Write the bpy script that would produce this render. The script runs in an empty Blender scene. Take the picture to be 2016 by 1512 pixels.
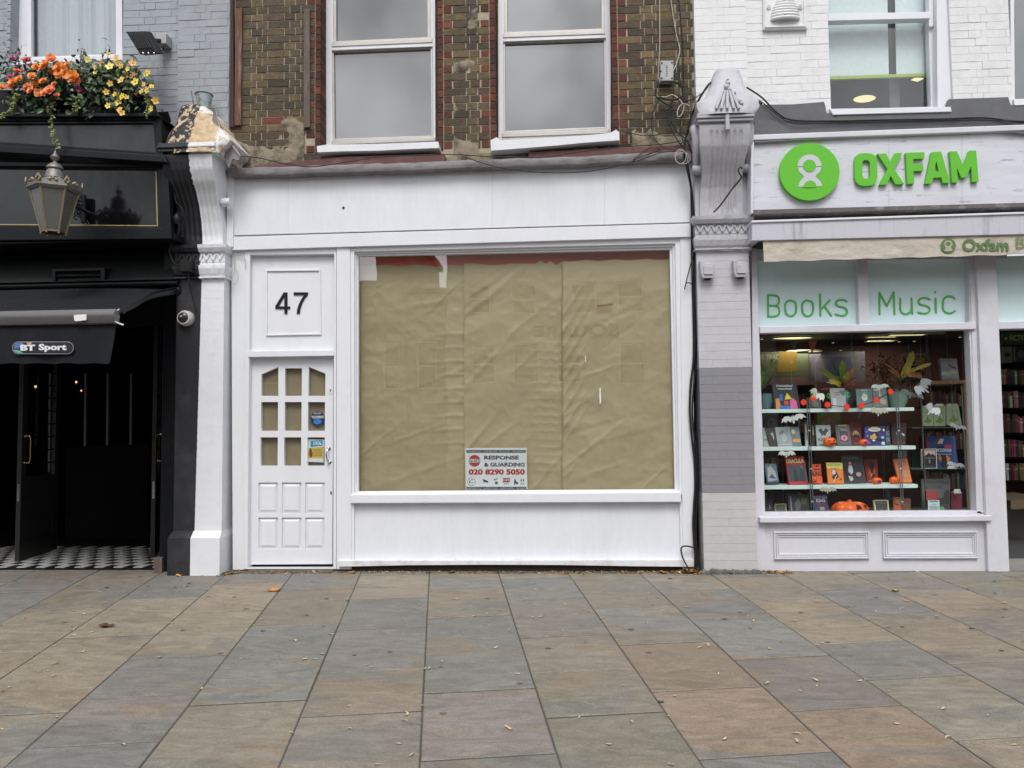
import bpy, bmesh, math, random
from mathutils import Vector, Matrix, noise as mnoise
from mathutils.geometry import tessellate_polygon
R_ = math.radians
scene = bpy.context.scene
C = scene.collection

# ------------------------------------------------------------------ camera
F_PX = 1514.0
YAW, PITCH, ROLL = R_(-3.291), R_(3.2775), R_(-0.611)
CAM = Vector((0.0, -7.218, 1.3156))
_F = Vector((math.sin(YAW)*math.cos(PITCH), math.cos(YAW)*math.cos(PITCH), math.sin(PITCH)))
_R0 = Vector((math.cos(YAW), -math.sin(YAW), 0)); _U0 = _R0.cross(_F)
_R = _R0*math.cos(ROLL) + _U0*math.sin(ROLL)
_U = _U0*math.cos(ROLL) - _R0*math.sin(ROLL)
cd = bpy.data.cameras.new('camera'); cam = bpy.data.objects.new('camera', cd); C.objects.link(cam)
cam.matrix_world = Matrix(((_R.x,_U.x,-_F.x,CAM.x),(_R.y,_U.y,-_F.y,CAM.y),(_R.z,_U.z,-_F.z,CAM.z),(0,0,0,1)))
cd.sensor_fit = 'HORIZONTAL'; cd.sensor_width = 36.0; cd.lens = 36.0*F_PX/2016.0
cd.clip_start = 0.05; cd.clip_end = 500
scene.camera = cam

# ------------------------------------------------------------------ sky, sun, exposure (overcast day)
SUN_EL, SUN_AZ = R_(55), R_(178)          # azimuth measured clockwise from +Y
w = bpy.data.worlds.new("World"); scene.world = w; w.use_nodes = True
nt = w.node_tree; nt.nodes.clear()
out = nt.nodes.new('ShaderNodeOutputWorld'); bg = nt.nodes.new('ShaderNodeBackground')
sky = nt.nodes.new('ShaderNodeTexSky'); sky.sky_type = 'NISHITA'; sky.sun_disc = False
sky.sun_elevation = SUN_EL; sky.sun_rotation = SUN_AZ; sky.air_density = 1.0; sky.dust_density = 3.0
hs = nt.nodes.new('ShaderNodeHueSaturation'); hs.inputs['Saturation'].default_value = 0.22
tc = nt.nodes.new('ShaderNodeTexCoord'); nz = nt.nodes.new('ShaderNodeTexNoise')
nz.inputs['Scale'].default_value = 4.5; nz.inputs['Detail'].default_value = 5; nz.inputs['Roughness'].default_value = 0.55
mr = nt.nodes.new('ShaderNodeMapRange'); mr.inputs['From Min'].default_value = 0.3; mr.inputs['From Max'].default_value = 0.7
mr.inputs['To Min'].default_value = 0.42; mr.inputs['To Max'].default_value = 1.65
mm = nt.nodes.new('ShaderNodeVectorMath'); mm.operation = 'SCALE'
nt.links.new(sky.outputs[0], hs.inputs['Color']); nt.links.new(tc.outputs['Generated'], nz.inputs['Vector'])
nt.links.new(nz.outputs[0], mr.inputs['Value']); nt.links.new(hs.outputs[0], mm.inputs[0]); nt.links.new(mr.outputs[0], mm.inputs['Scale'])
nt.links.new(mm.outputs[0], bg.inputs['Color']); bg.inputs['Strength'].default_value = 0.13
nt.links.new(bg.outputs[0], out.inputs['Surface'])
sl = bpy.data.lights.new('sun', 'SUN'); sl.energy = 1.2; sl.angle = R_(25); sl.color = (1.0, 0.97, 0.93)
so = bpy.data.objects.new('sun', sl); C.objects.link(so)
sd = Vector((math.sin(SUN_AZ)*math.cos(SUN_EL), math.cos(SUN_AZ)*math.cos(SUN_EL), math.sin(SUN_EL)))
so.rotation_euler = sd.to_track_quat('Z', 'Y').to_euler()
vs = scene.view_settings; vs.view_transform = 'Standard'; vs.look = 'None'; vs.gamma = 1.0; vs.exposure = 0.52
scene.cycles.max_bounces = 8; scene.cycles.transparent_max_bounces = 16

# ------------------------------------------------------------------ geometry helpers
def W(px, py, Y):
    d = _R*(px-1008) - _U*(py-756) + _F*F_PX
    return CAM + d*((Y-CAM.y)/d.y)
def WZ(px, py, Z):
    d = _R*(px-1008) - _U*(py-756) + _F*F_PX
    return CAM + d*((Z-CAM.z)/d.z)
GS, GT, GZ0 = 0.05267, 0.0, -0.0084
def gz(x, y): return GS*y + GT*x + GZ0
def G(px, py):
    d = _R*(px-1008) - _U*(py-756) + _F*F_PX
    k = (gz(CAM.x, CAM.y) - CAM.z)/(d.z - GS*d.y - GT*d.x)
    return CAM + d*k

class MB:
    def __init__(s): s.v=[]; s.f=[]; s.c=[]; s.m=[]; s.col=(1,1,1); s.mi=0
    def add(s, vs_, fs):
        n=len(s.v); s.v += [tuple(p) for p in vs_]
        for f in fs: s.f.append(tuple(i+n for i in f)); s.c.append(s.col); s.m.append(s.mi)
    def box(s, x0,x1,y0,y1,z0,z1):
        s.add([(x0,y0,z0),(x1,y0,z0),(x1,y1,z0),(x0,y1,z0),(x0,y0,z1),(x1,y0,z1),(x1,y1,z1),(x0,y1,z1)],
              [(0,1,2,3)[::-1],(4,5,6,7),(0,1,5,4),(1,2,6,5),(2,3,7,6),(3,0,4,7)])
    def rough_box(s, x0,x1,y0,y1,z0,z1,j,rnd):
        q=lambda a:a+rnd.uniform(-j,j)
        s.add([(q(x0),q(y0),q(z0)),(q(x1),q(y0),q(z0)),(x1,y1,z0),(x0,y1,z0),(q(x0),q(y0),q(z1)),(q(x1),q(y0),q(z1)),(x1,y1,z1),(x0,y1,z1)],
              [(3,2,1,0),(4,5,6,7),(0,1,5,4),(1,2,6,5),(3,0,4,7)])
    def holed(s, outer, holes, y0, y1, back=True):
        # outer/holes: lists of (x,z) ; front at y0, back at y1
        loops=[[Vector((p[0],p[1],0)) for p in l] for l in [outer]+list(holes)]
        tris=tessellate_polygon(loops); flat=[p for l in loops for p in l]; n=len(flat)
        s.add([(p.x,y0,p.y) for p in flat]+[(p.x,y1,p.y) for p in flat],
              [tuple(t) for t in tris]+([tuple(i+n for i in t)[::-1] for t in tris] if back else []))
        base=0
        for l in loops:
            k=len(l); vv=[(p.x,y0,p.y) for p in l]+[(p.x,y1,p.y) for p in l]
            s.add(vv,[(i,(i+1)%k,(i+1)%k+k,i+k) for i in range(k)])
    def prism(s, pts, y0, y1): s.holed(pts, [], y0, y1)
    def pp(s, pts, y0, y1, holes=(), at=None):
        # polygon given in photo pixels, taken at depth `at` (default its front face)
        a = y0 if at is None else at
        cv=lambda l:[(W(x,y,a).x,W(x,y,a).z) for x,y in l]
        s.holed(cv(pts),[cv(h) for h in holes],y0,y1)
    def pane(s, pts, Y): s.add([W(x,y,Y) for x,y in pts],[tuple(range(len(pts)))[::-1]])
    def pr(s, x0,ya,x1,yb,y0,y1): s.pp([(x0,ya),(x1,ya),(x1,yb),(x0,yb)],y0,y1)
    def tube(s, path, r, n=8, flat=1.0, cap=True):
        path=[Vector(p) for p in path]; rings=[]; m=len(path); vs_=[]; fs=[]
        up=Vector((0,1,0))
        for i,p in enumerate(path):
            t=(path[min(i+1,m-1)]-path[max(i-1,0)]); t=t.normalized() if t.length>1e-9 else Vector((0,0,1))
            a=t.cross(up)
            if a.length<0.05: a=t.cross(Vector((1,0,0)))
            a.normalize(); b=a.cross(t).normalized()
            rr=r[i] if isinstance(r,(list,tuple)) else r
            for k in range(n):
                an=2*math.pi*k/n; vs_.append(p+a*rr*math.cos(an)+b*rr*flat*math.sin(an))
        for i in range(m-1):
            for k in range(n): fs.append((i*n+k,i*n+(k+1)%n,(i+1)*n+(k+1)%n,(i+1)*n+k))
        if cap: fs.append(tuple(range(n))[::-1]); fs.append(tuple((m-1)*n+k for k in range(n)))
        s.add(vs_,fs)
    def lathe(s, c, prof, n=16, axis='z', ph=0.0):
        c=Vector(c); vs_=[]; fs=[]
        for r,h in prof:
            for k in range(n):
                a=2*math.pi*k/n+ph; x,y=r*math.cos(a),r*math.sin(a)
                vs_.append(c+(Vector((x,y,h)) if axis=='z' else Vector((x,h,y)) if axis=='y' else Vector((h,x,y))))
        for i in range(len(prof)-1):
            for k in range(n): fs.append((i*n+k,i*n+(k+1)%n,(i+1)*n+(k+1)%n,(i+1)*n+k))
        fs.append(tuple(range(n))[::-1]); fs.append(tuple((len(prof)-1)*n+k for k in range(n)))
        s.add(vs_,fs)
    def ball(s, c, rx, ry, rz, n=12, m=8):
        s_v=[]; fs=[]; c=Vector(c)
        for i in range(m+1):
            t=math.pi*i/m
            for k in range(n):
                a=2*math.pi*k/n; s_v.append(c+Vector((rx*math.sin(t)*math.cos(a),ry*math.sin(t)*math.sin(a),rz*math.cos(t))))
        for i in range(m):
            for k in range(n): fs.append((i*n+k,i*n+(k+1)%n,(i+1)*n+(k+1)%n,(i+1)*n+k))
        s.add(s_v,fs)
    def quad(s,a,b,c,d): s.add([a,b,c,d],[(0,1,2,3)])
    def build(s, name, mat, parent=None, smooth=False, bevel=0.0, label=None, category=None, group=None, kind=None, recalc=True, origin=None):
        me=bpy.data.meshes.new(name)
        mats=mat if isinstance(mat,(list,tuple)) else [mat]
        if parent is not None:
            L=Vector((0,0,0)); q=parent
            while q is not None: L=L+Vector(q.location); q=q.parent
        elif origin is not None: L=Vector(origin)
        elif s.v and kind is None:
            xs=[p[0] for p in s.v]; ys=[p[1] for p in s.v]; zs=[p[2] for p in s.v]
            L=Vector(((min(xs)+max(xs))/2,(min(ys)+max(ys))/2,min(zs)))
        else: L=Vector((0,0,0))
        me.from_pydata([(p[0]-L.x,p[1]-L.y,p[2]-L.z) for p in s.v],[],s.f)
        for m_ in mats: me.materials.append(m_)
        me.polygons.foreach_set('material_index',s.m)
        if any(c!=(1,1,1) for c in s.c):
            at=me.color_attributes.new('Col','FLOAT_COLOR','CORNER'); data=[]
            for p_,c in zip(me.polygons,s.c): data += [c[0],c[1],c[2],1.0]*p_.loop_total
            at.data.foreach_set('color',data)
        if recalc:
            b=bmesh.new(); b.from_mesh(me)
            if bevel>0: bmesh.ops.remove_doubles(b,verts=b.verts,dist=1e-5)
            bmesh.ops.recalc_face_normals(b,faces=b.faces); b.to_mesh(me); b.free()
        if smooth:
            me.polygons.foreach_set('use_smooth',[True]*len(me.polygons))
            if smooth!='all':
                try: me.set_sharp_from_angle(angle=R_(40))
                except Exception: pass
        me.update()
        o=bpy.data.objects.new(name,me); C.objects.link(o)
        if parent is not None: o.parent=parent
        else: o.location=L
        if bevel>0:
            bm_=o.modifiers.new('bevel','BEVEL'); bm_.width=bevel; bm_.segments=2; bm_.limit_method='ANGLE'; bm_.angle_limit=R_(50)
        tag(o,label,category,group,kind)
        return o

def tag(o,label=None,category=None,group=None,kind=None):
    if label: o['label']=label
    if category: o['category']=category
    if group: o['group']=group
    if kind: o['kind']=kind
    return o
def thing(name,label,cat,loc=(0,0,0),group=None):
    o=bpy.data.objects.new(name,None); C.objects.link(o); o.location=loc; o.empty_display_size=0.1
    return tag(o,label,cat,group)
def dup(root,loc,rot=None,scale=None,label=None):
    r=root.copy(); C.objects.link(r); r.location=loc
    if rot is not None: r.rotation_euler=rot
    if scale is not None: r.scale=(scale,)*3
    if label: r['label']=label
    for ch in list(root.children):
        c=ch.copy(); C.objects.link(c); c.parent=r
        for g in ch.children:
            d=g.copy(); C.objects.link(d); d.parent=c
    return r
def smoothpath(pts,k=6):
    pts=[Vector(p) for p in pts]; o=[]
    P=[pts[0]]+pts+[pts[-1]]
    for i in range(1,len(P)-2):
        p0,p1,p2,p3=P[i-1],P[i],P[i+1],P[i+2]
        for j in range(k):
            t=j/k; o.append(0.5*((2*p1)+(p2-p0)*t+(2*p0-5*p1+4*p2-p3)*t*t+(3*p1-p0-3*p2+p3)*t**3))
    o.append(pts[-1]); return o
def pxpath(pts,Y,k=6):   # pts (px,py[,Y])
    return smoothpath([W(p[0],p[1],p[2] if len(p)>2 else Y) for p in pts],k)
def circ(cx,cy,rx,ry=None,n=28,a0=0,a1=360):
    ry=ry or rx
    full=abs(a1-a0)>=360
    return [(cx+rx*math.cos(R_(a0+(a1-a0)*i/(n if full else n-1))),cy+ry*math.sin(R_(a0+(a1-a0)*i/(n if full else n-1)))) for i in range(n)]
def rrect(x0,y0,x1,y1,r,n=5):
    o=[]
    for cx,cy,a in ((x1-r,y1-r,0),(x0+r,y1-r,90),(x0+r,y0+r,180),(x1-r,y0+r,270)):
        for i in range(n+1): o.append((cx+r*math.cos(R_(a+90*i/n)),cy+r*math.sin(R_(a+90*i/n))))
    return o

_tx={}
def text2d(s,bold=0.0,space=1.0):
    k=(s,bold,space)
    if k not in _tx:
        c=bpy.data.curves.new('tmp','FONT'); c.body=s; c.offset=bold; c.space_character=space; c.resolution_u=3
        o=bpy.data.objects.new('tmp',c); C.objects.link(o); bpy.context.view_layer.update()
        me=bpy.data.meshes.new_from_object(o.evaluated_get(bpy.context.evaluated_depsgraph_get()))
        vv=[(v.co.x,v.co.y) for v in me.vertices]; ff=[tuple(p.vertices) for p in me.polygons]
        x0=min(v[0] for v in vv); x1=max(v[0] for v in vv); y0=min(v[1] for v in vv); y1=max(v[1] for v in vv)
        _tx[k]=([((x-x0)/(x1-x0),(y-y0)/(y1-y0)) for x,y in vv],ff)
        bpy.data.objects.remove(o); bpy.data.curves.remove(c); bpy.data.meshes.remove(me)
    return _tx[k]
def put_text(mb,s,pl,x0,y0,x1,y1,off,bold=0.0,space=1.0,rot=False):
    # pl(u,v,off) maps plane coordinates to the world; the text fills x0..x1, y0 (bottom)..y1 (top)
    vv,ff=text2d(s,bold,space)
    if rot: mb.add([pl(x0+(x1-x0)*(v),y1+(y0-y1)*(u),off) for u,v in vv],ff)
    else: mb.add([pl(x0+(x1-x0)*u,y0+(y1-y0)*v,off) for u,v in vv],ff)
def plane_px(Y):        # plane with photo pixels as coordinates, lying at depth Y
    return lambda u,v,off: W(u,v,Y-off)

# ------------------------------------------------------------------ materials
def mat(name,color,rough=0.6,metal=0.0,dirt=None,dirt_amt=0.3,dirt_scale=3.0,dirt_lo=0.5,dirt_hi=0.75,bump=0.0,bump_scale=40.0,vcol=False,
        stretch=(1,1,1),spec=0.5,coat=0.0,emit=None,emit_s=0.0,fine=0.06,alpha=1.0,sheen=0.0,sss=0.0,bump2=0.0,bump2_scale=4.0,flake=None,flake_scale=12.0,flake_lo=0.6,flake_st=None):
    m=bpy.data.materials.new(name); m.use_nodes=True; t=m.node_tree; N=t.nodes; L=t.links
    b=N['Principled BSDF']; b.inputs['Roughness'].default_value=rough; b.inputs['Metallic'].default_value=metal
    b.inputs['Specular IOR Level'].default_value=spec
    if coat: b.inputs['Coat Weight'].default_value=coat; b.inputs['Coat Roughness'].default_value=0.05
    if emit: b.inputs['Emission Color'].default_value=(*emit,1); b.inputs['Emission Strength'].default_value=emit_s
    geo=N.new('ShaderNodeNewGeometry'); mp=N.new('ShaderNodeMapping'); mp.inputs['Scale'].default_value=stretch
    L.new(geo.outputs['Position'],mp.inputs['Vector'])
    base=N.new('ShaderNodeRGB'); base.outputs[0].default_value=(*color,1); cur=base.outputs[0]
    if vcol:
        a=N.new('ShaderNodeVertexColor'); a.layer_name='Col'
        mx=N.new('ShaderNodeMix'); mx.data_type='RGBA'; mx.blend_type='MULTIPLY'; mx.inputs[0].default_value=1
        L.new(cur,mx.inputs[6]); L.new(a.outputs[0],mx.inputs[7]); cur=mx.outputs[2]
    def noise(scale,detail=4,rough_=0.6,vec=None):
        n=N.new('ShaderNodeTexNoise'); n.inputs['Scale'].default_value=scale; n.inputs['Detail'].default_value=detail; n.inputs['Roughness'].default_value=rough_
        L.new(vec or mp.outputs[0],n.inputs['Vector']); return n.outputs[0]
    def rng(v,a,b_,c,d):
        r=N.new('ShaderNodeMapRange'); r.inputs['From Min'].default_value=a; r.inputs['From Max'].default_value=b_; r.inputs['To Min'].default_value=c; r.inputs['To Max'].default_value=d
        L.new(v,r.inputs['Value']); return r.outputs[0]
    if fine:
        mx=N.new('ShaderNodeMix'); mx.data_type='RGBA'; mx.blend_type='MULTIPLY'; mx.inputs[0].default_value=1
        sc=rng(noise(bump_scale*0.6,3),0.25,0.75,1-fine,1+fine); cmb=N.new('ShaderNodeCombineColor')
        for i in range(3): L.new(sc,cmb.inputs[i])
        L.new(cur,mx.inputs[6]); L.new(cmb.outputs[0],mx.inputs[7]); cur=mx.outputs[2]
    if dirt:
        mx=N.new('ShaderNodeMix'); mx.data_type='RGBA'
        L.new(rng(noise(dirt_scale,7,0.65),dirt_lo,dirt_hi,0,dirt_amt),mx.inputs[0]); L.new(cur,mx.inputs[6]); mx.inputs[7].default_value=(*dirt,1); cur=mx.outputs[2]
    if flake:
        mx=N.new('ShaderNodeMix'); mx.data_type='RGBA'
        fv=geo.outputs['Position']
        if flake_st:
            fm=N.new('ShaderNodeMapping'); fm.inputs['Scale'].default_value=flake_st; L.new(fv,fm.inputs['Vector']); fv=fm.outputs[0]
        L.new(rng(noise(flake_scale,6,0.7,fv),flake_lo,flake_lo+0.02,0,1),mx.inputs[0]); L.new(cur,mx.inputs[6]); mx.inputs[7].default_value=(*flake,1); cur=mx.outputs[2]
    L.new(cur,b.inputs['Base Color'])
    nrm=None
    if bump2:
        bb=N.new('ShaderNodeBump'); bb.inputs['Strength'].default_value=bump2; bb.inputs['Distance'].default_value=0.02
        L.new(noise(bump2_scale,3,0.5),bb.inputs['Height']); nrm=bb.outputs[0]
    if bump:
        bb=N.new('ShaderNodeBump'); bb.inputs['Strength'].default_value=bump; bb.inputs['Distance'].default_value=0.004
        L.new(noise(bump_scale,5,0.65),bb.inputs['Height'])
        if nrm: L.new(nrm,bb.inputs['Normal'])
        nrm=bb.outputs[0]
    if nrm: L.new(nrm,b.inputs['Normal'])
    return m
def glass_mat(name,tint=(1,1,1),ior=1.5,rough=0.0,wave=0.0,gain=1.0):
    m=bpy.data.materials.new(name); m.use_nodes=True; t=m.node_tree; N=t.nodes; L=t.links; N.clear()
    o=N.new('ShaderNodeOutputMaterial'); mx=N.new('ShaderNodeMixShader'); tr=N.new('ShaderNodeBsdfTransparent'); gl=N.new('ShaderNodeBsdfGlossy'); ge=N.new('ShaderNodeNewGeometry'); dt=N.new('ShaderNodeVectorMath'); dt.operation='DOT_PRODUCT'; L.new(ge.outputs['Normal'],dt.inputs[0]); L.new(ge.outputs['Incoming'],dt.inputs[1])
    ab=N.new('ShaderNodeMath'); ab.operation='ABSOLUTE'; L.new(dt.outputs['Value'],ab.inputs[0]); sb_=N.new('ShaderNodeMath'); sb_.operation='SUBTRACT'; sb_.inputs[0].default_value=1.0; L.new(ab.outputs[0],sb_.inputs[1])
    pw_=N.new('ShaderNodeMath'); pw_.operation='POWER'; pw_.inputs[1].default_value=5.0; L.new(sb_.outputs[0],pw_.inputs[0]); fr=N.new('ShaderNodeMath'); fr.operation='MULTIPLY_ADD'; fr.inputs[1].default_value=0.93; fr.inputs[2].default_value=0.07; L.new(pw_.outputs[0],fr.inputs[0])
    tr.inputs['Color'].default_value=(*tint,1); gl.inputs['Roughness'].default_value=rough
    ml=N.new('ShaderNodeMath'); ml.operation='MULTIPLY'; ml.inputs[1].default_value=gain; ml.use_clamp=True
    L.new(fr.outputs[0],ml.inputs[0]); L.new(ml.outputs[0],mx.inputs[0]); L.new(tr.outputs[0],mx.inputs[1]); L.new(gl.outputs[0],mx.inputs[2]); L.new(mx.outputs[0],o.inputs[0])
    if wave:
        g=N.new('ShaderNodeNewGeometry'); n=N.new('ShaderNodeTexNoise'); n.inputs['Scale'].default_value=1.6; b=N.new('ShaderNodeBump'); b.inputs['Strength'].default_value=wave; b.inputs['Distance'].default_value=0.01
        L.new(g.outputs['Position'],n.inputs['Vector']); L.new(n.outputs[0],b.inputs['Height']); L.new(b.outputs[0],gl.inputs['Normal'])
    return m
def srgb(r,g,b):
    f=lambda c:(c/255/12.92 if c/255<=0.04045 else ((c/255+0.055)/1.055)**2.4)
    return (f(r),f(g),f(b))
_fc={}
def flat(r,g,b,rough=0.55,k=0.85):
    # plain pigment of an sRGB look
    key=(r,g,b,rough)
    if key not in _fc:
        c=srgb(r,g,b); _fc[key]=mat('pigment_%02x%02x%02x'%(r,g,b),tuple(x*k for x in c),rough,fine=0.03)
    return _fc[key]
M={}
M['white']=mat('white_gloss_paint',(0.70,0.715,0.755),0.38,dirt=(0.55,0.55,0.56),dirt_amt=0.30,dirt_scale=2.2,bump=0.2,bump_scale=26,fine=0.02,stretch=(1,1,0.6),flake=(0.33,0.31,0.28),flake_scale=20,flake_lo=0.745)
M['white_board']=mat('white_fascia_paint',(0.69,0.71,0.755),0.5,dirt=(0.53,0.56,0.60),dirt_amt=0.35,dirt_scale=1.7,dirt_lo=0.45,dirt_hi=0.75,bump=0.3,bump_scale=18,fine=0.03,stretch=(2.2,1,0.6),flake=(0.35,0.34,0.32),flake_scale=22,flake_lo=0.735)
M['white_masonry']=mat('white_masonry_paint',(0.70,0.715,0.75),0.6,dirt=(0.5,0.5,0.52),dirt_amt=0.25,dirt_scale=2.5,bump=0.5,bump_scale=22,fine=0.03)
M['white_brick']=mat('white_painted_brick',(0.69,0.70,0.71),0.6,dirt=(0.45,0.44,0.43),dirt_amt=0.45,dirt_scale=3.5,dirt_lo=0.52,dirt_hi=0.8,bump=0.6,bump_scale=25,fine=0.03)
M['skirt']=mat('scuffed_white_skirting',(0.66,0.67,0.70),0.55,dirt=(0.33,0.30,0.26),dirt_amt=0.6,dirt_scale=7,dirt_lo=0.5,dirt_hi=0.72,bump=0.4,bump_scale=22,fine=0.05,flake=(0.10,0.08,0.065),flake_scale=26,flake_lo=0.66,flake_st=(0.5,1,1.5))
M['seam']=mat('filled_board_seam',(0.40,0.41,0.43),0.7)
M['lav']=mat('lavender_white_paint',(0.60,0.605,0.66),0.45,dirt=(0.33,0.31,0.32),dirt_amt=0.35,dirt_scale=2.2,dirt_lo=0.5,dirt_hi=0.8,bump=0.15,bump_scale=25,fine=0.03,flake=(0.16,0.14,0.13),flake_scale=9,flake_lo=0.735)
M['lav_sign']=mat('weathered_lavender_board',(0.60,0.61,0.675),0.5,dirt=(0.30,0.29,0.31),dirt_amt=0.45,dirt_scale=1.6,dirt_lo=0.48,dirt_hi=0.85,bump=0.2,bump_scale=20,fine=0.03,stretch=(0.6,1,3.2),flake=(0.36,0.36,0.40),flake_scale=9,flake_lo=0.60,flake_st=(0.45,1,3.5))
M['lav_pil']=mat('lavender_grey_masonry_paint',(0.43,0.43,0.465),0.6,dirt=(0.20,0.19,0.20),dirt_amt=0.45,dirt_scale=3.5,dirt_lo=0.5,dirt_hi=0.8,bump=0.6,bump_scale=26,fine=0.05)
M['shaft']=mat('banded_shaft_paint',(1,1,1),0.6,vcol=True,dirt=(0.26,0.25,0.27),dirt_amt=0.28,dirt_scale=3.0,bump=0.5,bump_scale=26,fine=0.04)
M['pil_vcol']=mat('two_tone_pilaster_paint',(1,1,1),0.5,vcol=True,dirt=(0.5,0.5,0.5),dirt_amt=0.06,dirt_scale=3,bump=0.55,bump_scale=20,fine=0.04)
M['peel']=mat('peeling_pilaster_head',(1,1,1),0.75,vcol=True,bump=1.0,bump_scale=16,bump2=0.8,bump2_scale=9,fine=0.10,flake=(0.50,0.38,0.25),flake_scale=16,flake_lo=0.52)
M['plaster']=mat('bare_plaster',(0.55,0.42,0.27),0.9,dirt=(0.62,0.55,0.45),dirt_amt=0.7,dirt_scale=9,bump=1.0,bump_scale=16,bump2=0.7,bump2_scale=9,fine=0.12)
M['black']=mat('black_gloss_paint',(0.007,0.008,0.010),0.35,spec=0.22,dirt=(0.025,0.026,0.028),dirt_amt=0.3,dirt_scale=3,bump=0.15,bump_scale=20,bump2=0.1,bump2_scale=5)
M['black_panel']=mat('dusty_black_panel',(0.017,0.020,0.020),0.30,spec=0.55,dirt=(0.05,0.055,0.053),dirt_amt=0.5,dirt_scale=4,dirt_lo=0.4,dirt_hi=0.8,bump=0.25,bump_scale=14,bump2=0.2,bump2_scale=3,stretch=(2,1,0.6))
M['black_mirror']=mat('polished_black_panel',(0.004,0.004,0.005),0.10,spec=0.5,bump2=0.35,bump2_scale=1.6)
M['black_matt']=mat('black_masonry_paint',(0.010,0.011,0.014),0.5,spec=0.25,dirt=(0.06,0.06,0.065),dirt_amt=0.35,dirt_scale=4,bump=0.5,bump_scale=18)
M['gold']=mat('gold_lining',(0.50,0.40,0.16),0.35,metal=0.3)
M['grey_brick']=mat('grey_painted_brick',(0.30,0.325,0.355),0.6,dirt=(0.16,0.17,0.18),dirt_amt=0.45,dirt_scale=3.5,bump=0.65,bump_scale=22,fine=0.05)
M['brick']=mat('london_stock_brick',(1,1,1),0.9,vcol=True,dirt=(0.045,0.038,0.030),dirt_amt=0.72,dirt_scale=13,dirt_lo=0.42,dirt_hi=0.72,bump=1.0,bump_scale=55,fine=0.22,bump2=0.4,bump2_scale=25)
M['mortar']=mat('lime_mortar',(0.38,0.335,0.245),0.95,dirt=(0.14,0.12,0.09),dirt_amt=0.75,dirt_scale=6,bump=0.9,bump_scale=50,fine=0.15)
M['render']=mat('crumbling_cement_render',(0.24,0.205,0.145),0.95,dirt=(0.055,0.048,0.036),dirt_amt=0.9,dirt_scale=7,dirt_lo=0.45,dirt_hi=0.62,bump=1.0,bump_scale=30,bump2=0.9,bump2_scale=12,fine=0.15)
M['cove']=mat('dusty_cove_board',(0.022,0.025,0.025),0.30,spec=0.5,dirt=(0.06,0.065,0.06),dirt_amt=0.6,dirt_scale=3,dirt_lo=0.4,dirt_hi=0.8,bump=0.2,bump_scale=14)
M['lead']=mat('weathered_lead',(0.21,0.195,0.205),0.6,dirt=(0.08,0.065,0.06),dirt_amt=0.75,dirt_scale=5,dirt_lo=0.42,dirt_hi=0.7,bump=0.5,bump_scale=14,bump2=0.5,bump2_scale=6,fine=0.1,stretch=(1,1,2))
M['oxide']=mat('oxide_red_paint',(0.105,0.035,0.032),0.6,dirt=(0.18,0.13,0.11),dirt_amt=0.6,dirt_scale=6,bump=0.5,bump_scale=20)
M['dark_grey']=mat('dark_grey_masonry_paint',(0.10,0.103,0.112),0.65,dirt=(0.17,0.17,0.175),dirt_amt=0.5,dirt_scale=4,bump=0.5,bump_scale=20)
M['alu']=mat('anodised_window_frame',(0.46,0.44,0.42),0.38,metal=0.35,dirt=(0.24,0.22,0.21),dirt_amt=0.4,dirt_scale=6,bump=0.05)
M['film']=mat('filmed_window_glass',(0.085,0.095,0.10),0.05,dirt=(0.07,0.078,0.085),dirt_amt=0.5,dirt_scale=1.2,fine=0.02,spec=0.5,bump2=0.05,bump2_scale=1.2)
M['wood_old']=mat('weathered_timber',(0.11,0.085,0.07),0.85,dirt=(0.23,0.20,0.18),dirt_amt=0.8,dirt_scale=6,bump=0.9,bump_scale=22,stretch=(6,6,0.5),fine=0.2)
M['wood_red']=mat('stained_timber',(0.12,0.055,0.03),0.8,dirt=(0.30,0.26,0.23),dirt_amt=0.9,dirt_scale=4,bump=0.9,bump_scale=22,stretch=(6,6,0.7),fine=0.25)
M['paper']=mat('brown_masking_paper',(0.445,0.372,0.235),0.55,dirt=(0.49,0.42,0.28),dirt_amt=0.5,dirt_scale=2,bump=0.25,bump_scale=22,fine=0.02,bump2=0.35,bump2_scale=4)
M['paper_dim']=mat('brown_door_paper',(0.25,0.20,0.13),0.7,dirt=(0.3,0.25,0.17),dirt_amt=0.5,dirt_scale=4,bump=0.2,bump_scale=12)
M['glass']=glass_mat('window_glass',(0.94,0.97,0.95),1.5,gain=1.3)
M['glass_big']=glass_mat('plate_glass',(0.95,0.97,0.94),1.5,wave=0.10,gain=2.9)
M['glass_shop']=glass_mat('display_glass',(0.93,0.96,0.95),1.5,gain=0.9)
M['vinyl']=mat('frosted_aqua_vinyl',(0.66,0.83,0.85),0.45,fine=0.02,coat=1.0)
M['green_sign']=mat('leaf_green_letter_paint',(0.105,0.46,0.015),0.35,fine=0.02,bump=0.03)
M['green_vinyl']=mat('green_vinyl_lettering',(0.075,0.44,0.08),0.4,fine=0.02)
M['olive_green']=mat('faded_green_print',(0.09,0.17,0.055),0.7,fine=0.1)
M['canvas']=mat('dirty_cream_canvas',(0.46,0.42,0.355),0.85,dirt=(0.22,0.19,0.15),dirt_amt=0.55,dirt_scale=3,bump=0.3,bump_scale=60,bump2=0.7,bump2_scale=9,stretch=(1,1,1.6),fine=0.08)
M['black_canvas']=mat('black_awning_canvas',(0.010,0.011,0.015),0.8,spec=0.2,dirt=(0.022,0.024,0.03),dirt_amt=0.5,dirt_scale=4,bump=0.3,bump_scale=80,bump2=0.3,bump2_scale=4)
M['steel_bar']=mat('brushed_awning_bar',(0.13,0.13,0.13),0.45,metal=0.3,bump=0.1)
M['chrome']=mat('chrome',(0.75,0.75,0.76),0.12,metal=1.0)
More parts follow.
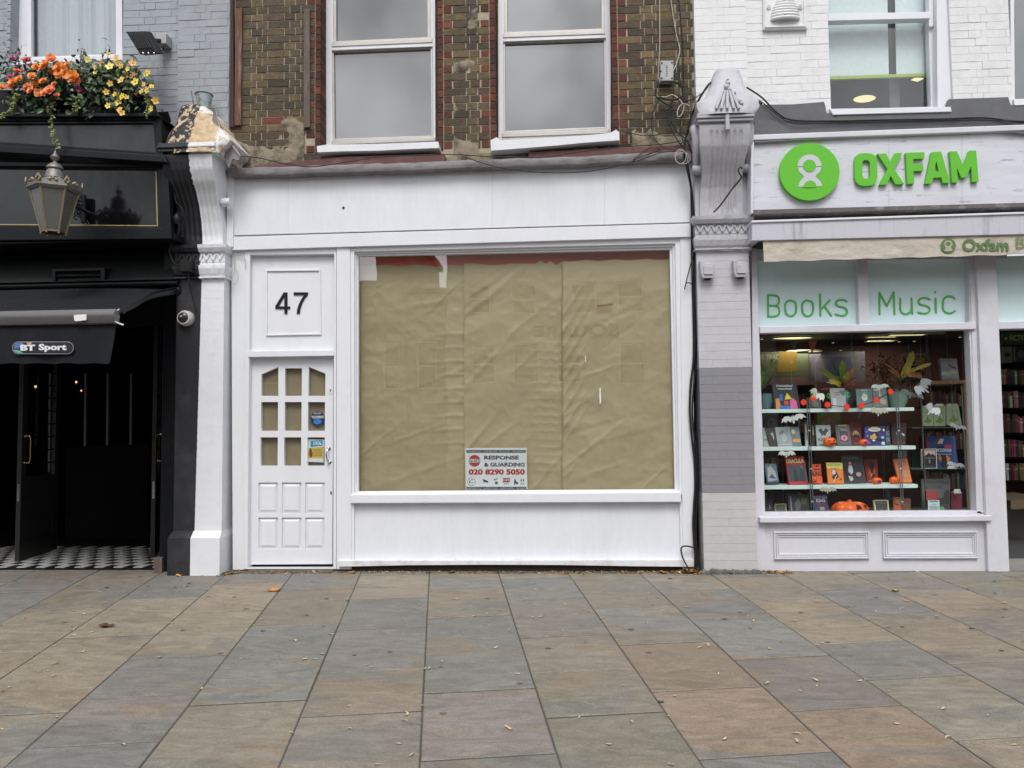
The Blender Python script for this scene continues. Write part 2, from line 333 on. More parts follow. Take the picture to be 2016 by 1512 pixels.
M['brass']=mat('polished_brass',(0.62,0.48,0.24),0.22,metal=1.0)
M['brass_old']=mat('weathered_brass',(0.27,0.22,0.135),0.45,metal=0.5,dirt=(0.11,0.10,0.09),dirt_amt=0.6,dirt_scale=20,bump=0.3)
M['tin_old']=mat('lantern_grey_metal',(0.17,0.165,0.16),0.5,metal=0.4,dirt=(0.32,0.27,0.20),dirt_amt=0.5,dirt_scale=18,dirt_lo=0.5,dirt_hi=0.7,bump=0.3)
M['film'].node_tree.nodes['Principled BSDF'].inputs['IOR'].default_value=2.4
M['lantern_glass']=mat('smoked_lantern_glass',(0.12,0.12,0.108),0.15,dirt=(0.17,0.16,0.13),dirt_amt=0.5,dirt_scale=6,spec=0.7)
M['grey_plastic']=mat('grey_plastic_box',(0.36,0.37,0.38),0.5,dirt=(0.15,0.14,0.13),dirt_amt=0.4,dirt_scale=15)
M['pale_plastic']=mat('pale_plastic',(0.52,0.50,0.46),0.4,dirt=(0.25,0.22,0.18),dirt_amt=0.3,dirt_scale=12)
M['black_plastic']=mat('black_plastic',(0.009,0.009,0.010),0.5,spec=0.25)
M['black_cable']=mat('black_cable_sheath',(0.012,0.012,0.013),0.55,spec=0.3,dirt=(0.05,0.047,0.045),dirt_amt=0.4,dirt_scale=12)
M['pale_cable']=mat('pale_cable_sheath',(0.42,0.40,0.36),0.5,dirt=(0.2,0.18,0.15),dirt_amt=0.5,dirt_scale=12)
M['gap_shade']=mat('gap_shade_black',(0.022,0.018,0.015),0.9)  # near-black colour standing in for the shade inside gaps, slots and holes
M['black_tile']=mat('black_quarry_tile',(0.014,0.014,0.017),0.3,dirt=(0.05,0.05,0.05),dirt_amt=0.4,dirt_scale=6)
M['tile_white']=mat('worn_white_tile',(0.62,0.61,0.57),0.4,dirt=(0.3,0.29,0.26),dirt_amt=0.6,dirt_scale=8)
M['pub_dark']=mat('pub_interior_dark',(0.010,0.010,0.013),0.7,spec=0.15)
M['pub_wood']=mat('pub_door_paint',(0.030,0.029,0.028),0.35,spec=0.5,flake=(0.26,0.25,0.22),flake_scale=16,flake_lo=0.73,bump=0.2)
M['lamp']=mat('warm_lamp_bulb',(1,0.8,0.5),0.5,emit=(1.0,0.62,0.28),emit_s=1.0)
M['ceiling_lamp']=mat('shop_ceiling_lamp',(0.8,0.75,0.5),0.5,emit=(1.0,0.90,0.45),emit_s=0.75)
M['dull_lamp']=mat('upstairs_lamp_shade',(0.9,0.8,0.5),0.5,emit=(1.0,0.86,0.45),emit_s=0.7)
M['curtain']=mat('white_net_curtain',(0.42,0.45,0.50),0.8,bump=0.2,bump_scale=90)
M['soil']=mat('dark_compost',(0.02,0.016,0.012),0.95)
M['leafcol']=mat('plant_leaf',(1,1,1),0.5,vcol=True,fine=0.2,bump=0.1)
M['petal']=mat('flower_petal',(1,1,1),0.55,vcol=True,fine=0.08)
M['dryleaf']=mat('fallen_leaf',(1,1,1),0.8,vcol=True,fine=0.2,bump=0.3)
M['white_card']=mat('white_card',(0.72,0.73,0.70),0.6,fine=0.03)
M['shelf_edge']=mat('white_shelf',(0.66,0.78,0.76),0.35,fine=0.02)
M['rail_metal']=mat('shelf_upright_metal',(0.30,0.32,0.33),0.35,metal=0.8)
M['orange']=mat('orange_moulded_plastic',(0.83,0.13,0.02),0.35,fine=0.03)
M['pot_blue']=mat('blue_green_glazed_pot',(0.12,0.21,0.23),0.25)
M['pot_green']=mat('sage_glazed_pot',(0.17,0.27,0.21),0.25)
M['wood_shelf']=mat('light_wood_shelf',(0.35,0.19,0.09),0.5,stretch=(1,8,8),fine=0.15)
M['books']=mat('book_spines',(1,1,1),0.6,vcol=True,fine=0.1)
M['shop_floor']=mat('shop_carpet',(0.05,0.05,0.055),0.9)
M['shop_wall']=mat('maroon_shop_wall',(0.035,0.010,0.009),0.8)
M['shop_ceiling']=mat('dark_shop_ceiling',(0.04,0.05,0.045),0.8)
M['pot_tin']=mat('rusty_pale_blue_bucket',(0.33,0.43,0.45),0.5,dirt=(0.26,0.13,0.06),dirt_amt=0.9,dirt_scale=18,dirt_lo=0.5,dirt_hi=0.62)
M['asphalt']=mat('asphalt',(0.05,0.05,0.052),0.9,bump=0.6,bump_scale=80,fine=0.2)
# ================================================================== PAVEMENT
def flag_material():
    m=bpy.data.materials.new('york_stone_flag'); m.use_nodes=True; t=m.node_tree; N=t.nodes; L=t.links; b=N['Principled BSDF']
    b.inputs['Roughness'].default_value=0.75; b.inputs['Specular IOR Level'].default_value=0.35
    g=N.new('ShaderNodeNewGeometry'); a=N.new('ShaderNodeVertexColor'); a.layer_name='Col'
    # slab-own offset so that the veining breaks at every joint
    vo=N.new('ShaderNodeVectorMath'); vo.operation='MULTIPLY'; vo.inputs[1].default_value=(700,900,500); L.new(a.outputs[0],vo.inputs[0])
    va=N.new('ShaderNodeVectorMath'); va.operation='ADD'; L.new(g.outputs['Position'],va.inputs[0]); L.new(vo.outputs[0],va.inputs[1])
    mp=N.new('ShaderNodeMapping'); mp.inputs['Scale'].default_value=(0.55,1.5,1); mp.inputs['Rotation'].default_value=(0,0,0.2); L.new(va.outputs[0],mp.inputs[0])
    def nz(s,d,r,v,dist=0.0):
        n=N.new('ShaderNodeTexNoise'); n.inputs['Scale'].default_value=s; n.inputs['Detail'].default_value=d; n.inputs['Roughness'].default_value=r; n.inputs['Distortion'].default_value=dist; L.new(v,n.inputs['Vector']); return n.outputs[0]
    def rg(v,p,q,c,d):
        r=N.new('ShaderNodeMapRange'); 
        for i,x in zip(('From Min','From Max','To Min','To Max'),(p,q,c,d)): r.inputs[i].default_value=x
        L.new(v,r.inputs['Value']); return r.outputs[0]
    def mix(f,c1,c2,bt='MIX'):
        x=N.new('ShaderNodeMix'); x.data_type='RGBA'; x.blend_type=bt
        if isinstance(f,float): x.inputs[0].default_value=f
        else: L.new(f,x.inputs[0])
        for s_,c in ((6,c1),(7,c2)):
            if isinstance(c,tuple): x.inputs[s_].default_value=(*c,1)
            else: L.new(c,x.inputs[s_])
        return x.outputs[2]
    big=nz(1.1,3,0.5,mp.outputs[0],0.6)
    c=mix(rg(big,0.57,0.585,0,0.6),a.outputs[0],(0.158,0.158,0.146))
    c=mix(rg(nz(1.7,3,0.5,mp.outputs[0],0.8),0.57,0.60,0,0.55),c,(0.212,0.168,0.118))
    vein=nz(5,7,0.7,mp.outputs[0],2.2)
    vs_=rg(vein,0.3,0.7,0.70,1.28); cc=N.new('ShaderNodeCombineColor'); [L.new(vs_,cc.inputs[i]) for i in range(3)]
    c=mix(1.0,c,cc.outputs[0],'MULTIPLY')
    fine=rg(nz(90,4,0.75,g.outputs['Position']),0.3,0.7,0.78,1.22); c2=N.new('ShaderNodeCombineColor'); [L.new(fine,c2.inputs[i]) for i in range(3)]
    c=mix(1.0,c,c2.outputs[0],'MULTIPLY')
    st=nz(2.3,6,0.75,g.outputs['Position'])
    c=mix(rg(st,0.54,0.78,0,0.5),c,(0.085,0.080,0.070))
    c=mix(rg(nz(9,5,0.7,g.outputs['Position']),0.64,0.72,0,0.35),c,(0.05,0.048,0.045))
    L.new(c,b.inputs['Base Color'])
    rr=rg(vein,0.3,0.7,0.62,0.85); L.new(rr,b.inputs['Roughness'])
    b1=N.new('ShaderNodeBump'); b1.inputs['Strength'].default_value=0.55; b1.inputs['Distance'].default_value=0.006; L.new(vein,b1.inputs['Height'])
    b2=N.new('ShaderNodeBump'); b2.inputs['Strength'].default_value=0.3; b2.inputs['Distance'].default_value=0.002; L.new(nz(60,4,0.7,g.outputs['Position']),b2.inputs['Height']); L.new(b1.outputs[0],b2.inputs['Normal'])
    L.new(b2.outputs[0],b.inputs['Normal'])
    return m
M['flag']=flag_material()
US=[-8.1,-7.48,-6.86,-6.23,-5.61,-4.98,-4.36,-3.72,-3.08,-2.46,-1.827,-1.192,-0.56,0.07,0.71,1.33,1.96,2.57,3.2,3.83,4.45,5.1,5.7,6.3,6.9,7.5,8.1]
VK={5:[-.06,-1.0,-2.0,-3.0],6:[-.72,-1.68,-2.6],7:[-.44,-1.42,-2.72,-3.6],8:[-.05,-.91,-1.92,-2.55,-3.14,-4.1],9:[-.35,-1.34,-2.72,-3.6],10:[.08,-.70,-1.51,-2.33,-2.95,-3.8],
    11:[-.49,-1.31,-2.09,-2.72,-3.5],12:[-.22,-.95,-1.85,-2.49,-3.12,-3.9],13:[-.38,-1.26,-2.08,-2.86,-3.64],14:[-.82,-1.63,-2.44,-3.2,-4.0],15:[-.48,-1.2,-2.24,-2.85,-3.61],16:[-.35,-.99,-1.66,-2.68,-3.4],17:[-.5,-1.26,-2.28,-3.1],18:[-.3,-1.01,-1.9,-2.7]}
TAN=(0.222,0.192,0.148); BRN=(0.214,0.183,0.145); GRY=(0.176,0.172,0.158); OLV=(0.200,0.182,0.146); PUR=(0.194,0.176,0.156); RED_=(0.226,0.176,0.132)
KC={5:[GRY,GRY,TAN,GRY,OLV],6:[OLV,TAN,BRN,PUR,GRY],7:[GRY,TAN,TAN,OLV,GRY],8:[GRY,TAN,TAN,GRY,PUR,GRY],9:[GRY,BRN,GRY,OLV,OLV],10:[GRY,BRN,GRY,GRY,TAN,OLV],11:[GRY,BRN,GRY,GRY,PUR,OLV],12:[OLV,GRY,PUR,OLV,OLV,OLV],13:[OLV,OLV,GRY,RED_,RED_,GRY],14:[OLV,GRY,GRY,PUR,RED_,BRN],15:[GRY,OLV,TAN,GRY,OLV,TAN],16:[OLV,OLV,GRY,TAN,PUR,OLV],17:[GRY,BRN,TAN,TAN]}
GA=R_(8.748); ca,sa=math.cos(GA),math.sin(GA)
rnd=random.Random(7)
def clip(poly,f):   # keep f(p)<=0
    o=[]
    for i in range(len(poly)):
        a,b=poly[i],poly[(i+1)%len(poly)]; fa,fb=f(a),f(b)
        if fa<=0: o.append(a)
        if (fa<0)!=(fb<0) and fa!=fb:
            t=fa/(fa-fb); o.append((a[0]+(b[0]-a[0])*t,a[1]+(b[1]-a[1])*t))
    return o
pv=MB()
for i in range(len(US)-1):
    u0,u1=US[i],US[i+1]; vs_=[2.2]
    vs_+= VK.get(i,[])
    if i not in VK: vs_.append(-rnd.uniform(0.1,0.9))
    while vs_[-1]>-9.2: vs_.append(vs_[-1]-rnd.choice([0.62,0.75,0.85,1.0]))
    for k in range(len(vs_)-1):
        v1,v0=vs_[k],vs_[k+1]; j=0.0038; jt=0.0065
        base=KC.get(i,[])[k] if i in KC and k<len(KC[i]) else rnd.choice([TAN,BRN,GRY,OLV,OLV,PUR,GRY])
        f=rnd.uniform(0.9,1.1); col=tuple(c*f*rnd.uniform(0.98,1.02) for c in base)
        P=[(u0+j,v0+jt),(u1-j,v0+jt),(u1-j,v1-jt),(u0+j,v1-jt)]
        P=[(a+rnd.uniform(-.0015,.0015),b+rnd.uniform(-.0015,.0015)) for a,b in P]
        P=[(a*ca-b*sa,a*sa+b*ca) for a,b in P]
        P=clip(P,lambda p:p[1]-0.03); 
        if len(P)>2: P=clip(P,lambda p:-8.4-p[1])
        if len(P)<3: continue
        cx=sum(p[0] for p in P)/len(P); cy=sum(p[1] for p in P)/len(P)
        dz=rnd.uniform(-.0015,.0015)
        ins=[]
        for a,b in P:
            d=math.hypot(a-cx,b-cy); ins.append((a+(cx-a)/d*0.006,b+(cy-b)/d*0.006))
        n=len(P); pv.col=col
        pv.add([(a,b,gz(a,b)+dz) for a,b in ins]+[(a,b,gz(a,b)+dz-0.004) for a,b in P]+[],
               [tuple(range(n))]+[(q,(q+1)%n,(q+1)%n+n,q+n) for q in range(n)])
        pv.col=(0.075,0.066,0.057)
        pv.add([(a,b,gz(a,b)+dz-0.004) for a,b in P]+[(a,b,gz(a,b)-0.03) for a,b in P],[(q,(q+1)%n,(q+1)%n+n,q+n) for q in range(n)]) if True else ([(q+n,(q+1)%n+n,(q+1)%n+2*n,q+2*n) for q in range(n)])
# old chewing-gum spots trodden into the stone
for k in range(80):
    x=rnd.uniform(-5.4,4.4); y=-abs(rnd.gauss(0,1.5))-0.1
    if y<-5: continue
    r=rnd.uniform(0.008,0.022); d=rnd.uniform(0.075,0.115); pv.col=(d,d*0.98,d*0.95); s_=rnd.uniform(0.6,1.0)
    pv.add([(x+r*math.cos(a)*(1+.15*math.sin(3*a+k)),y+r*s_*math.sin(a),gz(x,y)+0.0035) for a in [2*math.pi*q/9 for q in range(9)]],[tuple(range(9))])
pv.build('pavement',M['flag'],kind='structure',recalc=False)
jb=MB(); xs=[-9,9]
jb.add([(x,y,gz(x,y)-0.006) for x,y in ((-14,-8.4),(14,-8.4),(14,0.03),(-14,0.03))],[(0,1,2,3)])
jb.build('pavement_bed',mat('joint_grit',(0.075,0.066,0.058),0.95,bump=0.8,bump_scale=60,fine=0.25),kind='structure',recalc=False)
kb=MB(); kb.box(-14,14,-8.72,-8.4,-0.75,-0.405); kb.build('kerb',mat('granite_kerb',(0.2,0.2,0.2),0.8,bump=0.5),kind='structure')
rd=MB(); rd.add([(-90,-40,-0.56),(90,-40,-0.56),(90,60,-0.57),(-90,60,-0.57)],[(0,1,2,3)]); rd.build('road',M['asphalt'],kind='structure',recalc=False)
rd=MB(); rd.box(-40,40,-24.6,-20,-0.7,-0.44); rd.build('far_pavement',mat('far_paving',(0.15,0.14,0.12),0.8),kind='structure')

# ================================================================== HOUSES ACROSS THE STREET (seen in the glass)
def far_house(x0,x1,h,wallcol,wins,label,roofcol=(0.07,0.07,0.075),rg_=0.5):
    r=thing('terraced_house',label,'house',((x0+x1)/2,-24.6,-0.44),'houses across the street')
    b=MB(); holes=[[(a,c),(b_,c),(b_,d),(a,d)] for a,b_,c,d in wins]
    b.holed([(x0,-0.44),(x1,-0.44),(x1,h),(x0,h)],holes,-24.6,-24.9); b.box(x0,x1,-34,-25.3,-0.44,h)
    b.build('wall',mat('far_wall',wallcol,0.8),r)
    for a,b_,c,d in wins:
        g=MB(); fr=MB(); g.box(a,b_,-25.0,-24.95,c,d); fr.holed([(a,c),(b_,c),(b_,d),(a,d)],[[(a+.08,c+.08),(b_-.08,c+.08),(b_-.08,(c+d)/2-.04),(a+.08,(c+d)/2-.04)],[(a+.08,(c+d)/2+.04),(b_-.08,(c+d)/2+.04),(b_-.08,d-.08),(a+.08,d-.08)]],-24.85,-24.93)
        wo_=fr.build('window',M['white'],r); g.build('pane',M['black_mirror'],wo_)
    rf=MB(); rf.prism([(x0-.2,h),(x1+.2,h),(x1+.2,h+.25),(x0-.2,h+.25)],-24.4,-34); rf.add([(x0,-24.6,h+.25),(x1,-24.6,h+.25),(x1,-29,h+rg_),(x0,-29,h+rg_),(x0,-33.5,h+.25),(x1,-33.5,h+.25)],[(0,1,2,3),(3,2,5,4),(0,3,4),(1,5,2)])
    rf.build('roof',mat('far_slate',roofcol,0.7),r); return r
far_house(-30,-7.61,7.35,(0.16,0.10,0.07),[(x,x+1.2,3.3,5.4) for x in range(-28,-10,3)],'brick terrace house across the road, low one with slate roof')
far_house(-7.55,-6.3,9.9,(0.20,0.17,0.12),[(-7.3,-6.6,3,5)],'narrow tall yellow brick house across the road')
far_house(-6.24,-4.63,7.0,(0.17,0.15,0.11),[(-5.9,-5.0,3,5)],'low narrow house between taller ones across the road',rg_=0.3)
far_house(-4.57,9.0,10.5,(0.62,0.57,0.46),[(-3.59,-2.54,3.15,4.77),(-1.78,-.74,3.15,4.77),(.02,1.05,3.15,4.77),(2.6,3.7,3.15,4.77),(-3.7,-2.7,6.1,7.4),(-1.85,-.8,6.1,7.4),(.7,1.73,6.1,7.4),(2.59,3.72,6.1,7.4),(5.5,6.6,6.1,7.4)],'cream rendered house with large dark lettering across the road')
far_house(9.4,34,8.6,(0.15,0.09,0.065),[(x,x+1.2,z,z+1.9) for x in range(11,32,3) for z in (3.2,6.0)],'dark brick house across the road, widest one')
sq=MB(); put_text(sq,'SQUARE',lambda u,v,o:Vector((-u,-24.57,v)),-2.6,4.98,0.92,5.6,0,bold=0.04); sq.build('house_lettering',flat(40,38,36),label='large dark SQUARE lettering on the cream house across the road',category='lettering')

# ================================================================== BRICKWORK
def brick_wall(mb,mo,x0,x1,z0,z1,holes,Y,colfn,course=0.0757,L=0.225,Hd=0.1125,joint=0.010,depth=0.02,jit=0.0015,seed=1,zbase=None,skip=None,odd_holes=None):
    # Flemish bond: bricks stand `depth` proud of the mortar sheet
    r=random.Random(seed); k=0; z=z0 if zbase is None else zbase
    while z<z1:
        za,zb=max(z,z0)+joint/2,min(z+course,z1)-joint/2
        if zb-za>0.015:
            iv=[(x0,x1)]
            for hx0,hx1,hz0,hz1 in (holes if (k%2==0 or not odd_holes) else odd_holes):
                if hz0<zb and hz1>za:
                    n=[]
                    for a,b in iv:
                        if hx1<=a or hx0>=b: n.append((a,b)); continue
                        if a<hx0: n.append((a,hx0))
                        if b>hx1: n.append((hx1,b))
                    iv=n
            for a,b in iv:
                x=a-(0 if k%2 else Hd*1.5); s=0 if k%2 else 1
                while x<b:
                    ln=L if s%2==0 else Hd; xa,xb=max(x,a),min(x+ln,b); x+=ln; s+=1
                    if xb-xa<0.03: continue
                    if skip and skip(xa,za,r): continue
                    mb.col=colfn(xa,xb,za,k,s,r,a,b)
                    mb.rough_box(xa+joint/2,xb-joint/2,Y+r.uniform(-jit,jit)*2,Y+depth,za,zb,jit,r)
        z+=course; k+=1
def mortar(mo,x0,x1,z0,z1,holes,Y,thick=0.12):
    mo.holed([(x0,z0),(x1,z0),(x1,z1),(x0,z1)],[[(a,c),(b,c),(b,d),(a,d)] for a,b,c,d in holes],Y,Y+thick)
def pxrect(x0,y0,x1,y1,Y):
    a=W(x0,y1,Y); b=W(x1,y0,Y); return (a.x,b.x,a.z,b.z)
TOPZ=7.2
STOCK=[(0.135,0.098,0.050),(0.092,0.070,0.042),(0.072,0.056,0.038),(0.155,0.110,0.052),(0.058,0.046,0.034),(0.110,0.080,0.044),(0.088,0.070,0.046),(0.095,0.062,0.042)]
RED=[(0.22,0.060,0.036),(0.17,0.045,0.03),(0.27,0.075,0.04),(0.14,0.045,0.035)]

# ================================================================== THE EMPTY SHOP (number 47)
SH=thing('vacant_shop','empty white painted shop with yellow brick upper floor between black pub and lavender shop','building',(-0.9,0,gz(-0.9,0)))
XL47=W(450,150,0.1).x; XR47=W(1367,60,0.1).x
YB=0.12                                 # brick face
wl=W(631,150,YB).x; wl2=W(862,150,YB).x; wr=W(975,150,YB).x; wr2=W(1206,150,YB).x
zs1=W(740,290,YB).z; zs2=W(1090,275,YB).z; ztop=6.35
holes=[(wl,wl2,zs1,ztop),(wr,wr2,zs2,ztop)]
zb0=W(900,322,YB).z
def stock(xa,xb,z,k,s,r,a,b):
    near=lambda e: abs(xa-e)<0.02 or abs(xb-e)<0.02
    inzone=any(abs(xb-h[0]+0.05)<0.02 or abs(xa-h[1]-0.05)<0.02 for h in holes) and z>zs1+0.05
    c=r.choice(STOCK)
    if z<zb0+0.42 and r.random()<0.5: c=tuple(v*0.55 for v in c)
    if 0.25>0: pass
    if inzone and k%2==0: c=r.choice(RED)
    elif r.random()<0.006: c=r.choice(RED)
    f=r.uniform(0.8,1.2); k_=0.15 if c not in RED else 0; mn=(0.098,0.074,0.044); return tuple((v*(1-k_)+m*k_)*f for v,m in zip(c,mn))
def rend_h(x,z):
    h=z-zb0
    n=mnoise.noise(Vector((x*2.2,z*4.0,3.1)))+0.35*mnoise.noise(Vector((x*9,z*9,1)))
    m=0.26-h*1.0+n*0.5
    if -1.05<x<-0.6: m=max(m,n*0.8-0.17-0.03*max(0,h-0.4))
    return m
def skipb(x,z,r):      # the bottom courses are smothered in crumbling render
    h=z-zb0; n=mnoise.noise(Vector((x*2.2,z*4.0,3.1)))
    return rend_h(x+0.06,z+0.035)>0.16
bk=MB(); brick_wall(bk,None,XL47+0.05,XR47,zb0,TOPZ,[(h[0]-0.148,h[1]+0.148,h[2]-0.04,h[3]) for h in holes],YB,stock,seed=5,skip=skipb,jit=0.0014,odd_holes=[(h[0]-0.055,h[1]+0.055,h[2]-0.04,h[3]) for h in holes])
# moulded dark red brick edges round the windows
for h in holes:
    for sx,e in ((-1,h[0]),(1,h[1])):
        z=h[2]-0.05; k=0
        while z<ztop:
            r=rnd; c=r.choice(RED); f=r.uniform(.32,.62); bk.col=tuple(v*f for v in c)
            xa,xb=(e-0.055,e) if sx<0 else (e,e+0.055)
            bk.rough_box(xa+(0.004 if sx<0 else 0),xb-(0 if sx<0 else 0.004),YB-0.004,YB+0.24,z+0.003,z+0.0725,0.0012,r)
            zk=int(round((z-zb0)/0.0757)); zz0=zb0+zk*0.0757; c=r.choice(RED) if zk%2==0 else r.choice(STOCK); f=r.uniform(.45,.85) if zk%2==0 else r.uniform(.7,1.1); bk.col=tuple(v*f for v in c); w_=0.088 if zk%2==0 else 0.093
            xa,xb=(e-0.055-w_,e-0.055) if sx<0 else (e+0.055,e+0.055+w_)
            if zz0>h[2]-0.13 and (zk%2==0 or zz0<h[2]+0.03): bk.rough_box(xa+0.005,xb-0.005,YB+r.uniform(-.003,.002),YB+0.02,zz0+0.005,zz0+0.0705,0.002,r)
            z+=0.0757; k+=1
bk.build('brickwork',M['brick'],SH)
mo=MB(); mortar(mo,XL47,XR47,zb0,TOPZ,[(h[0]-.03,h[1]+.03,h[2]-.01,h[3]) for h in holes],YB+0.0065,0.26)
mo.build('mortar_wall',M['mortar'],SH)
# crumbling render, as an uneven skin over the lowest courses
rm=MB(); nx,nz_=150,26
gx=[XL47+0.04+(XR47-XL47-0.05)*i/nx for i in range(nx+1)]; zt=W(900,0,YB).z+0.2; gzz=[zb0+(zt-zb0)*(j/60) for j in range(61)]
idx={}
for i,x in enumerate(gx):
    for j,z in enumerate(gzz): idx[i,j]=len(rm.v); m_=rend_h(x,z); rm.v.append((x,YB+0.003-0.013*min(1,max(-1.2,m_*6))-0.003*mnoise.noise(Vector((x*30,z*30,0))),z))
inwin=lambda x,z: any(h[0]-0.15<x<h[1]+0.15 and z>h[2]-0.12 for h in holes)
for i in range(nx):
    for j in range(60):
        xm,zm=(gx[i]+gx[i+1])/2,(gzz[j]+gzz[j+1])/2
        if rend_h(xm,zm)>-0.02 and not inwin(xm,zm) and not inwin(gx[i],zm) and not inwin(gx[i+1],zm): rm.f.append((idx[i,j],idx[i+1,j],idx[i+1,j+1],idx[i,j+1])); rm.c.append((1,1,1)); rm.m.append(0)
rm.build('patch_render',M['render'],SH,smooth='all')

def sash47(px,h,sill):
    # px: dict of photo polygons for one window
    wn=MB(); Yf=0.30
    wn.pp(px['outer'],Yf,Yf+0.10,holes=[px['hu'],px['hl']]); o=wn.build('window',M['white'],SH,bevel=0.004)
    fr=MB()
    def ring(poly,t,y0,y1):
        cx=sum(p[0] for p in poly)/4; cy=sum(p[1] for p in poly)/4
        inner=[(p[0]+(t if p[0]<cx else -t),p[1]+(t if p[1]<cy else -t)) for p in poly]; fr.pp(poly,y0,y1,holes=[inner]); return inner
    ring(px['hu'],6,Yf+0.015,Yf+0.06); ring(px['hl'],4,Yf+0.02,Yf+0.06)
    q=px['rail']; md=[(q[0][0],(q[0][1]+q[3][1])/2),(q[1][0],(q[1][1]+q[2][1])/2)]
    fr.pp([q[0],q[1],(md[1][0],md[1][1]-.6),(md[0][0],md[0][1]-.6)],Yf-0.008,Yf+0.02); fr.pp([(md[0][0],md[0][1]+1),(md[1][0],md[1][1]+1),q[2],q[3]],Yf+0.004,Yf+0.03); fr.pp(px['brail'],Yf-0.012,Yf+0.03)
    fr.build('frame',M['alu'],o,bevel=0.003)
    g=MB()
    for k in ('hu','hl'): g.pane(px[k],Yf+0.05)
    g.build('pane',M['film'],o,recalc=False)
    s=MB(); zz=[(W(x,y,-0.02).x,W(x,y,-0.02).z) for x,y in sill]; s.prism(zz,-0.02,0.30); s.build('sill',M['white_masonry'],o,bevel=0.008)
sash47(dict(outer=[(641,-260),(856,-260),(857.5,284),(642,292)],hu=[(654,-240),(847,-240),(847.5,79),(656,87)],hl=[(653,99),(851.5,91.5),(853,271),(655,277)],
    rail=[(653,84),(851,75.5),(851.5,92),(653.5,100.5)],brail=[(653,277),(856,270),(856.5,277),(653,285)]),holes[0],
    [(623.5,287.5),(640,285),(700,284),(760,283),(863,278.6),(864.5,291.5),(800,294),(740,297),(680,298),(624.5,300)])
sash47(dict(outer=[(980,-260),(1201,-260),(1203,265),(981,276)],hu=[(992,-240),(1189,-240),(1190,62),(993,69)],hl=[(990.5,82),(1193,74.5),(1194.5,254),(991.5,262)],
    rail=[(990,66),(1191,59),(1193,75),(990,83)],brail=[(988,262),(1200,254),(1200.5,262),(988,270)]),holes[1],
    [(965.8,276),(978,270),(985,276),(1040,273),(1100,270),(1160,266),(1202,261.5),(1213,255),(1219,260.5),(1219.5,276),(1150,281),(1100,286),(1040,291),(967,296.6)])
# timber battens fixed on the bricks
for pts,m_,lb in (([(463,16),(476.5,14),(474,246),(461,247)],'wood_red','red-brown weathered upright batten on the bricks beside the grey wall'),([(598,17),(609.5,16),(610,250),(597.5,251)],'wood_old','grey weathered upright batten on the bricks beside the window edge')):
    b=MB(); b.pp(pts,YB-0.035,YB+0.004); b.build('timber_batten',M[m_],bevel=0.004,label=lb,category='batten',group='old battens on the brick wall')
# lead-covered cornice and the red ledge above it
co=MB(); path=[(447,329),(560,327),(680,322),(748,319),(752,321),(905,314),(1000,311),(1130,307),(1250,300),(1368,296)]
N_=60; top=[];
def interp(p,x):
    for a,b in zip(p,p[1:]):
        if a[0]<=x<=b[0]: return a[1]+(b[1]-a[1])*(x-a[0])/(b[0]-a[0])
    return p[-1][1] if x>p[-1][0] else p[0][1]
prof=[(0.10,-5),(-0.03,-4),(-0.10,-2),(-0.13,2),(-0.138,9),(-0.13,15),(-0.115,16.5),(-0.02,16.5)]   # (Y, px offset)
ring0=None
for i in range(N_+1):
    x=447+(1369-447)*i/N_; y=interp(path,x); wob=1.5*mnoise.noise(Vector((x*0.03,0,0)))+0.8*mnoise.noise(Vector((x*0.11,5,0)))
    for Y,dy in prof:
        p=W(x,y+dy+(wob if dy>-10 else 0)*(1 if dy<18 else 1.6),-0.15); co.v.append((p.x,Y+0.006*mnoise.noise(Vector((x*0.06,dy,2))),p.z))
n=len(prof)
for i in range(N_):
    for k in range(n-1): co.f.append((i*n+k,(i+1)*n+k,(i+1)*n+k+1,i*n+k+1)); co.c.append((1,1,1)); co.m.append(0)
co.build('cornice',M['lead'],SH,smooth=True)
rl=MB(); rl.pp([(500,325),(600,316),(680,308),(875,303),(876,322),(500,334)],0.02,0.13); rl.pp([(1040,300),(1200,291),(1366,284),(1367,305),(1040,317)],0.03,0.13); rl.build('ledge',M['oxide'],SH,bevel=0.004)

# fascia, frame and stall riser
fa=MB(); fa.pp([(452,334),(900,325),(1369,309),(1361,437),(460,463)],-0.03,0.12,at=-0.03); fascia=fa.build('fascia',M['white_board'],SH,bevel=0.003)
fa=MB()
for xa,ya,yb in ((567,334,461),(969,322,450),(1190,318,442)):
    fa.pr(xa,ya,xa+0.35,yb,-0.0315,-0.02)
fa.build('joint',M['seam'],fascia)
fa=MB(); fa.pp(circ(676,409,2.6,n=10),-0.034,-0.02); fa.build('drilled_hole',M['gap_shade'],fascia)
fr=MB()
fr.pp([(455,466),(1365,439.5),(1366,466),(456,492.5)],-0.045,0.1); fr.build('architrave',M['white'],SH,bevel=0.004)
door_hole=[(492,502),(657.5,500),(656,1116),(487,1116)]
win_hole=[(690,485),(1340,466),(1342,990),(694,992)]
post=MB(); 
post.pp([(455,490),(482,488),(480,1122),(458,1122)],0.0,0.12)          # slim post beside the pillar
post.build('end_post',M['white'],SH,bevel=0.004)
dfm=MB(); dfm.pp([(481,489),(662,486),(662,1121),(479,1121)],-0.012,0.12,holes=[[(492,502),(657.5,500),(655.5,1119.5),(487.5,1119.5)]]); dfm.build('door_frame',M['white'],SH,bevel=0.006)
pl_=MB(); pl_.pp([(662.5,486),(689,485),(692,1121),(662.5,1121)],-0.022,0.1); pl_.build('post',M['white'],SH,bevel=0.005)
pl_=MB(); pl_.pp([(1339,466),(1364,465),(1368,1121),(1344,1121)],-0.022,0.1); pl_.build('post',M['white'],SH,bevel=0.005)
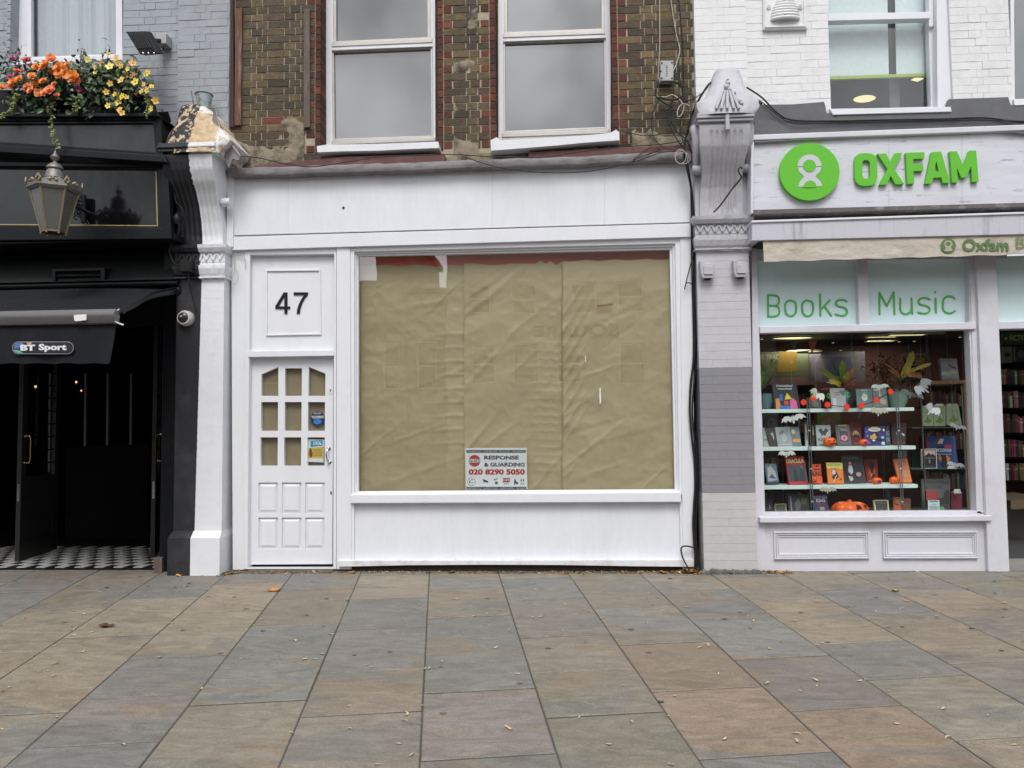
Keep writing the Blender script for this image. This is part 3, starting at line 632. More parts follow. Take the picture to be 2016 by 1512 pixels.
# blind panel over the door with its number
op=MB(); op.pp([(492,501),(657.5,499),(657.5,694),(492,695)],0.045,0.09); opn=op.build('over_door_panel',M['white'],SH)
mo_=MB(); o4=[(523,531),(631,530),(632,659),(523.5,661)]; sh_=lambda t:[(o4[0][0]+t,o4[0][1]+t),(o4[1][0]-t,o4[1][1]+t),(o4[2][0]-t,o4[2][1]-t),(o4[3][0]+t,o4[3][1]-t)]
mo_.pp(o4,0.030,0.046,holes=[sh_(3.0)]); mo_.build('moulding',M['white'],opn,bevel=0.003)
ts=MB(); ts.pp([(488,691),(658,689),(658,700.5),(488,703)],-0.02,0.08); ts.build('transom',M['white'],SH,bevel=0.004)
k_=lambda l:[(430+x/3.78,460+y/3.78) for x,y in l]
n4=k_([(485,437),(512,437),(512,541),(532,541),(532,558),(512,558),(512,594),(490,594),(490,558),(423,558),(423,540)]); n4h=k_([(490,466),(446,541),(490,541)])
n7=k_([(560,436),(665,436),(665,453),(640,482),(622,517),(608,560),(604,594),(582,594),(587,558),(600,520),(618,485),(640,456),(560,456)])
a=MB(); a.pp(n4,0.034,0.046,holes=[n4h]); a.build('house_number',M['black_plastic'],opn); a=MB(); a.pp(n7,0.034,0.046); a.build('house_number',M['black_plastic'],opn)
# the door
dr=thing('door',None,None); dr.parent=SH; dr.location=Vector(W(571,1113,0.06))-Vector(SH.location)
panes=[[(514.5,737),(548,722.4),(548,779.3),(514.5,779.3)],[(561,725),(594.5,725),(594,779.3),(561,779.3)],[(607.8,722.4),(640.8,735.5),(640.3,779.3),(606.7,779.3)],
 [(514,791.5),(547.5,791.5),(547,848),(514,848)],[(560.5,791.5),(593.8,791.5),(593.3,848),(560.3,848)],[(606.3,791.5),(639.8,791.5),(639.5,848),(606,848)],
 [(513,861),(547,861),(546.5,917),(513,917)],[(559.3,861),(593,861),(592.7,917),(559.3,917)],[(605.4,861),(639.3,861),(639,917),(605.2,917)]]
low=[(x0,y0,x1,y1) for (y0,y1) in ((950,1011),(1019,1081)) for (x0,x1) in ((509,547),(555,593),(601,639))]
lowp=[[(a,b),(c,b),(c-.3,d),(a-.3,d)] for a,b,c,d in low]
d_=MB(); d_.pp([(492.5,704.5),(656.5,701.5),(654,1110.5),(488.3,1111.5)],0.055,0.10,holes=panes+lowp); d_.build('door_leaf',M['white'],dr,bevel=0.006)
d_=MB()
for q in lowp:
    cx=sum(p[0] for p in q)/4; cy=sum(p[1] for p in q)/4
    inn=[(cx+(p[0]-cx)*0.66,cy+(p[1]-cy)*0.76) for p in q]; ou=[(cx+(p[0]-cx)*1.02,cy+(p[1]-cy)*1.02) for p in q]
    A=[W(x,y,0.078) for x,y in ou]; B=[W(x,y,0.060) for x,y in inn]
    d_.add(A+B,[(0,1,5,4),(1,2,6,5),(2,3,7,6),(3,0,4,7),(4,5,6,7)])
    d_.build('door_panel',M['white'],dr); d_=MB()
d_=MB()
for q in panes:
    d_.pane([(x+dx,y+dy) for (x,y),(dx,dy) in zip(q,((-1,-1),(1,-1),(1,1),(-1,1)))],0.081)
d_.build('glazing',M['glass'],dr,recalc=False)
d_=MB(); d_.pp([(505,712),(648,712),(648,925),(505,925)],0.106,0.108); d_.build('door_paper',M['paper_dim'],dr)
d_=MB()
hp=[(647,882,0.05),(645,885,0.02),(642.6,892,0.008),(642.4,900,0.008),(645,908,0.015),(648.5,911,0.05)]
d_.tube(pxpath(hp,0,5),0.0075,10); d_.lathe(W(647.5,883.5,0.05),[(0.019,0.0),(0.019,0.006)],14,'y'); d_.lathe(W(648.8,909.5,0.05),[(0.019,0.0),(0.019,0.006)],14,'y')
d_.build('handle',M['chrome'],dr,smooth=True)
d_=MB(); d_.pr(645.5,762.5,654.5,775.5,0.050,0.056); d_.build('lock_plate',M['white'],dr); d_=MB(); d_.pp([(649.5,766.5),(652,766.5),(651.3,772),(650,772)],0.0485,0.052); d_.pp([(650.3,967.5),(653,967.5),(653,973.5),(650.3,973.5)],0.053,0.056); d_.build('keyhole',M['gap_shade'],dr)
d_=MB(); d_.pr(486,1108,657,1124,0.11,0.16); d_.build('threshold_gap',M['gap_shade'],SH)
st=MB(); p=W(488,1118,-0.02); q=W(655,1118,-0.02); st.box(p.x,q.x,-0.02,0.11,-0.1,gz(-2.5,0)+0.022); st.build('door_step',mat('stone_step',(0.14,0.135,0.12),0.85,bump=0.5,dirt=(0.06,0.055,0.05)),SH,bevel=0.004)
# display window
wf=MB(); wf.pp([(689.5,485),(1339,466),(1344,975),(692,978)],-0.01,0.10,holes=[[(697.5,495.5),(1329,479.5),(1337.5,967.5),(697.5,971.5)]])
wfo=wf.build('shop_window',M['white'],SH,bevel=0.005)
wf=MB(); wf.pp([(697,495),(1329.5,479),(1338,968),(697,972)],0.018,0.09,holes=[[(701.5,500),(1324,485.5),(1333.5,965),(701.5,969)]]); wf.build('inner_frame',M['white'],wfo,bevel=0.004)
wf=MB(); wf.pp([(701,499.5),(1324.5,485),(1334,965.5),(701,969.5)],0.040,0.085,holes=[[(705.5,504.4),(1318.6,491.3),(1328.6,963.5),(705.5,967.5)]]); wf.build('glazing_bead',M['white'],wfo,bevel=0.003)
g_=MB(); g_.pane([(704,502),(1321,489),(1331,965),(704,969)],0.062); g_.build('pane',M['glass_big'],wfo,recalc=False)
si=MB(); si.pp([(690,974),(1341,968.5),(1342,988.5),(690,991)],-0.055,0.05); si.build('sill',M['white'],wfo,bevel=0.006)
ri=MB(); ri.pp([(695,989),(1341,986),(1343,1106),(695,1108)],0.015,0.10); ri.build('stall_riser',M['white_board'],SH)
ri=MB(); ri.pp([(691,988),(1344,986),(1346,1108),(692,1109)],-0.012,0.05,holes=[[(697.5,992.5),(1338,990),(1340,1103),(697,1105)]]); ri.build('riser_frame',M['white'],SH,bevel=0.004)
ri=MB(); ri.pp([(665.5,1104),(1366,1102.5),(1366,1116),(1250,1115),(1100,1112.5),(950,1112),(800,1113),(665.5,1116)],-0.06,0.05); ri.build('skirting',M['skirt'],SH,bevel=0.008)
gp=MB(); p=W(664,1118,-0.02); q=W(1368,1118,-0.02); gp.box(p.x,q.x,-0.018,0.12,-0.15,0.06); gp.build('base_gap',M['gap_shade'],SH)
# inside: the red-painted head beam, and a dark room
ib=MB(); ib.pp([(697,497),(1330,482),(1330,540),(697,545)],0.156,0.22); ib.build('red_beam',mat('red_beam_paint',(0.60,0.10,0.06),0.5),SH)
x0,x1=XL47+0.1,XR47-0.05
ib=MB(); 
for bx in ((x0,x1,3.0,3.05,0,3.5),(x0-.05,x0,0.14,3.05,0,3.5),(x1,x1+.05,0.14,3.05,0,3.5),(x0,x1,0.14,3.05,3.45,3.5),(x0,x1,0.14,3.05,-0.05,0.0)): ib.box(*bx)
ib.build('interior_wall',mat('dim_empty_room',(0.2,0.19,0.17),0.9),SH)
up=MB(); up.box(XL47,XR47,0.45,3,zb0,TOPZ); up.build('upper_floor_core',M['mortar'],SH)

# brown paper sheets behind the glass
def paper(x0,x1,ytop,ybot,Y,seed,label,folds):
    r=random.Random(seed); nx,nz_=110,150; mb=MB()
    for j in range(nz_+1):
        for i in range(nx+1):
            u,v=i/nx,j/nz_
            yt=ytop(u); px=x0+(x1-x0)*u+ (1.2*mnoise.noise(Vector((v*5,seed,0))) if 0<u<1 else 1.6*mnoise.noise(Vector((v*6,seed,u)))); py=yt+(ybot-yt)*v
            p=W(px,py,Y); h=0.0
            for (fu,fv,ang,wd,amp,ln) in folds:
                du,dv=(u-fu)*(x1-x0)/210.0,(v-fv)*2.2; a=math.cos(ang)*du+math.sin(ang)*dv; b=-math.sin(ang)*du+math.cos(ang)*dv
                h+=amp*math.exp(-(b/wd)**2)*math.exp(-(a/ln)**2)
            q=Vector((p.x*1.7+p.z*1.1,p.z*4.2-p.x*1.2,seed*3.3)); 
            q=Vector((p.x*2.1+p.z*1.9,p.z*2.6-p.x*1.9,seed*3.3)); n1=1-abs(mnoise.noise(q)*2); n2=1-abs(mnoise.noise(q*2.7)*2); n3=mnoise.noise(Vector((p.x*2,p.z*2,seed)))
            n4=1-abs(mnoise.noise(q*6.1)*2); h+=0.009*n1+0.0038*n2+0.0013*n4+0.012*n3-0.006
            ev=(1-v); 
            if u>0.97: h-=0.012*(u-0.97)/0.03
            mb.v.append((p.x,Y-h*(0.3+0.7*min(1,v*8)),p.z))
    for j in range(nz_):
        for i in range(nx): mb.f.append((j*(nx+1)+i,j*(nx+1)+i+1,(j+1)*(nx+1)+i+1,(j+1)*(nx+1)+i)); mb.c.append((1,1,1)); mb.m.append(0)
    return mb.build('paper_sheet',M['paper'],smooth='all',recalc=False,label=label,category='paper',group='brown paper sheets behind the glass')
def rf(seed,n,left=0):
    r=random.Random(seed); o=[]
    for i in range(n): o.append((r.random(),r.random(),r.uniform(-0.9,-0.1),r.uniform(0.01,0.03),r.uniform(-0.006,0.009),r.uniform(0.15,0.6)))
    return o
paper(704,919,lambda u:523+1.2*math.sin(u*20),970,0.150,1,'brown paper sheet taped inside the window, the one nearest the white door',rf(3,16)+[(0.95,0.3+0.06*i,-0.05,0.012,0.008,0.25) for i in range(9)])
paper(914,1111,lambda u:519+3.0*max(0,math.sin(u*9-1))-(6 if u>0.72 else 0)*(0.5+0.5*math.sin(u*60)),969,0.128,2,'brown paper sheet behind the security notice, middle of three',rf(4,16)+[(0.85,0.35+0.035*i,0.02,0.008,0.006,0.2) for i in range(17)]+[(0.05,0.8,-0.9,0.02,0.012,0.35),(0.3,0.12,-0.7,0.03,0.012,0.8)])
paper(1108,1332,lambda u:514-4*u+1.2*math.sin(u*24),966,0.105,3,'brown paper sheet taped inside the window, the one nearest the cables',rf(5,22)+[(0.05,0.2+0.07*i,-1.0,0.015,0.009,0.3) for i in range(9)])

# security firm's notice
S1=thing('notice_board','white security notice with red phone number leaning inside the papered window','sign',W(977,963,0.075)); pl=plane_px(0.078)
b=MB(); b.pp([(915.5,882),(1037,881.5),(1038.3,963.5),(917,964)],0.078,0.083); b.build('board',flat(228,234,238,0.4,1.0),S1)
NAVY=flat(35,42,84); REDP=flat(190,36,52); WHT=flat(225,228,232,0.5,0.9); GRYP=flat(120,122,125)
kx=lambda x:880+x/10.08; ky=lambda y:860+y/10.08
def K(mb,x0,y0,x1,y1,off): mb.quad(pl(kx(x0),ky(y1),off),pl(kx(x1),ky(y1),off),pl(kx(x1),ky(y0),off),pl(kx(x0),ky(y0),off))
def ell(mb,pl,cx,cy,rx,ry,off,n=24): mb.add([pl(cx+rx*math.cos(2*math.pi*i/n),cy+ry*math.sin(2*math.pi*i/n),off) for i in range(n)],[tuple(range(n))])
b=MB(); K(b,384,262,1562,318,.001); K(b,384,992,1575,1038,.001); b.build('band',NAVY,S1,recalc=False)
b=MB(); ell(b,pl,kx(548),ky(476),11.6,11.6,.001); b.build('emblem',REDP,S1,recalc=False)
b=MB(); K(b,438,442,658,512,.002); 
put_text(b,'INTRUDER ALARMS  •  ALARM RESPONSE  •  KEY HOLDING  •  MAN GUARDING',pl,kx(400),ky(306),kx(1545),ky(275),.002,0.0)
put_text(b,'MONITORED CCTV  •  AUTOMATIC GATES  •  ACCESS CONTROL  •  FIRE ALARMS',pl,kx(400),ky(1032),kx(1560),ky(1004),.002,0.0)
b.build('band_lettering',WHT,S1,recalc=False)
b=MB(); put_text(b,'RESPONSE',pl,kx(736),ky(452),kx(1425),ky(372),.0012,0.04); b.build('lettering',NAVY,S1,recalc=False)
b=MB(); put_text(b,'& GUARDING',pl,kx(736),ky(592),kx(1545),ky(510),.0012,0.04); b.build('lettering',NAVY,S1,recalc=False)
b=MB(); put_text(b,'1st ACE',pl,kx(445),ky(505),kx(650),ky(450),.003,0.02)
b.build('lettering',NAVY,S1,recalc=False)
b=MB(); put_text(b,'020 8290 5050',pl,kx(430),ky(755),kx(1545),ky(640),.0012,0.045); b.build('phone_number',REDP,S1,recalc=False)
b=MB(); K(b,1108,818,1245,905,.001); b.build('red_mark',REDP,S1,recalc=False)
b=MB(); put_text(b,'RSPE',pl,kx(1115),ky(880),kx(1238),ky(835),.002,0.02); b.build('mark_lettering',WHT,S1,recalc=False)
b=MB()
for i in range(24):
    a0,a1=2*math.pi*i/24,2*math.pi*(i+1)/24; c=(kx(484),ky(891)); f=lambda r,a:pl(c[0]+r*math.cos(a),c[1]+r*math.sin(a),.0012)
    b.quad(f(7.9,a0),f(7.9,a1),f(7.2,a1),f(7.2,a0))
K(b,442,865,462,920,.0012); K(b,480,845,510,862,.0012); K(b,480,905,520,918,.0012)
b.add([pl(kx(x),ky(y),.0012) for x,y in ((705,845),(725,840),(820,885),(815,905),(770,905),(745,890),(725,920),(715,915),(730,880))],[tuple(range(9))])
b.add([pl(kx(x),ky(y),.0012) for x,y in ((930,850),(950,830),(960,850),(1015,800),(975,862),(940,862))],[tuple(range(6))])
b.add([pl(kx(x),ky(y),.0012) for x,y in ((1335,840),(1360,840),(1365,880),(1410,905),(1400,945),(1378,945),(1372,915),(1358,905),(1362,945),(1330,945))],[tuple(range(10))])
for dx in (1462,1505): b.add([pl(kx(dx+x),ky(y),.0012) for x,y in ((0,840),(20,840),(24,890),(16,880),(8,880),(0,890))],[tuple(range(6))])
put_text(b,'SKIC',pl,kx(1458),ky(945),kx(1530),ky(915),.0012,0.02); K(b,1130,930,1225,940,.0012)
b.build('pictogram',NAVY,S1,recalc=False)
b=MB(); ell(b,pl,kx(980),ky(915),3.2,3.2,.001); b.build('pictogram',GRYP,S1,recalc=False)
# stickers on the door glass
s=thing('round_sticker','round dark blue face covering sticker on the door glass','sticker',W(625,830,0.078)); pl=plane_px(0.0785)
b=MB(); ell(b,pl,625.3,824,14,14,0,28); b.build('disc',flat(22,35,78),s,recalc=False)
b=MB(); b.add([pl(x,y,.001) for x,y in ((618,827),(625,824.5),(632.5,827),(633,832),(628,835.5),(622,835.5),(617,832))],[tuple(range(7))]); b.build('mask_picture',flat(45,120,200),s,recalc=False)
b=MB(); put_text(b,'FACE COVERINGS',pl,613.5,822.5,637,818.5,.001,0.03); b.build('lettering',WHT,s,recalc=False); b=MB(); put_text(b,'REQUIRED',pl,618,816,632,812,.001,0.0); b.build('lettering',WHT,s,recalc=False); b=MB(); put_text(b,'please wear one inside',pl,616,825,635,823,.001,0.0); b.build('lettering',WHT,s,recalc=False)
s=thing('window_poster','small blue and yellow LOCAL poster in the lowest door pane','poster',W(622,910,0.078))
q=lambda x,y:(430+x/4.448,820+y/4.448)
def Q(mb,pts,off): mb.add([pl(*q(x,y),off) for x,y in pts],[tuple(range(len(pts)))])
b=MB(); Q(b,[(788,196),(926,200),(920,402),(778,396)],0); b.build('sheet',flat(205,214,212),s,recalc=False)
b=MB(); Q(b,[(805,215),(912,208),(912,255),(808,268)],.001); b.build('banner',flat(40,140,178),s,recalc=False)
b=MB(); Q(b,[(790,278),(920,262),(918,362),(783,368)],.001); b.build('panel',flat(196,172,78),s,recalc=False)
b=MB(); put_text(b,'LOCAL',pl,*q(833,248),*q(902,218),.002,0.03); b.build('banner_lettering',WHT,s,recalc=False)
b=MB()
for i,tx in enumerate(('WE ARE A','COVID SAFE','BUSINESS')): put_text(b,tx,pl,*q(828,300+i*24),*q(908,284+i*24),.002,0.01); b.build('lettering',flat(120,100,45),s,recalc=False); b=MB()
b=MB(); Q(b,[(798,280),(812,276),(820,300),(826,330),(818,355),(800,355),(792,325)],.002); b.build('figure_picture',flat(120,62,50),s,recalc=False)
# ================================================================== PILASTERS BETWEEN THE SHOPS
BLK=(0.016,0.017,0.021); WHI=(0.70,0.715,0.75)
def ring_loft(mb, rings, closed=False):
    # rings: equal length lists of points; faces between neighbours, colour by x through colf
    n=len(rings[0]); base=len(mb.v)
    for r in rings: mb.v += [tuple(p) for p in r]
    for i in range(len(rings)-1):
        for k in range(n-1):
            mb.f.append((base+i*n+k,base+i*n+k+1,base+(i+1)*n+k+1,base+(i+1)*n+k)); mb.m.append(0); mb.c.append(mb.colf(rings[i][k],rings[i][k+1]) if mb.colf else mb.col)
FD=0.007
def console(mb, x0, x1, zs, flutes, back=0.10, xs_n=60, edge=0.03):
    # zs: list of (z, Yfront, inset of the side)
    rings=[]
    for z,Y,ins in zs:
        row=[(x0+ins,back,z)]
        for i in range(xs_n+1):
            u=i/xs_n; x=x0+ins+(x1-x0-2*ins)*u; d=0
            for f0,f1,za,zb in flutes:
                if za<z<zb and f0<u<f1: d=FD*max(0,math.sin(math.pi*(u-f0)/(f1-f0)))**0.6*min(1,(zb-z)/0.02,(z-za)/0.02)
            row.append((x,Y+d,z))
        row.append((x1-ins,back,z)); rings.append(row)
    ring_loft(mb,rings)
def crv(keys,n):
    o=[]
    for i in range(n+1):
        t=i/n; s=t*(len(keys)-1); k=min(int(s),len(keys)-2); f=s-k; f=f*f*(3-2*f) if False else f
        o.append(tuple(keys[k][j]+(keys[k+1][j]-keys[k][j])*f for j in range(len(keys[0]))))
    return o
# ---- left one: black on the pub's half, white on the empty shop's half
YS=-0.12
PX0=W(346,700,YS).x; PX1=W(440,700,YS).x
gL=gz((PX0+PX1)/2,-0.2)
PL=thing('pilaster','tall pilaster with console head, half painted black and half white, between pub and empty shop','pilaster',((PX0+PX1)/2,-0.05,gL))
split=lambda z: W(397,548,YS).x if z>W(0+397,548,YS).z else W(397,548,YS).x+(W(383,1040,YS).x-W(397,548,YS).x)*min(1,(W(397,548,YS).z-z)/(W(397,548,YS).z-W(383,1040,YS).z))
XS=W(392,640,YS).x
def colL(a,b):
    xm=(a[0]+b[0])/2; z=a[2]; s=split(z) if z<W(397,548,YS).z else XS_of(z)
    return BLK if xm<s+0.004*mnoise.noise(Vector((z*30,0,0))) else WHI
zc_b=W(397,485,-0.2).z; zc_t=W(372,300,-0.40).z
def XS_of(z):
    t=max(0,min(1,(z-zc_b)/(zc_t-zc_b))); return W(397,500,-0.15).x+(W(372,300,-0.42).x-W(397,500,-0.15).x)*t*0.9
zsh0=gL+0.0; zpl=W(400,1047,-0.2).z; zcap0=W(420,548,-0.15).z; zcap1=W(420,481,-0.18).z
# brick shaft (black half and white half, painted over)
sb=MB(); mcol=lambda xa,xb,z,k,s,r,a,b: (BLK if (xa+xb)/2<split(z) else tuple(v*r.uniform(.97,1.02) for v in WHI))
for seg in (0,1):
    def cf(xa,xb,z,k,s,r,a,b):
        f=r.uniform(.985,1.01); return BLK if seg==0 else tuple(v*f for v in WHI)
    r=random.Random(3); z=zpl; k=0
    while z<zcap0:
        zb=min(z+0.0757,zcap0); s0=split((z+zb)/2)
        xa,xb=(PX0,s0) if seg==0 else (s0,PX1); cuts=[xa]; 
        for c in ((PX0+0.11,PX0+0.335) if k%2 else (PX0+0.225,PX0+0.34)):
            if r.random()<0.3 and xa+0.02<c<xb-0.02: cuts.append(c)
        cuts.append(xb); sb.col=cf(0,0,0,0,0,r,0,0)
        for p,q in zip(cuts,cuts[1:]): sb.rough_box(p+0.0006,q-0.0006,YS+r.uniform(0,0.001),0.12,z+0.0004,zb-0.0004,0.0003,r)
        z=zb; k+=1
sb.build('shaft',M['pil_vcol'],PL)
cb_=MB(); cb_.colf=None
cb_.col=BLK; cb_.box(PX0+0.002,split(2)-0.001,YS+0.0018,0.125,zpl,zcap0); cb_.col=WHI; cb_.box(split(2),PX1-0.002,YS+0.0020,0.126,zpl,zcap0); cb_.build('shaft_core',M['pil_vcol'],PL)
# plinth
pb=MB(); e=0.022; xs_=split(zpl); hpl=0.045
for c,a,b in ((BLK,PX0-0.02,W(376,1090,-0.17).x),(WHI,W(376,1090,-0.17).x,PX1+0.012)):
    pb.col=c; yb=-0.185
    pb.prism([(a,gL-0.06),(b,gL-0.06),(b,zpl-0.06),(a,zpl-0.06)],yb,0.12)
    a2=a+(0.02 if c is BLK else 0.0); b2=b-(0.0 if c is BLK else 0.012)
    pb.add([(a,yb,zpl-0.06),(b,yb,zpl-0.06),(b2,YS,zpl),(a2,YS,zpl),(a,0.12,zpl-0.06),(b,0.12,zpl-0.06),(b2,0.12,zpl),(a2,0.12,zpl)],[(0,1,2,3),(1,5,6,2),(0,3,7,4),(3,2,6,7)])
pb.build('plinth',M['pil_vcol'],PL)
def capital(parent, x0, x1, z0, z1, m, colf, zig=True, yb=0.1):
    mb=MB(); mb.colf=colf; H=z1-z0
    pr=[(0,0.0),(0.02,0.035),(0.06,0.035),(0.08,0.012),(0.14,0.03),(0.30,0.045),(0.40,0.045),(0.42,0.015),(0.48,0.015),(0.50,0.02),(0.78,0.02),(0.80,0.05),(0.90,0.07),(1.0,0.075),(1.0,0.0)]
    rings=[]
    for t,o in pr:
        z=z0+H*t; ox=o*0.55; n=26
        row=[(x0-ox,yb,z)]+[(x0-ox+(x1-x0+2*ox)*i/n,YS-o+0.004*mnoise.noise(Vector((i*.6,z*40,3))),z+0.004*mnoise.noise(Vector((i*.4,z*30,7)))) for i in range(n+1)]+[(x1+ox,yb,z)]
        rings.append(row)
    ring_loft(mb,rings)
    # zigzag ornament band
    if zig:
        za,zb_=z0+H*0.50,z0+H*0.78; n=7; wdt=(x1-x0)/n; 
        for i in range(n):
            a=x0+wdt*i; y=YS-0.02
            for (p,q) in (((a+wdt*.06,zb_-.01),(a+wdt*.5,za+.012)),((a+wdt*.5,za+.012),(a+wdt*.94,zb_-.01))):
                mb.col=colf((p[0],0,p[1]),(q[0],0,q[1])) if colf else (1,1,1)
                mb.tube([(p[0],y-0.004,p[1]),(q[0],y-0.004,q[1])],0.011,6)
                mb.tube([(p[0],y-0.002,p[1]+0.02),(q[0],y-0.002,q[1]+0.02)],0.006,5)
    return mb.build('capital',m,parent)
capital(PL,PX0,PX1,zcap0,zcap1,M['pil_vcol'],lambda a,b:BLK if (a[0]+b[0])/2<W(389,520,-0.17).x else WHI)
cm=MB(); cm.colf=colL
keys=[(zcap1-0.01,-0.135,0.01),(zcap1+0.10,-0.14,0.01),(zcap1+0.22,-0.16,0.015),(zcap1+0.36,-0.205,0.03),(zcap1+0.48,-0.275,0.02),(zcap1+0.56,-0.345,0.005),(zcap1+0.66,-0.40,0.0),(zc_t-0.03,-0.425,0.0),(zc_t,-0.40,0.0),(zc_t+0.01,-0.34,0.0)]
zc_f=zc_t
fl=[(0.10+0.115*i,0.16+0.115*i,zcap1+0.06,zc_t-0.10) for i in range(8)]
rs=crv(keys,54); console(cm,PX0,PX1,rs,fl)
cm.build('console',M['pil_vcol'],PL,smooth=True)
# side block that the scroll stands against, and the little rolls at its foot
sb=MB(); sb.col=WHI; zr=W(440,398,-0.16).z
sb.prism([(PX1-0.012,zcap1),(PX1+0.055,zcap1),(PX1+0.055,zc_t-0.02),(PX1-0.012,zc_t-0.02)],-0.06,0.1)
sb.build('side_block',M['pil_vcol'],PL,bevel=0.005); sb=MB(); sb.col=WHI
sb.lathe((PX1-0.02,-0.155,zr),[(0.034,0.0),(0.04,0.01),(0.04,0.075),(0.034,0.085)],16,'x'); sb.build('scroll',M['pil_vcol'],PL,smooth=True); sb=MB()
sb.col=BLK; sb.lathe((PX0-0.05,-0.155,zr),[(0.034,0.0),(0.04,0.01),(0.04,0.065),(0.034,0.07)],16,'x')
sb.build('scroll',M['pil_vcol'],PL,smooth=True)
sb=MB(); sb.col=WHI
for (ya,zb2) in (((-0.44,zc_t+0.012)),((-0.455,zc_t+0.05))): pass
for i,(h,o) in enumerate(((0.0,0.03),(0.03,0.045),(0.055,0.03))):
    for c,a,b in ((BLK,PX0-0.02,W(371,300,-0.44).x),(WHI,W(371,300,-0.44).x,PX1+0.02)):
        sb.col=c; sb.box(a-(o*.5 if c is BLK else 0),b+(o*.5 if c is WHI else 0),-0.41-o,0.05,zc_t+h,zc_t+h+0.026)
sb.build('neck_moulding',M['pil_vcol'],PL,bevel=0.006)
def head(parent, outline, Yf, ysc, mats, colf, name, at, zt_mid=None, nx=34, nz_=30, curve=0.28, seed=0):
    # outline: list of (py, xl, xr) from bottom to top; the face leans back towards the top
    mb=MB(); mb.colf=colf; rings=[]; P=crv(outline,nz_); z_lo=W(400,outline[0][0],at).z; z_hi=W(400,outline[-1][0],at).z
    for (py,xl,xr) in P:
        t=max(0.0,(outline[0][0]-py)/(outline[0][0]-outline[-1][0])); Y=Yf+curve*(t**1.3); a=W(xl,py,Y); b=W(xr,py,Y); z=a.z; row=[(a.x,0.1,z)]
        for i in range(nx+1):
            u=i/nx; x=a.x+(b.x-a.x)*u; n=mnoise.noise(Vector((x*9,z*9,seed)))+0.5*mnoise.noise(Vector((x*23,z*23,seed)))
            row.append((x,Y+0.012*n+0.05*abs(2*u-1)**4,z+0.004*n))
        row.append((b.x,0.1,z)); rings.append(row)
    n=len(rings[-1]); rings.append([(p[0],0.1,p[2]+0.02) for p in rings[-1]])
    ring_loft(mb,rings); return mb.build(name,mats,parent,smooth=True)
HX=lambda z:W(371,290,-0.44).x+0.02*mnoise.noise(Vector((z*14,0,0)))
def colH(a,b):
    x=(a[0]+b[0])/2; z=a[2]
    if x<HX(z): return BLK
    n=mnoise.noise(Vector((x*7,z*7,9)))
    return tuple(v*(1+.5*mnoise.noise(Vector((x*18,z*18,2)))) for v in (0.44,0.325,0.19)) if (x<W(424,250,-0.4).x and z<W(400,222,-0.3).z) and n>-0.42 else (0.62,0.62,0.63)
hb=[(300,335,426),(291,326,430),(284,321,442),(275,321,449),(262,326,440),(250,335,430),(240,342,426),(228,345,419),(216,349,412),(208,351,400),(206,352,398)]
head(PL,hb,-0.46,1,M['peel'],colH,'head',-0.42,seed=4)
# torn lead flashing hanging off the side of the head
lf=MB(); pts=[(421,212),(430,240),(446,268),(462,288),(474,306),(470,316),(458,312),(450,330),(446,322),(438,300),(430,290),(424,262),(418,236)]
lf.pp(pts,-0.30,-0.27); lf.build('torn_flashing',M['lead'],PL)
# ---- right one: lavender grey with a dark grey band
YR=-0.12; QX0=W(1376,700,YR).x; QX1=W(1480,700,YR).x; gR=gz((QX0+QX1)/2,-0.15)
PR=thing('pilaster','tall lavender pilaster with a dark grey painted band and fluted console, beside the charity shop','pilaster',((QX0+QX1)/2,-0.05,gR))
zt0=W(1430,548,YR).z; rcap1=W(1430,425,-0.17).z; rcap0=W(1430,492,-0.15).z
z_band1=W(1430,727,YR).z; z_band0=W(1430,965,YR).z
LAV=(0.47,0.47,0.51); DG=(0.215,0.215,0.238); LG=(0.475,0.465,0.465)
sb=MB(); r=random.Random(12); z=gR-0.03; k=0
while z<rcap0:
    zb=min(z+0.0757,rcap0); c=LG if z<z_band0-0.03 else (DG if z<z_band1-0.03 else LAV)
    cuts=[QX0]+[QX0+d for d in ((0.12,0.345) if k%2 else (0.23,0.34)) if r.random()<0.4]+[QX1]
    for p,q in zip(cuts,cuts[1:]):
        f_=r.uniform(.985,1.015); sb.col=tuple(v*f_ for v in c); sb.rough_box(p+0.0005,q-0.0005,YR+r.uniform(0,.0015),0.12,z+0.001,zb-0.001,0.0006,r)
    z=zb; k+=1
sb.col=LAV; sb.box(QX0+.002,QX1-.002,YR+0.0035,0.125,z_band1-.03,rcap0); sb.col=DG; sb.box(QX0+.002,QX1-.002,YR+0.0035,0.125,z_band0-.03,z_band1-.03); sb.col=LG; sb.box(QX0+.002,QX1-.002,YR+0.0035,0.125,gR-.03,z_band0-.03)
sb.build('shaft',M['shaft'],PR)
capital(PR,QX0,QX1,rcap0,rcap1,M['lav_pil'],None)
zr_t=W(1430,240,-0.36).z
cm=MB(); cm.colf=None
bx=MB(); bx.prism([(QX0,rcap1-0.01),(QX1,rcap1-0.01),(QX1,zr_t),(QX0,zr_t)],YR+0.02,0.12); bx.build('console_block',M['lav_pil'],PR,bevel=0.006)
H=zr_t-rcap1
keys=[(rcap1,-0.125,0.03),(rcap1+H*.18,-0.13,0.03),(rcap1+H*.34,-0.15,0.035),(rcap1+H*.48,-0.20,0.045),(rcap1+H*.62,-0.27,0.03),(rcap1+H*.75,-0.325,0.008),(rcap1+H*.88,-0.35,0.0),(zr_t-0.03,-0.36,0.0),(zr_t,-0.35,0.0),(zr_t+0.01,-0.3,0.0)]
fl=[(0.20+0.115*i,0.27+0.115*i,rcap1+0.05,zr_t-0.07) for i in range(6)]
FD=0.014; console(cm,QX0+0.012,QX1-0.012,crv(keys,54),fl); cm.build('console',M['lav_pil'],PR,smooth=True)
sb=MB()
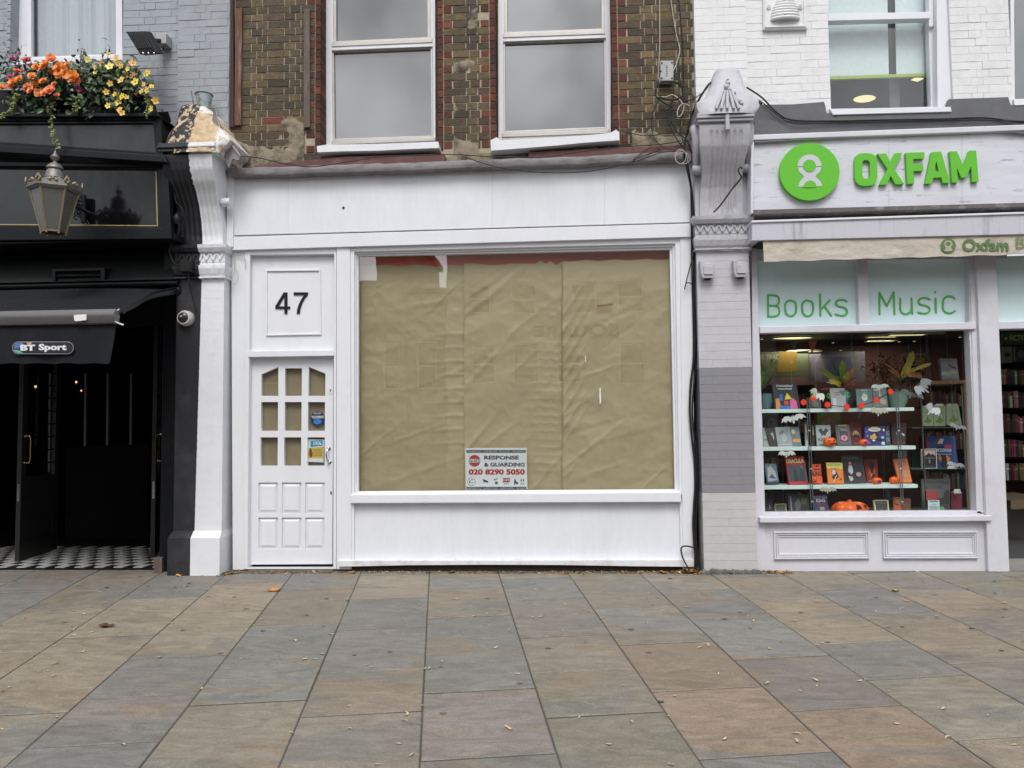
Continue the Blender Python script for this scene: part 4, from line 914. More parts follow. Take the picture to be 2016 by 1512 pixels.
zrl=W(1380,335,-0.14).z
sb.lathe((QX0-0.028,-0.155,zrl),[(0.036,0.0),(0.043,0.01),(0.043,0.07),(0.036,0.085)],18,'x'); sb.build('scroll',M['lav_pil'],PR,smooth=True); sb=MB(); sb.lathe((QX1-0.055,-0.155,zrl),[(0.036,0.0),(0.043,0.01),(0.043,0.07),(0.036,0.085)],18,'x')
zr2=zr_t-0.16
for a in (QX0-0.02,QX1-0.02):
    sb.build('scroll',M['lav_pil'],PR,smooth=True); sb=MB(); path=[(a+0.02,-0.16,zrl+0.02),(a+0.02,-0.20,zrl+0.10),(a+0.02,-0.245,zrl+0.20),(a+0.02,-0.25,zrl+0.30),(a+0.02,-0.22,zrl+0.36)]
    sb.tube(smoothpath(path,5),[0.02+0.0018*i for i in range(21)],10)
sb.build('scroll',M['lav_pil'],PR,smooth=True)
sb=MB()
for h,o in ((0.0,0.02),(0.028,0.035),(0.056,0.025)): sb.box(QX0-o*.5,QX1+o*.5,-0.365-o,0.05,zr_t+h,zr_t+h+0.024)
p=W(1432,232,-0.40); sb.box(p.x-0.018,p.x+0.018,-0.41,-0.36,p.z-0.11,p.z+0.05)
sb.build('neck_moulding',M['lav_pil'],PR,bevel=0.006)
hb=[(224,1384,1488),(216,1378,1494),(207,1374,1499),(198,1373,1498),(188,1389,1489),(178,1395,1478),(168,1400,1470),(156,1404,1465),(144,1407,1461),(136,1409,1459),(134,1412,1457)]
head(PR,hb,-0.42,1,M['lav_pil'],None,'head',-0.40,seed=14)
gm=MB()
for cx,cy,rr in ((1433,163,9),(1431,171,12),(1436,176,9),(1445,183,9),(1427,183,8),(1453,196,9),(1456,199,11),(1460,203,8),(1420,194,8),(1414,203,7),(1446,190,7),(1424,189,7),(1411,208,6),(1433,156,5)):
    t=(224-cy)/90; y=-0.44+0.28*max(0,t)**1.3; p=W(cx,cy,y); s=rr*0.0023; gm.ball(p,s,s*0.9,s,8,6)
for x0,x1 in ((1428,1420),(1436,1445),(1432,1432),(1440,1455),(1424,1410)):
    gm.tube([W(x0,178,-0.36),W((x0+x1)/2,195,-0.39),W(x1,214,-0.43)],[0.008,0.016,0.012],8)
gm.build('carved_garland',M['lav_pil'],PR,smooth=True)
sm=MB(); 
for i in range(14):
    x=QX0+(QX1-QX0)*i/13; sm.ball((x,YR-0.004,gR+0.01+0.02*mnoise.noise(Vector((i*1.7,0,0)))),0.03,0.02,0.035,7,5)
sm.build('mossy_foot',mat('crumbled_mossy_base',(0.10,0.10,0.085),0.95,bump=1.0,bump_scale=40,dirt=(0.25,0.24,0.23),dirt_amt=0.8,dirt_scale=15),PR,smooth='all')
# iron hook rod
rb=MB(); rb.tube(pxpath([(1405,418,-0.19),(1420,402,-0.21),(1440,374,-0.25),(1458,352,-0.30),(1459,346,-0.32),(1455,341,-0.33),(1454,333,-0.33),(1459,329,-0.33),(1461,333,-0.33)],0,5),0.0075,8)
rb.build('iron_rod',mat('rusty_black_iron',(0.03,0.025,0.023),0.7,bump=0.5),smooth=True,label='thin rusty black iron hook rod sticking up from the lavender console',category='rod')
# little grey boxes below the capital
for i,(x0,y0,x1,y1,lb) in enumerate(((1378,514,1410,547,'small lavender painted electrical box under the capital, the one beside the black cables'),(1443,512,1475,545,'small lavender painted electrical box under the capital, the one beside the shop awning'))):
    t=thing('electrical_box',lb,'electrical box',W((x0+x1)/2,y1,YR),'painted boxes on the lavender pilaster')
    b=MB(); b.pp([(x0,y0),(x0+9,y0),(x0+10,y0+5),(x1-3,y0+5),(x1-2,y0+22),(x1-6,y1),(x0+6,y1),(x0+2,y0+24)],YR-0.075,YR+0.01); b.build('cover',M['lav_pil'],t,bevel=0.005)
    b=MB(); b.pp([(x0+8,y0+9),(x1-6,y0+9),(x1-6,y1-7),(x0+8,y1-7)],YR-0.088,YR-0.07); b.build('front_plate',M['lav_pil'],t,bevel=0.004)
    b=MB(); b.pp([(x0+9,y1-3),(x1-8,y1-3),(x1-10,y1+2),(x0+11,y1+2)],YR-0.06,YR); b.build('gland',M['gap_shade'],t)

# ================================================================== THE PUB
PB=thing('pub_building','black fronted pub with grey painted brick upper floor and open doors','building',(-4.4,0,gz(-4.4,0)))
XPL=-7.6; YP=0.10
xpil=W(355,100,YP).x
zpb=W(150,270,YP).z
w0=W(22,0,YP).x; w1=W(243,0,YP).x; wz=W(150,118,YP).z
gb=MB(); greyc=lambda xa,xb,z,k,s,r,a,b:(1,1,1)
brick_wall(gb,None,XPL,xpil,zpb,TOPZ,[(w0,w1,wz,6.5)],YP,greyc,seed=8,joint=0.005,depth=0.012,jit=0.0014)
brick_wall(gb,None,xpil,W(451,100,0.05).x,zpb,TOPZ,[],YP-0.05,greyc,seed=9,joint=0.004,depth=0.012,jit=0.0012)
mortar(gb,XPL,xpil,zpb,TOPZ,[(w0,w1,wz,6.5)],YP+0.004,0.3); gb.box(xpil+0.002,W(451,100,0.05).x,YP-0.046,YP+0.4,zpb,TOPZ-0.002)
gb.build('brickwork',M['grey_brick'],PB)
qn=MB(); z=wz
while z<TOPZ-.1: qn.box(w0-0.035,w0+0.002,YP-0.006,YP+0.25,z+0.004,z+0.071); z+=0.0757
qn.build('window_quoin',M['grey_brick'],PB,bevel=0.002)
pw=MB(); Y=0.22
pw.pp([(34,-300),(238,-300),(241,114),(36,120)],Y,Y+0.08,holes=[[(56,-280),(226,-280),(228,106),(58,112)]]); pwo=pw.build('window',M['white'],PB,bevel=0.004)
pw=MB(); pw.pp([(50,-285),(60,-285),(61,112),(52,112)],Y-0.012,Y+0.02); pw.pp([(24,116),(241,108),(241,118),(24,128)],Y-0.12,Y+0.05); pw.build('frame',M['white'],pwo,bevel=0.004)
pw=MB(); pw.pane([(55,-282),(227,-282),(229,107),(57,113)],Y+0.045); pw.build('pane',M['glass'],pwo,recalc=False)
cu=MB(); n=60; A=[]
for i in range(n+1):
    x=58+172*i/n; ph=i*0.55+0.6*math.sin(i*0.31); y=Y+0.16+0.03*math.sin(ph)+0.012*math.sin(2.3*ph)
    A.append((W(x,-290,Y+.16).x,y,TOPZ-.4)); A.append((W(x,116,Y+.16).x,y,W(x,117,Y+.16).z))
cu.add(A,[(2*i,2*i+2,2*i+3,2*i+1) for i in range(n)]); cu.build('curtain',M['curtain'],pwo,smooth='all',recalc=False)
ub=MB(); ub.box(XPL,W(450,100,.1).x,1.2,3,zpb,TOPZ); ub.build('upper_floor_core',mat('dim_blue_room',(0.05,0.055,0.07),0.9),PB)
# lead/wood red strip where the pub meets the brick
rs_=MB(); rs_.pp([(449.5,-200),(458,-200),(460,250),(451.5,250)],0.085,0.125); rs_.build('edge_strip',mat('dark_red_edge',(0.06,0.025,0.022),0.8,bump=0.5),PB)
# upper sign box
def molded(mb,poly,Y0,Y1,steps):
    mb.pp(poly,Y0,Y1)
ZX=-260
YF=-0.42
sg=MB(); sg.pp([(ZX,232),(313,228),(318,309.5),(ZX,272)],YF+0.03,0.1); top=sg.build('fascia',M['black_panel'],PB,bevel=0.004)
sg=MB(); o=[(ZX,227),(314,226.5),(322,313),(ZX,274)]; i1=[(ZX+10,246),(301,243),(306,299),(ZX+10,262)]
sg.pp(o,YF-0.01,YF+0.05,holes=[[(ZX+6,240),(306,236),(311,304),(ZX+6,266)]]); sg.pp([(ZX+5,239),(307,235),(312,305),(ZX+5,267)],YF+0.008,YF+0.05,holes=[i1]); sg.build('fascia_frame',M['black'],PB,bevel=0.006)
sg=MB(); sg.pp([(ZX,270),(323,306),(329,320),(ZX,284)],-0.46,0.1); sg.build('fascia_cornice',M['black'],PB,bevel=0.008)
sg=MB(); sg.pp([(ZX,224),(311,222),(312,229),(ZX,231)],-0.47,0.1); sg.build('top_ledge',M['black'],PB,bevel=0.006)
# main sign panel with gold line
YM=-0.34
sg=MB(); sg.pp([(ZX,322),(324,326),(332,458),(ZX,466)],YM+0.03,0.1); sg.build('sign_panel',M['black_mirror'],PB)
sg=MB(); sg.pp([(ZX,314),(330,322),(337,470),(ZX,476)],YM-0.02,YM+0.05,holes=[[(ZX+3,326),(315,329),(319,449),(ZX+3,444)]]); sg.pp([(ZX+2,325),(316,328),(320,450),(ZX+2,445)],YM,YM+0.05,holes=[[(ZX+6,328.5),(309,333),(312,446.5),(ZX+6,441.5)]]); sg.build('sign_frame',M['black'],PB,bevel=0.006)
sg=MB(); sg.pp([(ZX+8,329.5),(307.5,333.7),(310.5,445),(ZX+8,440.3)],YM+0.027,YM+0.032,holes=[[(ZX+9,330.7),(306.2,335),(309,443.6),(ZX+9,439)]]); sg.build('gold_line',M['gold'],PB)
# soffit and the curved dusty board with the vent under it
sf=MB(); a=W(ZX,470,YM); b=W(342,470,YM); zz=W(200,474,YM).z
sf.box(a.x,b.x,YM+0.02,0.25,zz,zz+0.06); sf.build('soffit',M['black'],PB)
cv=MB(); n=14; rows=[]
zt_=W(150,484,0.02).z; zb_=W(150,562,-0.03).z
for i in range(n+1):
    t=i/n; z=zt_+(zb_-zt_)*t; y=0.10-0.22*t+0.10*(1-t)**2
    rows.append([(a.x,y,z),(W(350,520,0).x,y,z)])
cv.colf=None; ring_loft(cv,rows); cv.build('cove_board',M['cove'],PB,smooth='all')
vt=thing('vent_grille',None,None); vt.parent=PB; vt.location=Vector(W(153,556,0.0))-Vector(PB.location)
v=MB(); v.pp([(103,530),(206,527),(206,566),(103,566)],-0.135,0.0,holes=[[(108.5,534),(198,532),(198,566),(108.5,566)]]); v.build('vent_frame',M['black'],vt,bevel=0.003)
v=MB()
for y0 in (534,546,558):
    A=[W(109,y0+2,-0.08),W(198,y0,-0.08),W(198,y0+8.5,-0.115),W(109,y0+10,-0.115)]; v.add(A+[p+Vector((0,0.004,-0.003)) for p in A],[(0,1,2,3),(4,5,6,7),(0,1,5,4),(2,3,7,6),(1,2,6,5),(0,3,7,4)])
v.build('louvre',M['black_panel'],vt)
v=MB(); v.pr(108,533,199,566,-0.055,-0.05); v.build('vent_dark',M['gap_shade'],vt)
# door surround and interior
gf=gz(-4.5,0)
jx0=W(318,900,-0.02).x; jx1=W(346,900,-0.02).x
jb_=MB(); jb_.box(jx0,jx1,-0.03,0.2,gf,W(300,600,0).z+0.7); jb_.build('door_jamb',M['black'],PB,bevel=0.005)
jb_=MB(); jb_.box(XPL,jx1,0.04,0.14,W(300,640,0.0).z,W(300,520,0.0).z); jb_.build('door_head',M['black'],PB)
zf=W(150,1126,0.0).z; 
fl=MB(); fl.col=(1,1,1)
fy=0.0
fl.box(XPL,jx0,fy-0.005,0.22,zf-0.15,zf); fl.build('entrance_step',M['black_tile'],PB,bevel=0.003)
tj=MB()
for i in range(60):
    x=XPL+i*0.11; 
    if x<jx0: tj.box(x,x+0.003,fy,0.215,zf,zf+0.0012)
tj.box(XPL,jx0,0.10,0.103,zf,zf+0.0014); tj.build('tile_joint',mat('grey_tile_joint',(0.09,0.09,0.09),0.9),PB)
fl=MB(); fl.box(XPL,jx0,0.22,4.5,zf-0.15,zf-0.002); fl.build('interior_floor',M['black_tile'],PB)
ck=MB(); s=0.098
for i in range(60):
    for j in range(8):
        if (i+j)%2: continue
        x=-6.6+i*0.10; y=0.24+j*0.17
        if x>jx0-0.02: continue
        ck.box(x+.001,min(x+0.099,jx0-.01),y+.001,y+0.169,zf-0.01,zf+0.003)
ck.build('checker_tile',M['tile_white'],PB)
ro=MB(); zc=W(150,560,0.5).z
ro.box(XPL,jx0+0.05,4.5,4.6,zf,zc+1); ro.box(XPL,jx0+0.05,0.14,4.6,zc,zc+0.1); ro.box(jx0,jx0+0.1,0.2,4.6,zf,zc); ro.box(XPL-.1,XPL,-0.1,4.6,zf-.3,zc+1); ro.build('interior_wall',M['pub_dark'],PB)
gp_=MB()
for x in (166,210,256): gp_.pp([(x,735),(x+3.5,735),(x+2.5,880),(x-1.5,880)],2.2,2.23)
gp_.build('partition_post',mat('pale_partition_post',(0.20,0.21,0.23),0.4),PB)
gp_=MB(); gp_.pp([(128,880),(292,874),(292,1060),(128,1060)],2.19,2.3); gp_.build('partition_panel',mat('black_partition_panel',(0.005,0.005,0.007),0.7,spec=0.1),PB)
for x,y,Y_,r_ in ((150,752,2.6,0.013),(160,769,2.6,0.010),(70,761,2.4,0.016)):
    t=thing('wall_lamp','tiny warm wall lamp glowing deep inside the dark pub'+{150:', upper of the pair',160:', lower of the pair',70:' behind the open door leaf'}[x],'lamp',W(x,y,Y_),'wall lamps inside the pub')
    b=MB(); b.ball(W(x,y,Y_),r_,r_,r_,10,7); b.build('bulb',M['lamp'],t,smooth='all'); b=MB(); b.tube([W(x,y+4,Y_),W(x,y+9,Y_+0.05)],0.008); b.build('arm',M['brass'],t)
# open door leaves
def leaf(label,h,e,side):
    hx,hy=h; ang=math.atan2(e[1]-h[1],e[0]-h[0]); wd=math.hypot(e[1]-h[1],e[0]-h[0])
    t=thing('door',None,None); t.parent=PB; t['label']=label
    L=Vector((hx,hy,zf+0.006)); t.location=L-Vector(PB.location)
    c,s=math.cos(ang),math.sin(ang); T=lambda u,d,z:(hx+c*u-s*d,hy+s*u+c*d,z)
    zt2=W(100,640,0.5).z+0.1; H0=zf+0.006
    def bx(mb,u0,u1,d0,d1,z0,z1):
        mb.add([T(u0,d0,z0),T(u1,d0,z0),T(u1,d1,z0),T(u0,d1,z0),T(u0,d0,z1),T(u1,d0,z1),T(u1,d1,z1),T(u0,d1,z1)],[(3,2,1,0),(4,5,6,7),(0,1,5,4),(1,2,6,5),(2,3,7,6),(3,0,4,7)])
    b=MB(); st=0.10
    bx(b,0,st,0,0.045,H0,zt2); bx(b,wd-st,wd,0,0.045,H0,zt2); bx(b,st,wd-st,0,0.045,H0,H0+0.17); bx(b,st,wd-st,0,0.045,H0+0.66,H0+0.86); bx(b,st,wd-st,0,0.045,zt2-0.12,zt2); b.build('door_leaf',M['pub_wood'],t,bevel=0.004)
    b=MB(); bx(b,st,wd-st,0.012,0.033,H0+0.17,H0+0.66); b.build('door_panel',M['pub_wood'],t)
    b=MB(); 
    for d in (0.004,0.036): 
        bx(b,st,wd-st,d,d+0.008,H0+0.17,H0+0.195); bx(b,st,wd-st,d,d+0.008,H0+0.635,H0+0.66); bx(b,st,st+0.02,d,d+0.008,H0+0.195,H0+0.635); bx(b,wd-st-0.02,wd-st,d,d+0.008,H0+0.195,H0+0.635)
    b.build('panel_moulding',mat('scuffed_black_moulding',(0.02,0.019,0.018),0.4,flake=(0.30,0.28,0.24),flake_scale=22,flake_lo=0.62),t)
    b=MB(); z=H0+0.86; k=0
    while z<zt2-0.15: bx(b,st,wd-st,0.018,0.03,z+0.13,z+0.145); z+=0.145
    b.build('glazing_bar',M['pub_dark'],t)
    b=MB(); bx(b,st,wd-st,0.022,0.025,H0+0.86,zt2-0.12); b.build('glazing',M['glass'],t)
    u=wd-0.05; zh=H0+1.02; b=MB()
    for sd_ in (side,):
        d0=0 if sd_<0 else 0.045; dd=sd_*0.055
        b.tube(smoothpath([T(u,d0,zh),T(u,d0+dd,zh+0.01),T(u,d0+dd*1.1,zh+0.14),T(u,d0+dd,zh+0.27),T(u,d0,zh+0.28)],5),0.009,8)
        for q in (zh,zh+0.28): b.ball(T(u,d0+sd_*.006,q),0.018,0.018,0.018,8,6)
    b.build('pull_handle',M['brass'],t,smooth=True)
    b=MB(); bx(b,wd,wd+0.002,0.012,0.033,H0+0.62,H0+0.80); b.build('lock_plate',M['chrome'],t)
    return t
leaf('open pub door leaf with brass pull handle and scuffed panel',(W(106,1000,1.40).x,1.40),(W(31,1000,0.55).x,0.55),1)
leaf('open pub door leaf folded back beside the black jamb',(W(306,1000,1.55).x,1.55),(W(297,1000,0.78).x,0.78),1)
wb=MB(); wb.pr(303,1098,318,1130,-0.09,-0.04); wb.build('door_wedge',M['wood_old'],bevel=0.003,label='small weathered wooden block on the ground at the foot of the black jamb',category='wooden block')
# white slats behind the open leaf
sl_=MB()
for i in range(1): sl_.pp([(96,735),(100.5,735),(97.5,930),(94,930)],1.3,1.32)
sl_.build('pale_post',mat('pale_interior_post',(0.16,0.17,0.18),0.5),PB)

# ---- awning
AW=thing('awning','black retractable awning over the pub doors with grey front bar and sport logo','awning',(W(100,560,-0.1).x,-0.1,W(100,560,-0.1).z))
b=MB(); xr=W(352,560,-0.14).x; RYW=0
zr3=W(100,562,-0.16).z; b.tube([(XPL+0.3,-0.15,zr3),(xr,-0.15,zr3)],0.028,12); b.box(XPL+0.3,xr,-0.19,-0.12,zr3+.028,zr3+.034); b.build('roller',M['black'],AW,smooth=True)
b=MB(); YA=-1.15; nr=16; nc=40; rows=[]
rt=[(353,566),(340,581),(320,583),(300,588),(285,594),(268,605),(255,612),(240,616)]
xa=-7.2
for j in range(nr+1):
    t=j/nr; Y=-0.08+(YA+0.08)*t; z=W(100,565,-0.08).z+(W(100,613,YA).z-W(100,565,-0.08).z)*t-0.03*math.sin(math.pi*t)
    k=t*(len(rt)-1); i=min(int(k),len(rt)-2); f=k-i; px=rt[i][0]+(rt[i+1][0]-rt[i][0])*f; py=rt[i][1]+(rt[i+1][1]-rt[i][1])*f; e=W(px,py,Y)
    row=[]
    for c in range(nc+1):
        u=c/nc; x=xa+(e.x-xa)*u; zz_=z+(e.z-z)*max(0,(u-0.72)/0.28)**2; row.append((x,Y,zz_))
    rows.append(row)
b.colf=None; ring_loft(b,rows); b.build('canopy',M['black_canvas'],AW,smooth='all')
b=MB(); x1_=W(229,630,YA-0.05).x; za=W(120,612,YA).z; zb3=W(120,641,YA).z; H_=za-zb3
prf=[(YA-0.02,za),(YA-0.06,za-0.003),(YA-0.085,za-H_*.3),(YA-0.085,za-H_*.55),(YA-0.06,zb3+0.005),(YA-0.02,zb3),(YA,za-H_*.5)]
x0_=XPL+0.6; b.add([(x0_,y,z) for y,z in prf]+[(x1_,y,z) for y,z in prf],[(i,(i+1)%7,(i+1)%7+7,i+7) for i in range(7)]+[tuple(range(7)),tuple(range(7,14))[::-1]]); b.build('front_bar',M['steel_bar'],AW,smooth=True)
b=MB(); b.tube(smoothpath([(x1_+.004,YA-0.02,za),(x1_-0.02+.004,YA-0.06,za-H_*.35),(x1_-.01+.004,YA-0.06,zb3+.02),(x1_+0.05,YA-0.03,zb3-0.01)],5),0.008,8); b.build('end_cap',M['chrome'],AW,smooth=True)
b=MB(); b.pp([(145.5,620),(170,618.5),(169.5,630),(150,632.5),(146,631)],YA-0.0895,YA-0.08); b.build('white_sticker',M['white_card'],AW)
vb=MB(); rows=[]; nv=10; nc=50
for j in range(nv+1):
    t=j/nv; row=[]
    for c in range(nc+1):
        u=c/nc; px=-120+(228-8*t**1.5+120)*u; py=641+(716+ (2 if c%7 else 0)*0-641)*t; p=W(px,py,YA-0.03)
        y=YA-0.03-0.012*math.sin(u*26+0.8*t)*t-0.02*t; row.append((p.x,y,p.z-0.004*math.sin(u*40)*t))
    rows.append(row)
vb.colf=None; ring_loft(vb,rows); vb.build('valance',M['black_canvas'],AW,smooth='all')
lg=MB(); pl=plane_px(YA-0.075)
def poly_(mb,pts,off): mb.add([pl(x,y,off) for x,y in pts],[tuple(range(len(pts)))])
rr=rrect(24,672.5,145,697,12.2,7); poly_(lg,rr,0); lg.build('logo_rim',flat(150,155,165),AW,recalc=False)
lg=MB(); poly_(lg,rrect(25.2,673.7,143.8,695.8,11,7),.001); lg.build('logo_pill',flat(34,30,34),AW,recalc=False)
lg=MB(); poly_(lg,[(27,686),(28,679),(34,674.5),(46,674),(46,684),(30,686.5)],.002); lg.build('logo_patch',flat(95,115,175),AW,recalc=False)
lg=MB(); poly_(lg,[(27,688.5),(36,689),(46,695),(36,695.4),(30,693)],.002); lg.build('logo_patch',flat(95,185,160),AW,recalc=False)
lg=MB(); poly_(lg,[(51,674),(64,674),(59,678.5),(54,677.5)],.002); lg.build('logo_patch',flat(215,165,100),AW,recalc=False)
lg=MB(); put_text(lg,'BT',pl,40,690.5,69.5,678.5,.003,0.055); put_text(lg,'Sport',pl,76,693,131,677,.003,0.045); lg.build('lettering',WHT,AW,recalc=False)
b=MB(); A_=W(352,572,-0.1)
b.tube([W(349,566,-0.12),W(300,577,-0.5),W(240,617,YA)],0.012,8); b.ball(A_,0.045,0.05,0.06,12,8); b.build('folding_arm',M['black'],AW,smooth=True)
# specks of litter on the canopy
for i,(x,y,c,s) in enumerate(((190,578,(0.55,0.05,0.05),.018),(85,591,(.4,.35,.25),.02),(95,603,(.5,.45,.35),.02),(152,574,(.5,.47,.4),.014),(8,607,(.5,.15,.1),.016),(158,611,(.5,.45,.35),.018))):
    t=(y-565)/48.0; Y=-0.08+(YA+0.08)*min(1,max(0,t)); p=W(x,y,Y); q=MB(); q.col=c
    q.add([(p.x-s,p.y-s*.4,p.z+.012),(p.x+s*.3,p.y-s*.6,p.z+.02),(p.x+s,p.y+s*.4,p.z+.014),(p.x-s*.2,p.y+s*.5,p.z+.022)],[(0,1,2,3)])
    q.build('fallen_petal',M['dryleaf'],recalc=False,label=['small red petal on the black awning','pale thin twig scrap on the black awning','curled cream leaf scrap on the black awning near the bar','tiny pale speck near the top of the black awning','small reddish scrap on the awning by its far end','curled pale leaf resting on the grey awning bar'][i],category='petal')
# ---- wall lantern
LT=thing('wall_lantern','old four sided brass and grey lantern hanging in front of the gold lined pub sign','lantern',W(105,460,-0.80))
YL=-0.80; c0=W(105,460,YL); s_=lambda px:px/(F_PX/(YL-CAM.y))
mt=lambda y: W(105,y,YL).z
def frus(mb,z0,r0,z1,r1,ph=R_(30),n=6):
    A=[(c0.x+r0*math.cos(ph+2*math.pi*i/n),YL+r0*math.sin(ph+2*math.pi*i/n),z0) for i in range(n)]; B=[(c0.x+r1*math.cos(ph+2*math.pi*i/n),YL+r1*math.sin(ph+2*math.pi*i/n),z1) for i in range(n)]
    mb.add(A+B,[(i,(i+1)%n,(i+1)%n+n,i+n) for i in range(n)]); return A,B
zb4,zg,zcr,zdm,zn=mt(458),mt(377),mt(366),mt(350),mt(335)
R0,R1=s_(22),s_(44)
g_=MB(); A,B=frus(g_,zb4,R0,zg,R1); g_.build('glass',M['lantern_glass'],LT)
g_=MB()
for i in range(6): g_.tube([A[i],B[i]],0.009,6)
for r_,z_ in ((R0,zb4),): g_.tube([A[i%6] for i in range(7)],0.008,6)
for i in range(6): g_.tube([A[i],(A[i][0],A[i][1],A[i][2]-0.02)],0.008,6)
g_.build('glazing_bar',M['brass_old'],LT,smooth=True)
g_=MB(); frus(g_,zg-0.012,R1*1.04,zg+0.012,R1*1.16); frus(g_,zg+0.012,R1*1.16,zcr,R1*1.14); g_.build('rim',M['tin_old'],LT)
g_=MB()
for i in range(6):
    a0=R_(30)+2*math.pi*i/6; rr_=R1*1.15; p=Vector((c0.x+rr_*math.cos(a0),YL+rr_*math.sin(a0),zcr))
    tn=Vector((-math.sin(a0),math.cos(a0),0))
    for k in range(5):
        a=R_(30+60*(k-2)); d=Vector((0,0,1))*math.cos(a)+tn*math.sin(a); g_.ball(p+d*0.018+Vector((0,0,.008)),0.010,0.010,0.016,6,5)
    g_.ball(p+Vector((0,0,0.034)),0.008,0.008,0.018,6,5)
    g_.build('crest',M['brass_old'],LT,smooth='all'); g_=MB(); a1=a0+math.pi/6; rr2=rr_*0.87
    for q in (-.024,0,.024): g_.ball((c0.x+rr2*math.cos(a1)-math.sin(a1)*q,YL+rr2*math.sin(a1)+math.cos(a1)*q,zcr+.006+(.012 if q==0 else 0)),0.016,0.010,0.014,6,5)
    g_.build('crest',M['brass_old'],LT,smooth='all'); g_=MB()
g_=MB(); frus(g_,zcr-0.008,R1*1.10,zdm,s_(17)); g_.build('roof',M['tin_old'],LT)
g_=MB(); g_.lathe((c0.x,YL,0),[(s_(20),zdm-0.008),(s_(18),zdm+0.01),(s_(15),zn-0.01),(s_(13),zn),(s_(16),zn+0.012),(s_(15),zn+0.03),(s_(9),zn+0.055),(s_(5),zn+0.062),(s_(3.2),mt(318)),(s_(8),mt(313)),(s_(9),mt(310)),(s_(5),mt(305)),(s_(2.5),mt(302)),(s_(1),mt(296)),(0.001,mt(295))],20)
g_.build('finial',M['tin_old'],LT,smooth=True)
g_=MB(); pth=[(c0.x+0.02,YL+0.15,mt(385)),(c0.x+0.08,YL+0.25,mt(395)),(c0.x+0.12,YL+0.40,mt(400)),(c0.x+0.15,-0.36,mt(392))]
g_.tube(smoothpath(pth,5),0.015,8); g_.pp([(151,381),(166,383),(167,437),(160,439),(156,425),(151,424)],-0.395,-0.365)
for i in range(6): q=W(153+2.5*math.sin(i),388+8*i,-0.41); g_.tube([q+Vector((0.022*math.cos(a),0,0.02*math.sin(a))) for a in [k*.8 for k in range(7)]],0.007,5)
g_.build('bracket',M['black'],LT,smooth=True)
# ---- flood lamp on the grey bricks
FL=thing('floodlight','black finned floodlight tilted down on the grey painted bricks','floodlight',W(330,85,0.06))
A=[W(247,62,-0.17),W(286,61,-0.25),W(310,104,-0.30),W(275,107,-0.22)]; Bk=[p+Vector((0.03,0.07,0.02)) for p in A]
b=MB(); b.add(A+Bk,[(0,1,2,3),(4,5,6,7),(0,1,5,4),(1,2,6,5),(2,3,7,6),(3,0,4,7)]); b.build('housing',M['black_plastic'],FL,bevel=0.008)
b=MB()
for i in range(9):
    t=(i+0.7)/10; p=A[0].lerp(A[1],t)+(A[3]-A[0])*0.08; q=A[3].lerp(A[2],t)-(A[3]-A[0])*0.22; nn=(A[1]-A[0]).cross(A[3]-A[0]).normalized()
    if nn.y>0: nn=-nn
    b.tube([p+nn*0.006,q+nn*0.006],0.0045,5)
b.build('fin',mat('floodlight_fin',(0.035,0.035,0.038),0.35),FL)
b=MB(); b.box(W(311,70,0.02).x,W(331,70,0.02).x,-0.02,0.10,W(311,90,0.02).z,W(311,70,0.02).z); b.build('junction_box',M['grey_plastic'],FL,bevel=0.004)
b=MB()
for x in (282,292.5,303.5): b.ball(W(x,105,-0.28),0.011,0.011,0.011,8,6)
b.build('screw',M['chrome'],FL,smooth='all')
b=MB(); b.tube(pxpath([(303,107,-0.24),(313,104,-0.15),(320,99,0.0),(322,93,0.04)],0,5),0.005,6); b.tube([W(300,80,-0.15),W(316,80,0.0)],0.02,8); b.build('cable',M['black_cable'],FL,smooth=True)
# ---- bucket on the pilaster head
p=W(394,207,-0.17); p.y=-0.09; BKT=thing('bucket','small rusty pale blue bucket standing on the pilaster head','bucket',p); k_s=1/(F_PX/7.1)
b=MB(); b.lathe(p,[(12*k_s,0),(17*k_s,29*k_s),(16*k_s,29*k_s),(11*k_s,2*k_s)],22); b.build('body',M['pot_tin'],BKT,smooth=True)
b=MB(); q=p+Vector((0,0,29*k_s)); b.tube([q+Vector((17.5*k_s*math.cos(a),17.5*k_s*math.sin(a),0)) for a in [2*math.pi*i/24 for i in range(25)]],0.004,6); b.tube([W(376,178,-0.2),W(381,206,-0.22)],0.004,6); b.build('rim',mat('rusty_rim',(0.13,0.08,0.06),0.8),BKT,smooth=True)
# ---- camera, boxes and cables on the black half
CC=thing('security_camera','round cream dome security camera on the black pillar','security camera',W(362,628,-0.16))
p=W(362,627,-0.14); b=MB(); ax=Vector((-0.35,-0.85,-0.35)).normalized(); b.lathe((0,0,0),[(0.070,0.06),(0.075,0.02),(0.072,-0.03),(0.060,-0.055)],22,'y'); b.v=[tuple(Vector(q)+p+Vector((0.02,0,0))) for q in b.v]; b.build('body',M['pale_plastic'],CC,smooth=True)
b=MB(); b.ball(p+Vector((0.018,-0.045,0)),0.054,0.030,0.054,18,12); b.build('dome',mat('smoked_dome',(0.02,0.022,0.022),0.08),CC,smooth='all')
b=MB(); b.ball(p+Vector((0.006,-0.07,0.008)),0.014,0.010,0.014,10,8); b.build('lens',mat('grey_lens',(0.25,0.27,0.27),0.1),CC,smooth='all')
JB=thing('junction_box','square black junction box on the black capital','junction box',W(364,535,-0.24))
b=MB(); b.pr(353.5,513,374,534.5,-0.26,-0.16); b.build('box',M['black_plastic'],JB,bevel=0.005)
b=MB(); b.pr(370,528,373,531,-0.266,-0.25); b.build('screw',M['black'],JB)
